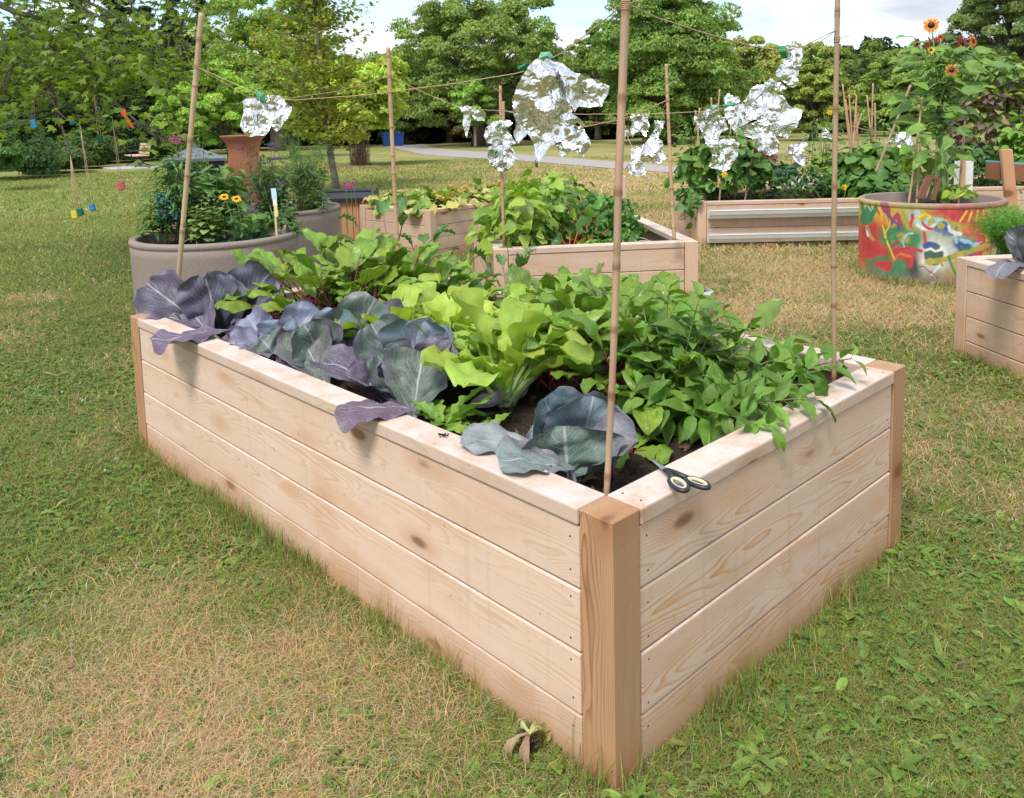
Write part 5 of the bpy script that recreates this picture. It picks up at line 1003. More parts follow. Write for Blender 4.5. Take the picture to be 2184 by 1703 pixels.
mb = MB(); ua = nrm(D(2210, 372, 7.97)-D(2101, 364, 7.97)); box(mb, D(2157, 368, 7.95), (.49, .165, .03), [ua, UP, v], .004, (.3, .15, .08)); mb.build('board', wood_mat('brown_board', (.28, .13, .065), (.15, .06, .03), 0, .5, 0), t); mb = MB(); box(mb, D(2157, 347.5, 7.95), (.49, .014, .034), [ua, UP, v], .002, (.10, .42, .62)); mb.build('blue_edge', M_['any'], t)
g = D(1985, 415, 6.9); t = thing('picture_frame', 'small reddish brown wooden frame stuck upright in the graffiti planter', 'frame', g); fc = (.20, .075, .045)
for a, b_ in (((1958, 425), (1978, 376)), ((1974, 376), (2007, 384)), ((2003, 382), (1990, 428)), ((1984, 378), (1966, 424))):
    mb = MB(); A_2, B_2 = D(*a, 6.85), D(*b_, 6.85); box(mb, (A_2+B_2)/2, (np.linalg.norm(B_2-A_2), .028, .03), [nrm(B_2-A_2), np.cross(nrm(B_2-A_2), v), v], .003, fc); mb.build('frame_bar', M_['any'], t)
# wooden stake at the far corner of the cedar bed
mb = MB(); box(mb, D(1330, 430, 6.75), (.42, .042, .035), [UP, u, v], .004); tag(mb.build('wooden_stake', M_['woodp'], org=D(1330, 452, 6.75)), 'short squared wooden stake at the far corner of the bean bed', 'stake')
# bits lying about: pebble, pulled up plant root with curled leaves, crumbs on the cap
mb = MB(); r3 = random.Random(9); g = G(1130, 1612)+UP*.02
for k in range(150):
    a = r3.random()*6.28; q = r3.random()**.5*.026; p = g+np.array([math.cos(a)*q, math.sin(a)*q, r3.random()*.03]); tube(mb, [p, p+np.array([r3.gauss(0, .009), r3.gauss(0, .009), r3.gauss(0, .006)])], .0014, 3, (.08, .045, .03), cap=False)
t = thing('uprooted_plant', 'uprooted wilted lettuce stump with roots in the grass below the left boards', 'wilted plant', g); mb.build('root_ball', M_['stem'], t); mb = MB()
for px, py, L, c in ((1100, 1585, .05, (.66, .66, .34)), (1150, 1590, .055, (.7, .68, .38)), (1162, 1600, .05, (.6, .62, .25)), (1105, 1625, .06, (.62, .45, .30)), (1117, 1655, .06, (.52, .35, .24))):
    p = G(px, py)+UP*.02; leaf(mb, g+UP*.03, nrm(p-g)+UP*.5, UP, L*1.35, .026, 'rom', 5, 10, 2.6, .6, .12, 9, c, .1, r3)
mb.build('foliage', M_['lettuce'], t)
for px, py, s_, c, lab in ((249, 985, .012, (.5, .5, .48), 'small white stone in the grass left of the front bed'), (98, 1092, .012, (.12, .12, .16), 'dark pebble in the grass at the left')):
    g = G(px, py)+UP*.012; mb = MB(); lathe(mb, [(0, -s_*.5), (s_*.7, -s_*.4), (s_, 0), (s_*.75, s_*.4), (0, s_*.55)], g, 9, c); tag(mb.build('pebble', M_['any'], org=g), lab, 'stone')
g = G(945, 930, .584); mb = MB()
for k in range(26): p = g+np.array([r3.gauss(0, .006), r3.gauss(0, .008), r3.random()*.006]); lathe(mb, [(0, -.002), (.0025, 0), (0, .0025)], p, 5, (.10, .06, .04))
tag(mb.build('soil_crumb', M_['soil'], org=g), 'small clod of dark soil lying on the left cap board', 'soil clod')
# ================================================================== VEGETABLES OF THE FRONT BED
rg6 = random.Random(77); SZ = .485
FH, RH = nrm(V3(_f)), nrm(V3(_r))
def plant(name, label, cat, loc, group=None): return thing(name, label, cat, loc, group)
def cab_leaf(par, b, tip, W_, col, curl=.5, cup=.35, nor=None, ruf=.05, seed=0, L=None):
    r = random.Random(seed*7+3); b = G(*b[:2], b[2]); tp = G(*tip[:2], tip[2]); d_ = tp-b; L = (L or np.linalg.norm(d_))*1.12
    n = nrm(nor if nor is not None else UP*.6-FH*.5); dv = nrm(nrm(d_)+n*curl*.42); mb = MB()
    pt = leaf(mb, b, dv, n, L, W_, 'cab', 21, 27, curl, cup*1.2, ruf*.95, 10, col, .08, r, notch=.09, edge=.30, crk=.055)
    tube(mb, [b-UP*.03, b+dv*L*.05, b+dv*L*.25], [.007, .006, .002], 6, (.18, .14, .20), cap=False)
    rgn = np.random.default_rng(seed)        # caterpillar holes: a few faces eaten away
    f = mb.f[4][0]; keep = np.ones(len(f), bool)
    for _ in range(rgn.integers(0, 4)): keep[rgn.integers(0, len(f))] = False
    mb.f[4][0] = f[keep]; mb.m[4][0] = mb.m[4][0][keep]
    o = mb.build('leaf', M_['cabb'], par); m = o.modifiers.new('sub', 'SUBSURF'); m.levels = m.render_levels = 1; return o
GG, BB, PP, DP, LV = (.12, .17, .145), (.17, .255, .29), (.15, .12, .19), (.10, .08, .11), (.32, .34, .50)
def NB(a, u=.5): return -FH*math.cos(a)-RH*math.sin(a)*-1+UP*u
t = plant('cabbage', 'nearest red cabbage, blue-green and opened wide in the corner beside the thickest pole', 'cabbage', G(1215, 1005, SZ))
c0 = (1210, 1010, SZ)
for i, (b, tp, w, col, cu, cp, n) in enumerate((
    ((1235, 975, .50), (1262, 868, .66), .22, BB, .5, .45, -FH+UP*.4), ((1205, 965, .50), (1172, 868, .66), .20, BB, .5, .4, -FH+UP*.4+RH*.3), ((1230, 985, .50), (1318, 892, .63), .19, GG, .6, .4, -FH-RH*.6+UP*.5),
    ((1215, 985, .51), (1140, 920, .59), .15, BB, .5, .5, -FH+RH*.5+UP*.5), ((1225, 990, .51), (1235, 905, .60), .16, (.17, .25, .31), .9, .6, -FH+UP*.5), ((1180, 975, .56), (1003, 938, .60), .11, (.23, .28, .26), .35, .15, UP-FH*.3),
    ((1225, 1000, .56), (1080, 984, .60), .14, (.21, .26, .24), .45, .1, UP-FH*.2), ((1212, 1025, .50), (1205, 925, .625), .27, (.11, .17, .135), .35, .30, -FH*1.0+UP*.55), ((1230, 1020, .50), (1348, 945, .60), .15, (.20, .21, .24), .8, .5, UP*.7-RH*.6-FH*.3))):
    cab_leaf(t, b, tp, w, col, cu, cp, n, .05, 10+i)
t = plant('cabbage', 'second red cabbage from the near corner with a large grey-green leaf leaning over the cap', 'cabbage', G(850, 870, SZ))
for i, (b, tp, w, col, cu, cp, n) in enumerate((
    ((875, 830, .5), (800, 705, .70), .20, GG, .5, .4, -FH+UP*.4+RH*.2), ((885, 835, .5), (885, 700, .71), .22, BB, .4, .4, -FH+UP*.4), ((890, 840, .5), (935, 705, .70), .17, (.17, .22, .28), .7, .4, -FH-RH*.4+UP*.4), ((895, 835, .5), (948, 745, .66), .16, PP, .8, .3, -FH-RH*.4+UP*.6),
    ((870, 850, .5), (812, 765, .63), .18, GG, .6, .6, -FH+RH*.4+UP*.6), ((860, 845, .5), (862, 780, .62), .16, (.14, .20, .24), 1.0, .5, -FH+UP*.6), ((850, 865, .5), (700, 775, .60), .17, DP, .7, .35, UP-FH*.4), ((880, 893, .5), (900, 765, .645), .235, (.095, .13, .105), .25, .30, -FH*1.1+UP*.45-RH*.1),
    ((885, 872, .595), (738, 868, .602), .19, (.15, .085, .125), .2, -.2, UP), ((990, 872, .50), (1106, 803, .56), .115, (.17, .13, .20), .4, -.55, UP-FH*.5), ((815, 850, .5), (760, 800, .60), .12, PP, .6, .5, UP-FH*.5))):
    cab_leaf(t, b, tp, w, col, cu, cp, n, .05, 40+i)
t = plant('cabbage', 'third red cabbage from the near corner, with one tall upright leaf', 'cabbage', G(700, 800, SZ))
for i, (b, tp, w, col, cu, cp, n) in enumerate((
    ((735, 775, .5), (790, 655, .73), .22, GG, .5, .3, -FH+UP*.4), ((725, 780, .5), (722, 675, .70), .20, BB, .5, .4, -FH+UP*.4), ((745, 780, .5), (855, 670, .68), .15, PP, .7, .35, -FH-RH*.4+UP*.5), ((705, 795, .5), (655, 705, .67), .19, GG, .5, .4, -FH+RH*.4+UP*.4),
    ((700, 825, .5), (640, 715, .64), .20, (.105, .13, .10), .3, .25, -FH*1.1+UP*.5+RH*.2), ((690, 815, .5), (615, 765, .58), .13, DP, .8, .3, UP-FH*.4), ((760, 790, .5), (815, 745, .60), .16, (.15, .2, .23), .7, .4, -FH+UP*.6))):
    cab_leaf(t, b, tp, w, col, cu, cp, n, .05, 70+i)
t = plant('cabbage', 'small lavender-blue crinkled cabbage fourth from the near corner', 'cabbage', G(600, 765, SZ))
for i, (b, tp, w, col, cu, cp, n) in enumerate((
    ((605, 750, .5), (665, 665, .66), .17, LV, .6, .35, -FH+UP*.5), ((590, 755, .5), (532, 680, .63), .15, (.26, .29, .42), .8, .4, -FH+UP*.5), ((600, 755, .5), (600, 690, .62), .17, (.22, .29, .40), .9, .5, -FH+UP*.5), ((585, 765, .5), (503, 725, .59), .14, (.20, .20, .32), .9, .4, UP-FH*.5),
    ((595, 775, .5), (560, 725, .585), .17, GG, .5, .3, UP-FH*.8), ((615, 770, .5), (645, 735, .58), .14, LV, 1., .6, UP-FH*.6), ((585, 775, .5), (530, 748, .59), .13, PP, .9, .0, UP))):
    cab_leaf(t, b, tp, w, col, cu, cp, n, .08, 90+i)
t = plant('cabbage', 'darkest purple cabbage at the far left corner under the leaning pole', 'cabbage', G(455, 720, SZ))
for i, (b, tp, w, col, cu, cp, n) in enumerate((
    ((470, 705, .5), (440, 600, .73), .26, (.105, .10, .155), .4, .3, -FH+UP*.4), ((480, 705, .5), (566, 596, .73), .25, (.09, .085, .14), .4, .3, -FH-RH*.2+UP*.4), ((450, 710, .5), (326, 615, .70), .22, (.085, .08, .12), .5, .3, -FH+RH*.3+UP*.4), ((470, 700, .5), (485, 605, .72), .24, (.16, .21, .27), .5, .3, -FH+UP*.4),
    ((455, 720, .5), (395, 650, .62), .24, (.10, .09, .15), .4, .35, -FH*1.1+UP*.5+RH*.2), ((465, 728, .52), (548, 690, .60), .14, (.16, .11, .19), .5, -.6, UP-FH*.4), ((490, 703, .60), (340, 722, .602), .24, (.16, .10, .17), .2, -.12, UP), ((440, 715, .5), (340, 668, .60), .17, DP, .6, .2, UP-FH*.6))):
    cab_leaf(t, b, tp, w, col, cu, cp, n, .05, 110+i)

def rosette(name, label, cat, loc, n, pet, L, W_, shape, col, mat, el=(.5, 1.3), curl=(.5, 1.1), ruf=.06, petcol=(.22, .02, .05), petr=.0035, seed=0, group=None, cup=(.0, .3), res=(7, 10), lobe=0., nl=3, spread=.02, rf=10, parts=True, cvar=.16, notch=0.):
    r = random.Random(seed*13+5); loc = np.array([float(loc[0]), float(loc[1]), float(loc[2])]); t = plant(name, label, cat, loc, group); mb = MB(); ms = MB()
    for i in range(n):
        az_ = i*2.4+r.uniform(-.4, .4); k = (i+.5)/n; e = el[1]+(el[0]-el[1])*k+r.uniform(-.12, .12); h = np.array([math.cos(az_), math.sin(az_), 0]); b = loc+h*spread*r.random()
        pl = r.uniform(*pet); d1 = nrm(h*math.cos(e)+UP*math.sin(e)); p2 = b+d1*pl*.5; e2 = e-.25; d2 = nrm(h*math.cos(e2)+UP*math.sin(e2)); p3 = p2+d2*pl*.5
        if pet[1] > .01: tube(ms, bez(b-UP*.01, p2, p3, 6), np.linspace(petr*1.3, petr*.7, 6), 5, petcol, cap=False)
        n_ = nrm(UP*math.cos(e2)-h*math.sin(e2)); s = r.uniform(.75, 1.2)
        leaf(mb, p3, d2, n_+np.array([r.uniform(-.35, .35), r.uniform(-.35, .35), 0]), L*s, W_*s*r.uniform(.85, 1.15), shape, res[0], res[1], r.uniform(*curl), r.uniform(*cup), ruf, rf, col, cvar, r, lobe, nl, notch)
        if pet[1] > .01: tube(ms, [p3, p3+d2*L*s*.3], [petr*.7, petr*.25], 4, petcol, cap=False)
    mb.build('foliage', mat, t); ms.build('stem', M_['stem'], t); return t
BC = (.225, .365, .045); LC = (.42, .57, .085)
k = 0
r = random.Random(4)
for x0, x1, y0, y1, n, hh, lab in ((.50, 1.05, 1.80, 2.50, 17, (.16, .34), 'far beet clump'), (.62, 1.12, .46, .95, 11, (.12, .27), 'near beet clump'), (1.02, 1.3, .85, 1.75, 7, (.10, .22), 'back edge beets')):
    for i in range(n):
        nx = int(math.sqrt(n)+.5); u, v = (i % nx+.5)/nx, (i//nx+.5)/max(1, math.ceil(n/nx)); x = x0+(x1-x0)*min(.97, max(.03, u+r.uniform(-.12, .12))); y = y0+(y1-y0)*min(.97, max(.03, v+r.uniform(-.12, .12))); g = r.uniform(.85, 1.2)
        rw = ['nearest row', 'second row', 'third row', 'fourth row', 'farthest row'][min(4, i//nx)] if v < .99 else 'farthest row'; cw = ['at the left', 'left of the middle', 'right of the middle', 'at the right'][min(3, i % nx)] if nx > 3 else ['at the left', 'in the middle', 'at the right'][i % nx]
        lb2 = 'beetroot plant %s of the %s of the %s' % (cw, rw, lab)
        rosette('beet_plant', lb2, 'beetroot', (x, y, SZ), r.randint(8, 11), hh, (.15), .10, 'beet', (BC[0]*g, BC[1]*g, BC[2]), M_['beet'], (.75, 1.45), (.4, 1.5), .075, seed=k, group='beetroot plants of the front bed', cup=(-.2, .35), cvar=.25, res=(11, 14)); k += 1
for i, (x, y, s, lab) in enumerate(((.45, 1.46, 1., 'upright romaine lettuce with a pale midrib behind the tall cabbage leaf'), (.60, 1.28, 1.05, 'broad yellow-green romaine lettuce between cabbages and beets'), (.50, 1.12, 1.05, 'large-leaved yellow-green lettuce right behind the second cabbage'), (.46, .86, 1.15, 'tall bolting lettuce with a thick pale stem left of the near beets'), (.74, 1.45, .95, 'yellow-green lettuce in the middle row, farther back'), (.84, 1.24, .9, 'lettuce half hidden behind the others in the middle of the bed'), (.72, 1.66, .85, 'small romaine lettuce in front of the far beets'), (.66, 1.08, .95, 'lettuce standing against the near beet stalks'))):
    rosette('lettuce', lab, 'lettuce', (x+.06, y, SZ+.01), 22, (.03, .13*s), .18*s, .11*s, 'rom', (LC[0]*1.12, LC[1]*1.1, LC[2]), M_['lettuce'], (.85, 1.5), (.3, 1.1), .08, (.42, .55, .22), .009, 200+i, cup=(.15, .55), res=(9, 11), rf=14)
# pineapple sage: stems with opposite leaves
def sage():
    b0 = G(1440, 905, SZ); r = random.Random(6); t = plant('sage_plant', 'large bushy sage with pointed green leaves sprawling over the right cap board', 'sage', b0); mb = MB(); ms = MB()
    tips = [(1330, 690, .75), (1370, 650, .80), (1400, 700, .76), (1425, 620, .86), (1445, 665, .80), (1470, 720, .74), (1490, 640, .86), (1500, 690, .78), (1530, 680, .80), (1545, 740, .70), (1560, 700, .76), (1585, 740, .72), (1600, 700, .74), (1450, 780, .68), (1400, 790, .66), (1350, 770, .66), (1500, 800, .66), (1560, 820, .64), (1600, 850, .63),
            (1650, 860, .63), (1700, 820, .64), (1750, 790, .65), (1815, 765, .66), (1735, 850, .62), (1640, 770, .68), (1690, 760, .68), (1380, 850, .60), (1420, 870, .58), (1480, 880, .58), (1540, 880, .60), (1600, 900, .60), (1640, 910, .60), (1330, 830, .6)]
    for px, py, z in tips:
        e = G(px, py, z); m = (b0+e)/2+UP*.10*np.linalg.norm(e-b0)+np.array([r.gauss(0, .02), r.gauss(0, .02), 0]); b = b0+np.array([r.gauss(0, .02), r.gauss(0, .02), 0]); c = bez(b, m, e, 14); L = np.linalg.norm(np.diff(c, axis=0), axis=1).sum()
        tube(ms, c, np.linspace(.0042, .0016, 14), 5, (.16, .20, .08)); nn = max(3, int(L/.056)); ph = r.random()*3
        for i in range(nn+1):
            q = .28+.72*i/nn; p = np.array([np.interp(q, np.linspace(0, 1, 14), c[:, j]) for j in range(3)]); tg = nrm(c[min(13, int(q*13)+1)]-c[max(0, int(q*13)-1)]) if q < 1 else nrm(c[-1]-c[-2])
            a = nrm(np.cross(tg, UP+.01)); bb = nrm(np.cross(a, tg)); th_ = ph+i*1.45; s = .104*(1-.34*(i/nn)**2)*r.uniform(.75, 1.2)
            for sg in (0, np.pi):
                o = a*math.cos(th_+sg)+bb*math.sin(th_+sg); o = nrm(o+tg*(.25+.5*(i/nn))+UP*.1); n_ = nrm(UP*.8+tg*.3-FH*.2+np.array([r.gauss(0, .2), r.gauss(0, .2), 0])); tube(ms, [p, p+o*.014], [.0012, .001], 3, (.25, .35, .12), cap=False)
                g = r.uniform(.82, 1.2); leaf(mb, p+o*.012, o, n_, s, s*.50, 'sage', 7, 9, r.uniform(.3, 1.2), r.uniform(.1, .45), .025, 9, (.165*g, .32*g, .045), .22, r, edge=.15, crk=.1)
    mb.build('foliage', M_['sage'], t); ms.build('stem', M_['stem'], t)
sage()
for i, (px, py, z, L, lab) in enumerate(((1375, 800, .56, .15, 'broad-leaved young plant at the foot of the sage'), (1320, 800, .56, .13, 'broad glossy leaves standing right behind the thickest pole'), (1290, 740, .6, .12, 'loose green plant between the near beets and the pole'))):
    rosette('leafy_plant', lab, 'leafy plant', G(px, py+60, SZ), 8, (.03, .10), L, L*.6, 'beet', (.15, .30, .045), M_['beet'], (.4, 1.2), (.6, 1.3), .03, (.3, .4, .15), .003, 260+i, cup=(0, .3))
rosette('endive', 'jagged light green endive by the left cap board, below the rolled purple leaf', 'endive', G(948, 905, SZ+.02), 15, (.0, .0), .15, .062, 'lance', (.27, .46, .06), M_['lettuce'], (.1, 1.1), (.2, 1.2), .05, seed=300, cup=(.1, .5), res=(7, 19), lobe=.5, nl=5)
rosette('endive', 'small jagged endive tuft just left of the nearest cabbage', 'endive', G(1035, 925, SZ+.03), 7, (.0, .0), .09, .045, 'lance', (.3, .48, .07), M_['lettuce'], (.1, .9), (.2, 1.2), .05, seed=301, cup=(.1, .5), res=(7, 15), lobe=.45, nl=4)
rosette('lettuce', 'flattened bright lettuce right of the nearest cabbage, behind the scissors', 'lettuce', G(1345, 960, SZ+.01), 7, (.0, .02), .105, .085, 'rom', (.30, .48, .05), M_['lettuce'], (.0, .8), (.4, 1.4), .08, seed=302, cup=(-.4, .3), res=(9, 11))
for i, (px, py) in enumerate(((598, 790), (478, 728), (655, 745))): rosette('seedling', ['pale green seedling squeezed between cap board and third cabbage', 'tiny green seedling in front of the darkest cabbage', 'light green sprout beside the lavender cabbage'][i], 'seedling', G(px, py, SZ+.04), 5, (.0, .02), .06, .04, 'rom', (.33, .5, .06), M_['lettuce'], (.1, .9), (.4, 1.2), .08, seed=310+i, res=(5, 7))
def kale(label, x, y, z, h, n, L, seed, col=(.12, .27, .07), fl=None):
    return rosette('kale', label, 'kale', (x, y, z), n, (h*.8, h*1.05), L, L*.62, 'beet', col, M_['green'], (.8, 1.5), (.5, 1.3), .17, (.30, .12, .14), .005, seed, cup=(.2, .6), res=(9, 14), rf=38, notch=.3)
kale('tall curly kale reaching above the far beets before the squash bed', *G(835, 600, SZ)[:2], SZ, .42, 6, .12, 320); kale('curly kale at the right of the far pole, lower than the beets', *G(905, 598, SZ)[:2], SZ, .24, 7, .11, 321)
kale('curly kale in front of the climbing beans', *G(1085, 640, SZ)[:2], SZ, .22, 5, .10, 322); kale('curly kale leaves beside the left end of the cedar bed front', *G(1030, 640, SZ)[:2], SZ, .12, 5, .08, 323); kale('small reddish curled kale right of the thickest pole', *G(1262, 700, SZ)[:2], SZ, .25, 5, .07, 324, (.20, .26, .08))
for i, (px, py, s) in enumerate(((1350, 690, 1.), (1400, 680, .9), (1285, 700, .8), (965, 625, .9), (1150, 670, .8))): rosette('frisee_lettuce', ['frilly bright lettuce right of the thickest pole', 'second frilly lettuce half under the sage', 'frilly lettuce behind the pole', 'pale frilly lettuce at the far edge of the front bed', 'frilly lettuce tuft behind the near beets'][i], 'lettuce', G(px, py, SZ), 22, (.03, .10), .11*s, .085*s, 'rom', (.32, .52, .07), M_['lettuce'], (.3, 1.5), (.5, 1.3), .2, (.4, .5, .2), .004, 330+i, cup=(.1, .6), res=(9, 9), rf=34, notch=.4)
for i, (x, y) in enumerate(((1.12, 2.3), (1.2, 2.0), (.9, 2.5), (1.05, 1.9), (1.15, .62), (1.22, .42))): rosette('leafy_plant', ['green leafy plant in the far right corner of the front bed', 'green leafy plant by the back boards, left of the beans', 'leafy plant beside the pole above the kale', 'pale leafy plant behind the lettuces', 'low leafy plant behind the sage', 'low leafy plant near the right pole'][i], 'leafy plant', (x, y, SZ), 9, (.06, .2), .13, .09, 'beet', (.22, .36, .07), M_['beet'], (.4, 1.3), (.5, 1.3), .06, (.3, .36, .14), .003, 350+i)
def bloom(mb, c, n_, r_, cols, np_=16, cc=(.05, .02, .01), cr=.33, rr=None, layers=2, droop=.1):
    rr = rr or rg6; n_ = nrm(n_); a = nrm(np.cross(n_, UP+.013)); b = np.cross(n_, a)
    for l in range(layers):
        for k in range(np_):
            th_ = (k+.5*l)*2*np.pi/np_+rr.uniform(-.1, .1); o = a*math.cos(th_)+b*math.sin(th_); R = r_*(1-.18*l)*rr.uniform(.85, 1.1); w = r_*2.6/np_; s = np.cross(n_, o); ht = (.12*l-droop)*r_
            cl = np.array(cols[l % len(cols)])*rr.uniform(.8, 1.15); p0 = c+o*r_*cr*.7; mb.add([p0-s*w*.4, p0+s*w*.4, c+o*R*.7+s*w*.62+n_*ht*.5, c+o*R+n_*ht, c+o*R*.7-s*w*.62+n_*ht*.5], {4: [[0, 1, 2, 4]], 3: [[4, 2, 3]]}, np.clip(cl, 0, 1))
    k0 = len(mb.v); lathe(mb, [(0, r_*cr*.42), (r_*cr*.6, r_*cr*.34), (r_*cr, 0), (0, -r_*.05)], c, 14, cc, ax=np.array([a, b, n_]))
def flower(name, label, cat, base, heads, mat=None, stemc=(.16, .28, .07), sr=.003, group=None, leafs=None, seed=0):
    base = np.asarray(base, float); t = plant(name, label, cat, base, group); ms = MB(); r = random.Random(seed)
    for h in heads:
        p = np.asarray(h[0], float); m = (base+p)/2+np.array([r.gauss(0, .02), r.gauss(0, .02), .03]); tube(ms, bez(base+np.array([r.gauss(0, .01), r.gauss(0, .01), 0]), m, p-nrm(h[1])*.01, 8), np.linspace(sr*1.3, sr*.7, 8), 5, stemc, cap=False); mb = MB(); bloom(mb, p, *h[1:]); mb.build('flower', M_['petal'], t)
    ms.build('stem', M_['stem'], t)
    if leafs:
        mb = MB(); n, L, W_, sh, col = leafs
        for i in range(n):
            h = heads[i % len(heads)]; p = base+(np.asarray(h[0])-base)*r.uniform(.1, .85); az_ = r.random()*6.28; o = np.array([math.cos(az_), math.sin(az_), r.uniform(-.1, .6)]); leaf(mb, p, o, UP, L*r.uniform(.7, 1.2), W_*r.uniform(.7, 1.2), sh, 5, 7, r.uniform(.4, 1.2), .2, .02, 9, col, .2, r)
        mb.build('foliage', M_['green'], t)
    return t
RD = ((.75, .06, .01), (.85, .16, .01)); CAMV = lambda p: nrm(CAM-np.asarray(p))
for i, (px, py) in enumerate(((541, 600), (556, 588), (620, 556), (610, 566))):
    p = G(px, py, .70); flower('marigold', ['left orange-red marigold beside the darkest cabbage', 'right orange-red marigold beside the darkest cabbage', 'upper red marigold among the far beets', 'lower red marigold among the far beets'][i], 'marigold', (p[0], p[1], SZ), [(p, CAMV(p)+UP, .021, RD, 12, (.5, .05, .01), .3)], leafs=(6, .05, .02, 'lance', (.12, .25, .05)), seed=i)
# dead leaves and litter on the soil
mb = MB()
for i in range(70):
    x, y = rg6.uniform(.15, 1.3), rg6.uniform(.12, 2.5); z_ = SZ+.008; az_ = rg6.random()*6.28; leaf(mb, (x, y, z_), (math.cos(az_), math.sin(az_), .25), UP, rg6.uniform(.02, .06), rg6.uniform(.012, .03), 'disc', 5, 6, 1.4, .5, .1, 9, (.28, .17+.06*rg6.random(), .07), .3, rg6)
tag(mb.build('leaf_litter', M_['green']), 'dry brown and yellow fallen leaves on the soil of the front bed', 'leaf litter', kind='stuff')

# ================================================================== PLANTS OF THE OTHER BEDS AND TUBS
def mound(name, label, cat, c, rad, n, L, W_, shape, col, mat='green', seed=0, stems=10, curl=(.4, 1.2), el=.35, lobe=0., nl=3, cols=None, base=None, res=(5, 6), cup=(0, .35), ruf=.04, group=None, shell=.55, sr=.005):
    r = random.Random(seed+900); c = np.asarray(c, float); rad = np.asarray(rad, float); base = np.array([c[0], c[1], c[2]-rad[2]]) if base is None else np.asarray(base, float); t = plant(name, label, cat, base, group); mb = MB(); ms = MB()
    for i in range(n):
        d_ = nrm([r.gauss(0, 1), r.gauss(0, 1), r.gauss(.25, .9)]); q = r.uniform(shell, 1.0)*(.75+.5*float(vnoise(d_[0]*2+seed, d_[1]*2+d_[2]*2.3, seed))); p = c+(rad[0]*d_[0]*RH+rad[1]*d_[1]*FH+rad[2]*d_[2]*UP)*q; o = nrm(V3(RH*d_[0]+FH*d_[1])+np.array([r.gauss(0, .4), r.gauss(0, .4), r.gauss(-.1, .3)])); n_ = nrm(UP*el+(RH*d_[0]+FH*d_[1]+UP*d_[2])*.8+np.array([r.gauss(0, .3), r.gauss(0, .3), r.gauss(0, .2)]))
        cl = np.array(r.choice(cols) if cols else col)*r.uniform(.75, 1.25); s = r.uniform(.6, 1.25); leaf(mb, p, o, n_, L*s, W_*s, shape, res[0], res[1], r.uniform(*curl), r.uniform(*cup), ruf, 11, np.clip(cl, 0, 1), .1, r, lobe, nl)
        if i < stems: tube(ms, bez(base+np.array([r.gauss(0, .3)*rad[0], r.gauss(0, .3)*rad[1], 0]), (base+p)/2+UP*rad[2]*.3, p, 7), np.linspace(sr, sr*.4, 7), 4, (.20, .27, .09), cap=False)
    mb.build('foliage', M_[mat], t); ms.build('stem', M_['stem'], t); return t
def L2(a, b, z): return cC+aC*a+bC*b+UP*z      # inside the cedar bed
YG = (.36, .52, .06)
mound('bean_plant', 'bright yellow-green climbing bean on the left of the cedar bed, spilling over its side', 'bean plant', L2(.20, .5, .66), (.24, .5, .26), 210, .12, .10, 'heart', YG, 'lettuce', 1, 14, cols=[YG, (.42, .56, .08), (.26, .44, .05)])
mound('bean_plant', 'taller yellow-green bean right of the slim bean pole', 'bean plant', L2(.42, .85, .72), (.27, .3, .30), 160, .11, .10, 'heart', YG, 'lettuce', 2, 12, cols=[YG, (.30, .50, .06)])
mound('herb', 'dark lovage-like herb at the back of the cedar bed', 'herb', L2(.72, 1.5, .68), (.28, .3, .27), 150, .10, .07, 'beet', (.12, .26, .06), 'green', 3, 12, lobe=.4)
for i, (a, b, h, lab) in enumerate(((.55, .42, .2, 'dark green crinkled chard with red stalks in the middle of the cedar bed'), (.72, .55, .24, 'chard with glossy dark leaves left of the thickest pole'), (.40, .22, .1, 'low dark chard at the front left of the cedar bed'), (.68, .85, .3, 'taller chard with an orange stalk behind the others'))):
    rosette('chard', lab, 'chard', L2(a, b, .455), 10, (h*.7, h), .17, .11, 'beet', (.055, .17, .035), M_['beet'], (.35, 1.4), (.5, 1.5), .11, (.5, .10, .03), .006, 400+i, rf=26, res=(7, 12))
for i, (a, b, z_, s, lab) in enumerate(((.92, 1.15, .60, .20, 'curly parsley-like kale to the left of the thickest pole top leaves'), (1.12, 1.6, .60, .16, 'curly kale at the back right corner of the cedar bed'), (.95, .75, .56, .14, 'lower curly greens in the cedar bed right of the thick pole'))):
    mound('curly_kale', lab, 'kale', L2(a, b, z_), (s, s, s*.9), 90, .09, .07, 'rom', (.14, .33, .06), 'green', 410+i, 8, ruf=.2, res=(7, 7), cup=(.2, .6))
mound('salad_greens', 'bright low salad greens along the front board of the cedar bed', 'salad', L2(.62, .22, .49), (.34, .12, .09), 170, .10, .035, 'lance', (.24, .48, .05), 'lettuce', 5, 0, el=.8, lobe=.3, nl=4); mound('salad_greens', 'bright salad greens further right in the cedar bed, beside the bare soil', 'salad', L2(.86, .5, .49), (.16, .3, .09), 130, .09, .03, 'lance', (.26, .50, .05), 'lettuce', 6, 0, el=.8, lobe=.3, nl=4)
mound('lavender_plant', 'small grey-green herb on the bare soil near the mid pole', 'herb', L2(1.12, .28, .49), (.07, .07, .07), 60, .05, .006, 'lance', (.20, .26, .16), 'green', 7, 0, el=.8)
for i in range(3):
    mb = MB(); p, q = L2(.95, .5+.16*i, .47), L2(1.2, .52+.16*i, .47); tube(mb, bez(p, (p+q)/2+UP*.10, q, 10), .0035, 5, (.6, .6, .6)); tag(mb.build('wire_hoop', M_['any'], org=p), ['first', 'second', 'third'][i]+' pale wire hoop from the front over the bare soil of the cedar bed', 'wire hoop')
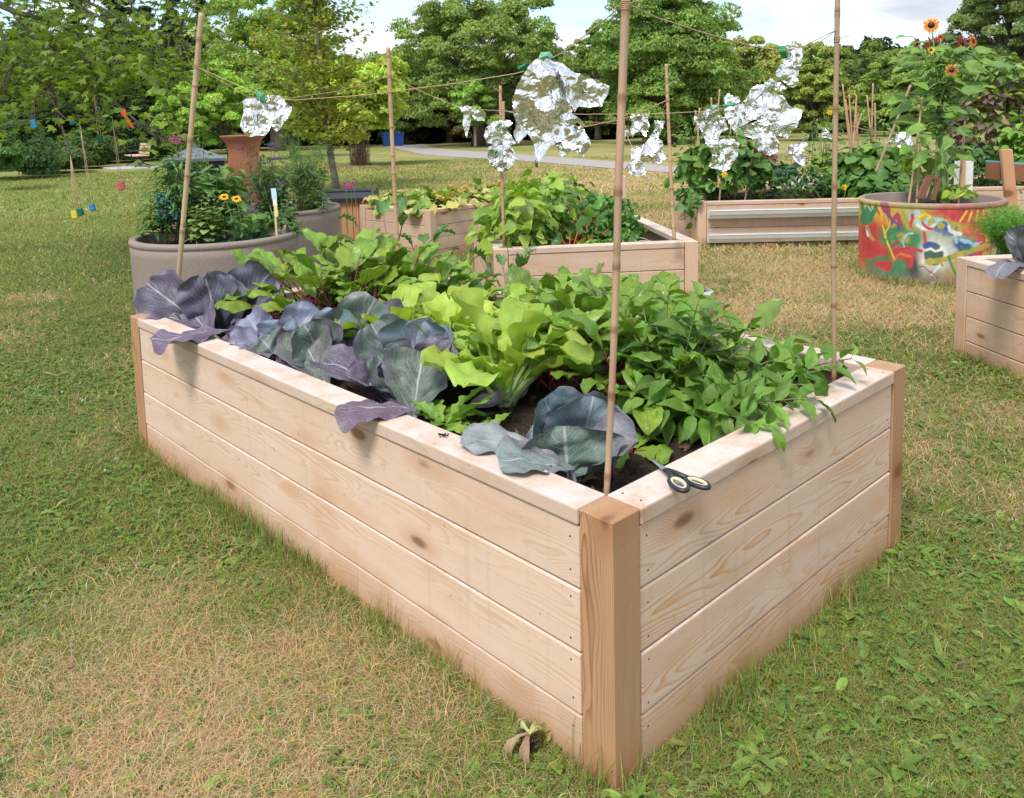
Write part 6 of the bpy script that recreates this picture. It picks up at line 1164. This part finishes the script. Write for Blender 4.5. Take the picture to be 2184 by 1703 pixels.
# squash bed
c3 = V3(G(917, 449, .5)); L3 = lambda a, b, z: c3+bB*a+aB*b+UP*z
CS = [(.30, .44, .07), (.40, .48, .10), (.55, .52, .14), (.62, .55, .22), (.22, .38, .07), (.60, .44, .07)]
for i, (a, b, s, lab) in enumerate(((.25, .3, .32, 'yellowing squash vine at the near post of the squash bed'), (.3, .8, .3, 'green and yellow squash leaves at the left end of the squash bed'), (.8, .35, .32, 'squash vine with cream dried leaves in the middle front of the squash bed'), (1.0, .8, .34, 'squash vine at the middle back of the squash bed'), (1.5, .4, .34, 'squash vine right of the middle, next to the beans'), (1.8, .8, .34, 'squash vine hidden furthest right in the squash bed'))):
    mound('squash_plant', lab, 'squash', L3(a, b, .52), (s, s*.9, .11), 105, .13, .13, 'disc', (.3, .4, .1), 'green', 20+i, 8, cols=CS, el=.9, lobe=.22, nl=3, res=(7, 8), cup=(-.2, .4), ruf=.07)
# gutter bed
L4 = lambda a, b, z: cD+aD*a+bD*b+UP*z
mound('cucumber_vine', 'tall cucumber vine mound at the left end of the gutter bed', 'cucumber vine', L4(.42, .6, .78), (.50, .45, .40), 420, .13, .12, 'disc', (.10, .24, .04), 'green', 30, 16, lobe=.28, cols=[(.12, .27, .05), (.08, .20, .035), (.18, .34, .06)], res=(5, 7))
mound('cucumber_vine', 'cucumber shoot hanging over the left end boards of the gutter bed', 'cucumber vine', L4(-.02, .35, .46), (.10, .35, .22), 75, .10, .09, 'disc', (.12, .27, .05), 'green', 31, 6, lobe=.28)
mound('tomato_plant', 'thin light green tomato top above the cucumber mound at its left', 'tomato plant', L4(.15, .9, 1.10), (.28, .3, .28), 150, .09, .035, 'lance', (.16, .32, .06), 'green', 32, 10, lobe=.3)
mound('pepper_plant', 'dark green pepper plants in the middle front of the gutter bed', 'pepper plant', L4(1.15, .4, .62), (.36, .35, .20), 330, .09, .038, 'lance', (.055, .16, .03), 'beet', 33, 12); mound('pepper_plant', 'second pepper plant right of the slanting foil, before the right pole', 'pepper plant', L4(1.65, .4, .58), (.28, .3, .16), 210, .09, .038, 'lance', (.06, .17, .03), 'beet', 34, 10)
mound('amaranth', 'reddish leaved plant behind the foil flap over the gutter bed', 'amaranth', L4(.92, 1.1, .88), (.17, .15, .17), 60, .11, .07, 'beet', (.32, .10, .09), 'green', 35, 6); mound('kale', 'dark blue-green kale behind the peppers', 'kale', L4(1.12, 1.15, .72), (.15, .15, .16), 40, .17, .07, 'rom', (.04, .11, .09), 'green', 36, 4)
mound('squash_plant', 'large-leaved squash vine climbing among the right canes', 'squash', L4(2.05, .65, .72), (.42, .4, .30), 250, .16, .15, 'disc', (.12, .27, .05), 'green', 37, 14, lobe=.25, cols=[(.13, .28, .05), (.09, .22, .04), (.22, .38, .06)], res=(5, 7)); mound('squash_plant', 'squash leaves spreading just left of the graffiti planter', 'squash', L4(1.95, .3, .55), (.5, .3, .15), 190, .15, .14, 'disc', (.12, .27, .05), 'green', 38, 8, lobe=.25)
mound('tomato_plant', 'wispy tomato plant with yellow flowers left of the right pole', 'tomato plant', L4(1.62, 1.1, 1.02), (.22, .25, .34), 170, .085, .032, 'lance', (.19, .33, .08), 'green', 39, 12, lobe=.3); mound('tomato_plant', 'wispy tomato plant tied to the far right canes', 'tomato plant', L4(2.35, 1.1, .98), (.28, .25, .36), 180, .09, .034, 'lance', (.17, .32, .07), 'green', 40, 12, lobe=.3)
mound('bean_plant', 'light green bean leaves behind the right pole', 'bean plant', L4(1.72, 1.0, .80), (.16, .15, .16), 60, .12, .10, 'heart', (.30, .45, .06), 'green', 41, 6)
for i, (px, py, d) in enumerate(((1800, 400, 8.6), (1828, 388, 8.7), (1545, 372, 8.7), (1770, 240, 9.8))): p = D(px, py, d); flower('squash_blossom', ['yellow blossom low between the squash leaves', 'small yellow blossom by the right pole', 'yellow blossom on the cucumber mound', 'yellow blossom on the wispy tomato top'][i], 'blossom', p-UP*.12, [(p, CAMV(p), .035, ((.85, .55, .02),), 6, (.7, .4, .02), .3)], seed=i)
# sunflowers in the painted tub
def sunflowers():
    dd = 7.05; b = D(2005, 425, dd); b[2] = .55; r = random.Random(12); t = plant('sunflower', 'tall branching sunflower clump with orange and maroon heads in the graffiti planter', 'sunflower', b); ms = MB(); mb = MB()
    Y_ = ((.95, .50, .02), (.85, .22, .01)); MR = ((.20, .012, .012), (.30, .02, .012)); heads = [((1986, 54), 18, Y_, -.1, 0), ((1992, 96), 21, MR, .3, .15), ((1957, 92), 13, MR, 1.2, 0), ((2052, 92), 16, MR, .9, .1), ((2076, 88), 14, ((.9, .3, .02), (.7, .12, .01)), 1.3, 0), ((1986, 107), 8, ((.95, .6, .03),), .1, -.1), ((2030, 150), 13, ((.8, .30, .02), (.35, .08, .01)), .2, -.2), ((2006, 80), 8, ((.6, .06, .02),), .8, 0)]
    main = [(2006, 300), (2003, 200)]; stems = []
    for k, ((px, py), rad, cl, side, dz) in enumerate(heads):
        p = D(px, py, dd+dz); fk = D(2006+k % 3*4-4, 205+12*(k % 4), dd); base = b+np.array([r.gauss(0, .04), r.gauss(0, .04), 0]); m2 = D(2006+(k-3)*3, 330, dd); st = np.concatenate([bez(base, m2, fk, 9), bez(fk, (fk+p)/2+UP*.06, p, 8)[1:]]); tube(ms, st, np.linspace(.014, .005, len(st)), 6, (.20, .32, .10)); stems.append(st)
        f = MB(); bloom(f, p, CAMV(p)+RH*side*.8+UP*.25, rad*dd/FOC*1.1, cl, 17, (.03, .012, .008), .36, r); f.build('flower', M_['petal'], t)
    for px, py, L, dx in ((1935, 208, .30, -1), (1950, 118, .22, -1), (1965, 262, .24, -.6), (1985, 235, .2, -.5), (2040, 235, .24, .8), (2075, 200, .22, 1), (2100, 150, .2, 1), (2090, 115, .2, 1), (2020, 110, .16, .4), (1995, 150, .18, -.3), (2040, 180, .22, .5), (1975, 170, .2, -.8), (2060, 280, .22, .8), (1990, 290, .22, -.2), (2030, 320, .2, .5), (1965, 330, .22, -.5), (2005, 130, .15, 0), (1960, 140, .2, -1), (2070, 140, .2, .7), (1955, 100, .15, -1), (2010, 255, .2, .2), (2025, 210, .2, .4), (2045, 130, .18, .5), (1980, 200, .18, -.5), (1990, 350, .18, 0), (2022, 365, .16, .2)):
        for q in range(4):
            e = D(px+r.gauss(0, 14), py+r.gauss(0, 9), dd+r.gauss(0, .12)); s = min((x for st in stems for x in st), key=lambda x: np.linalg.norm(x-e)+.5*abs(x[2]-e[2]-.03)); dv = nrm(RH*dx+FH*r.gauss(-.2, .5)+UP*r.uniform(-.25, .35)); Ls = L*r.uniform(.65, 1.)
            tube(ms, bez(s, (s+e)/2+UP*.05, e, 5), .004, 4, (.22, .34, .12), cap=False); g = r.uniform(.8, 1.2); leaf(mb, e, dv, nrm(UP*.8-FH*.5+RH*r.gauss(0, .3)), Ls, Ls*.66, 'heart', 7, 9, r.uniform(.4, 1.3), .15, .04, 8, (.21*g, .36*g, .07), .1, r)
    for st in stems:
        for x in st[6:14:1]:
            for q in range(2): a = r.random()*6.28; leaf(mb, x, np.array([math.cos(a), math.sin(a), .2]), UP, .12*r.uniform(.6, 1.2), .07, 'heart', 5, 7, r.uniform(.3, 1.1), .1, .04, 8, (.16, .31, .06), .2, r)
    ms.build('stem', M_['stem'], t); mb.build('foliage', M_['green'], t)
sunflowers()
mound('bean_plant', 'yellow-green seedlings inside the graffiti planter at the foot of the sunflower', 'seedlings', D(2035, 412, 6.95), (.17, .1, .07), 40, .09, .07, 'heart', (.34, .48, .05), 'lettuce', 50, 0); mound('bean_plant', 'yellow-green vine on the left canes of the graffiti planter', 'bean vine', D(1972, 335, 7.2), (.09, .1, .28), 26, .15, .09, 'heart', (.30, .44, .06), 'green', 51, 4)
PV = [(.18, .30, .07), (.34, .38, .09), (.22, .12, .13), (.14, .08, .09), (.30, .22, .14), (.42, .42, .10)]
mound('purple_vine', 'tall purple and green leaved hyacinth bean wall above the far right bed', 'vine', D(2125, 275, 9.9), (.62, .35, .75), 820, .12, .10, 'heart', (.2, .2, .1), 'green', 52, 24, cols=PV, base=D(2125, 420, 9.9)); mound('bush', 'fresh green leafy plant at the right edge under the vine wall', 'bush', D(2180, 330, 9.3), (.25, .25, .45), 200, .13, .11, 'heart', (.20, .38, .05), 'green', 53, 10); mound('bush', 'dark leafy plant behind the white board', 'bush', D(2085, 365, 9.6), (.4, .3, .35), 260, .11, .07, 'beet', (.07, .17, .04), 'green', 54, 10)
mound('vine', 'trailing light green shoots on top of the purple vine wall', 'vine', D(2120, 160, 9.9), (.55, .3, .28), 240, .12, .09, 'heart', (.20, .33, .07), 'green', 55, 10, cols=[(.22, .36, .08), (.3, .42, .10), (.15, .28, .06)])
# carrot tops and cabbage in the bed at the right edge
def feathery(name, label, cat, base, h, spread, n, col, seed, fine=.0012, twig=9, sub=14, L=.035):
    r = np.random.default_rng(seed); base = np.asarray(base, float); t = plant(name, label, cat, base); mb = MB(); ms = MB(); V = []; C = []
    for i in range(n):
        a = r.uniform(0, 6.28); q = r.uniform(0, 1)**.5*spread; e = base+np.array([math.cos(a)*q, math.sin(a)*q, h*r.uniform(.6, 1.1)]); c = bez(base+np.array([r.normal()*spread*.2, r.normal()*spread*.2, 0]), (base+e)/2+UP*h*.15, e, twig); tube(ms, c, np.linspace(.0022, .0007, twig), 3, np.array(col)*.9, cap=False)
        for j in range(2, twig):
            P = c[j]+r.normal(size=(sub, 3))*L*.55; o = r.normal(size=(sub, 3)); o[:, 2] = np.abs(o[:, 2])*.8; o /= np.linalg.norm(o, axis=1)[:, None]; w = np.cross(o, r.normal(size=(sub, 3))); w /= np.linalg.norm(w, axis=1)[:, None]; V.append(np.stack([P-w*fine, P+w*fine, P+o*L*r.uniform(.5, 1.2, (sub, 1))], 1)); C.append(np.repeat(np.array(col)*r.uniform(.7, 1.3, (sub, 1)), 3, 0))
    V = np.concatenate(V); mb.add(V.reshape(-1, 3), np.arange(len(V)*3).reshape(-1, 3), np.concatenate(C)); mb.build('foliage', M_['grass'], t); ms.build('stem', M_['stem'], t); return t
feathery('carrot_plant', 'feathery carrot tops in the bed cut off by the right edge', 'carrot', G(2150, 548, .47), .26, .20, 110, (.16, .36, .06), 5, .0016); feathery('carrot_plant', 'feathery carrot tops at the very edge of the picture', 'carrot', G(2200, 560, .47), .28, .2, 90, (.16, .36, .06), 6, .0016)
t = plant('cabbage', 'grey-purple cabbage leaf drooping over the cap of the right edge bed', 'cabbage', G(2190, 560, .48)); cab_leaf(t, (2178, 568, .5), (2128, 585, .565), .14, (.20, .19, .22), .5, -.1, UP, .06, 131); cab_leaf(t, (2185, 575, .5), (2160, 505, .70), .2, (.19, .2, .22), .4, .3, -FH+UP*.4, .05, 132); cab_leaf(t, (2190, 575, .5), (2215, 515, .68), .2, (.17, .19, .21), .4, .3, -FH+UP*.4, .05, 133)
# tubs on the left
q1 = lambda px, d, z=.56: np.array([*D(px, 470, d)[:2], z])
def stalky(name, label, cat, px, d, tops, Lf, Wf, nl_, col, seed, sh='lance', stemc=(.18, .26, .08), sr=.004, up=.5, head=None, z=.56):
    b = q1(px, d, z); r = random.Random(seed); t = plant(name, label, cat, b); mb = MB(); ms = MB()
    for px2, py2 in tops:
        e = D(px2, py2, d+r.gauss(0, .08)); s = b+np.array([r.gauss(0, .03), r.gauss(0, .03), 0]); n_x = 0; c = bez(s, (s+e)/2+np.array([r.gauss(0, .03), r.gauss(0, .03), 0]), e, 12); tube(ms, c, np.linspace(sr, sr*.4, 12), 5, stemc, cap=False); n = int(nl_*1.7); Lq, Wq = Lf*1.25, Wf*1.35
        for i in range(n):
            p = np.array([np.interp(.15+.85*i/n, np.linspace(0, 1, 12), c[:, j]) for j in range(3)]); a = i*2.4+r.uniform(-.4, .4); o = np.array([math.cos(a), math.sin(a), up*r.uniform(.3, 1.3)]); s_ = r.uniform(.7, 1.2)*(1-.35*i/n); leaf(mb, p, o, UP, Lq*s_, Wq*s_, sh, 5, 7, r.uniform(.4, 1.4), .15, .02, 9, col, .2, r)
        if head: 
            f = MB()
            for q in range(26): p = e+np.array([r.gauss(0, .022), r.gauss(0, .022), abs(r.gauss(0, .014))]); lathe(f, [(0, -.006), (.007, 0), (0, .007)], p, 5, np.array(head)*r.uniform(.7, 1.2))
            f.build('flower_head', M_['petal'], t)
    mb.build('foliage', M_['green'], t); ms.build('stem', M_['stem'], t); return t
DG = (.10, .22, .05)
stalky('milkweed', 'narrow-leaved tall plant at the left of the nearest taupe planter', 'milkweed', 345, 5.9, [(308, 400), (330, 350), (352, 330), (375, 345), (320, 440), (360, 380), (395, 385)], .15, .026, 20, DG, 1); stalky('milkweed', 'milkweed with a pink flower head beside the leaning pole', 'milkweed', 385, 6.0, [(376, 308), (385, 300), (365, 300)], .12, .03, 14, DG, 2, head=(.55, .14, .30)); stalky('milkweed', 'dark willow-leaved plant behind the leaning pole', 'milkweed', 400, 6.2, [(405, 345), (420, 320), (388, 360), (430, 370), (410, 400)], .14, .03, 18, (.09, .2, .05), 3)
stalky('milkweed', 'plant with one faded pink head between planter and urn', 'milkweed', 505, 6.6, [(516, 320), (524, 380)], .10, .03, 9, DG, 4, head=(.32, .12, .16)); stalky('sunflower_shoot', 'broad heart-leaved plant in the middle of the nearest planter', 'leafy plant', 455, 6.1, [(450, 350), (462, 365), (445, 390), (490, 370), (470, 410)], .17, .12, 7, (.13, .27, .06), 5, 'heart', sr=.006); stalky('leafy_plant', 'low light green leafy herb at the front of the nearest planter', 'herb', 430, 5.7, [(420, 440), (440, 450), (455, 440), (410, 460), (470, 460), (430, 425)], .07, .05, 12, (.26, .38, .10), 6, 'beet'); stalky('herb', 'grey green flowering herb by the leaning pole', 'herb', 455, 5.9, [(455, 400), (470, 415), (445, 410), (480, 430)], .035, .02, 26, (.34, .40, .20), 7, 'disc', up=1.)
rosette('pak_choi', 'dark spoon-leaved greens at the right of the nearest planter', 'greens', q1(530, 5.75), 12, (.0, .03), .20, .09, 'rom', (.065, .17, .07), M_['lettuce'], (.3, 1.4), (.2, .8), .03, (.4, .5, .3), .006, 500, cup=(.2, .5)); rosette('pak_choi', 'long blue-green leaf rosette left of the spoon-leaved greens', 'greens', q1(478, 5.8), 6, (.0, .04), .24, .065, 'rom', (.06, .15, .09), M_['lettuce'], (.3, .9), (.1, .5), .02, (.4, .5, .3), .005, 501); stalky('mint', 'small upright mint beside the plant tag', 'mint', 612, 5.9, [(605, 440), (614, 425), (622, 450), (632, 470)], .06, .028, 12, (.15, .32, .07), 8)
YE2 = ((.92, .55, .01), (.85, .42, .01))
for i, (px, py, bx, d) in enumerate(((478, 420, 500, 5.75), (504, 424, 515, 5.7))): p = D(px, py, d); flower('rudbeckia', ['left yellow coneflower with dark centre over the nearest planter', 'right yellow coneflower with dark centre over the nearest planter'][i], 'coneflower', q1(bx, d), [(p, CAMV(p)+UP*1.2, .038, YE2, 12, (.03, .012, .008), .34)], leafs=(8, .10, .045, 'sage', (.18, .32, .07)), seed=i)
for i, (px, py) in enumerate(((684, 352),)): p = D(px, py, 7.6); flower('rudbeckia', 'single yellow flower on a thin stem right of the wispy fern', 'coneflower', q1(700, 7.6), [(p, CAMV(p)+UP*.5, .04, YE2, 10, (.6, .35, .02), .34)], leafs=(5, .08, .012, 'lance', (.16, .3, .07)), seed=5)
feathery('asparagus_fern', 'tall wispy asparagus fern in the second taupe planter', 'asparagus', q1(655, 7.7), .60, .26, 46, (.18, .30, .09), 11, .0016, 12, 12, .06); feathery('asparagus_fern', 'thin wispy fern spires right of the urn', 'asparagus', q1(640, 7.6), .92, .12, 9, (.20, .34, .10), 12, .0014, 14, 7, .035); feathery('grass_tuft', 'dry grassy stems in front of the terracotta urn', 'grass tuft', q1(572, 7.3), .55, .22, 40, (.24, .32, .14), 13, .0012, 9, 5, .04)
stalky('verbena', 'purple-flowered spikes in front of the urn', 'verbena', 575, 7.2, [(578, 312), (565, 350), (545, 410), (588, 340), (600, 395), (583, 410)], .07, .012, 9, (.16, .28, .08), 9, head=(.22, .14, .50)); stalky('leafy_plant', 'dense green foliage filling the second taupe planter', 'leafy plant', 590, 7.3, [(560, 400), (580, 420), (600, 405), (620, 420), (545, 430), (640, 420), (610, 380), (575, 375)], .10, .05, 14, (.11, .24, .06), 10, 'sage'); stalky('leafy_plant', 'leafy stems at the right rim of the second taupe planter', 'leafy plant', 672, 7.5, [(665, 400), (690, 410), (680, 385), (700, 425)], .09, .04, 10, (.12, .26, .06), 11, 'sage')
for i, (px, py) in enumerate(((735, 391), (748, 397), (752, 390), (740, 398))): p = D(px, py, 8.9); flower('pink_flower', ['leftmost pink flower over the cedar compost box', 'lowest right pink flower over the cedar compost box', 'upper right pink flower over the cedar compost box', 'lower left pink flower over the cedar compost box'][i], 'pink flower', p-UP*.5, [(p, CAMV(p), .028, ((.62, .10, .36), (.5, .07, .3)), 10, (.45, .06, .25), .3)], seed=i)
stalky('milkweed', 'thin light green shoots rising above the black compost bin', 'milkweed', 440, 6.4, [(424, 275), (432, 300), (445, 330)], .09, .014, 22, (.2, .34, .09), 14)

mound('leafy_mass', 'dense dark herb foliage behind the leaning pole in the nearest planter', 'herb', D(392, 405, 5.95), (.20, .2, .28), 190, .10, .022, 'lance', (.14, .27, .07), 'green', 60, 20, base=q1(400, 6.05), shell=.15)
mound('leafy_mass', 'broad light green leaves over the middle of the nearest planter', 'herb', D(478, 415, 6.15), (.16, .2, .22), 60, .13, .08, 'heart', (.17, .31, .08), 'green', 61, 14, base=q1(470, 6.15), shell=.2)
mound('leafy_mass', 'mixed low greens covering the right of the nearest planter', 'herb', D(550, 470, 5.95), (.24, .2, .08), 130, .09, .05, 'beet', (.14, .27, .06), 'green', 62, 0, shell=.2)
mound('leafy_mass', 'fine-leaved flowering stems bunched in front of the terracotta urn', 'herb', D(570, 385, 7.3), (.22, .2, .34), 420, .08, .018, 'lance', (.16, .28, .08), 'green', 63, 26, base=q1(575, 7.3), shell=.1)
mound('leafy_mass', 'slender leafy shoots filling the right half of the second planter', 'herb', D(650, 375, 7.6), (.26, .2, .28), 420, .09, .016, 'lance', (.17, .30, .08), 'green', 64, 30, base=q1(650, 7.6), shell=.05)
for o in bpy.data.objects:
    for k in ('_o', '_p'):
        if k in o: del o[k]
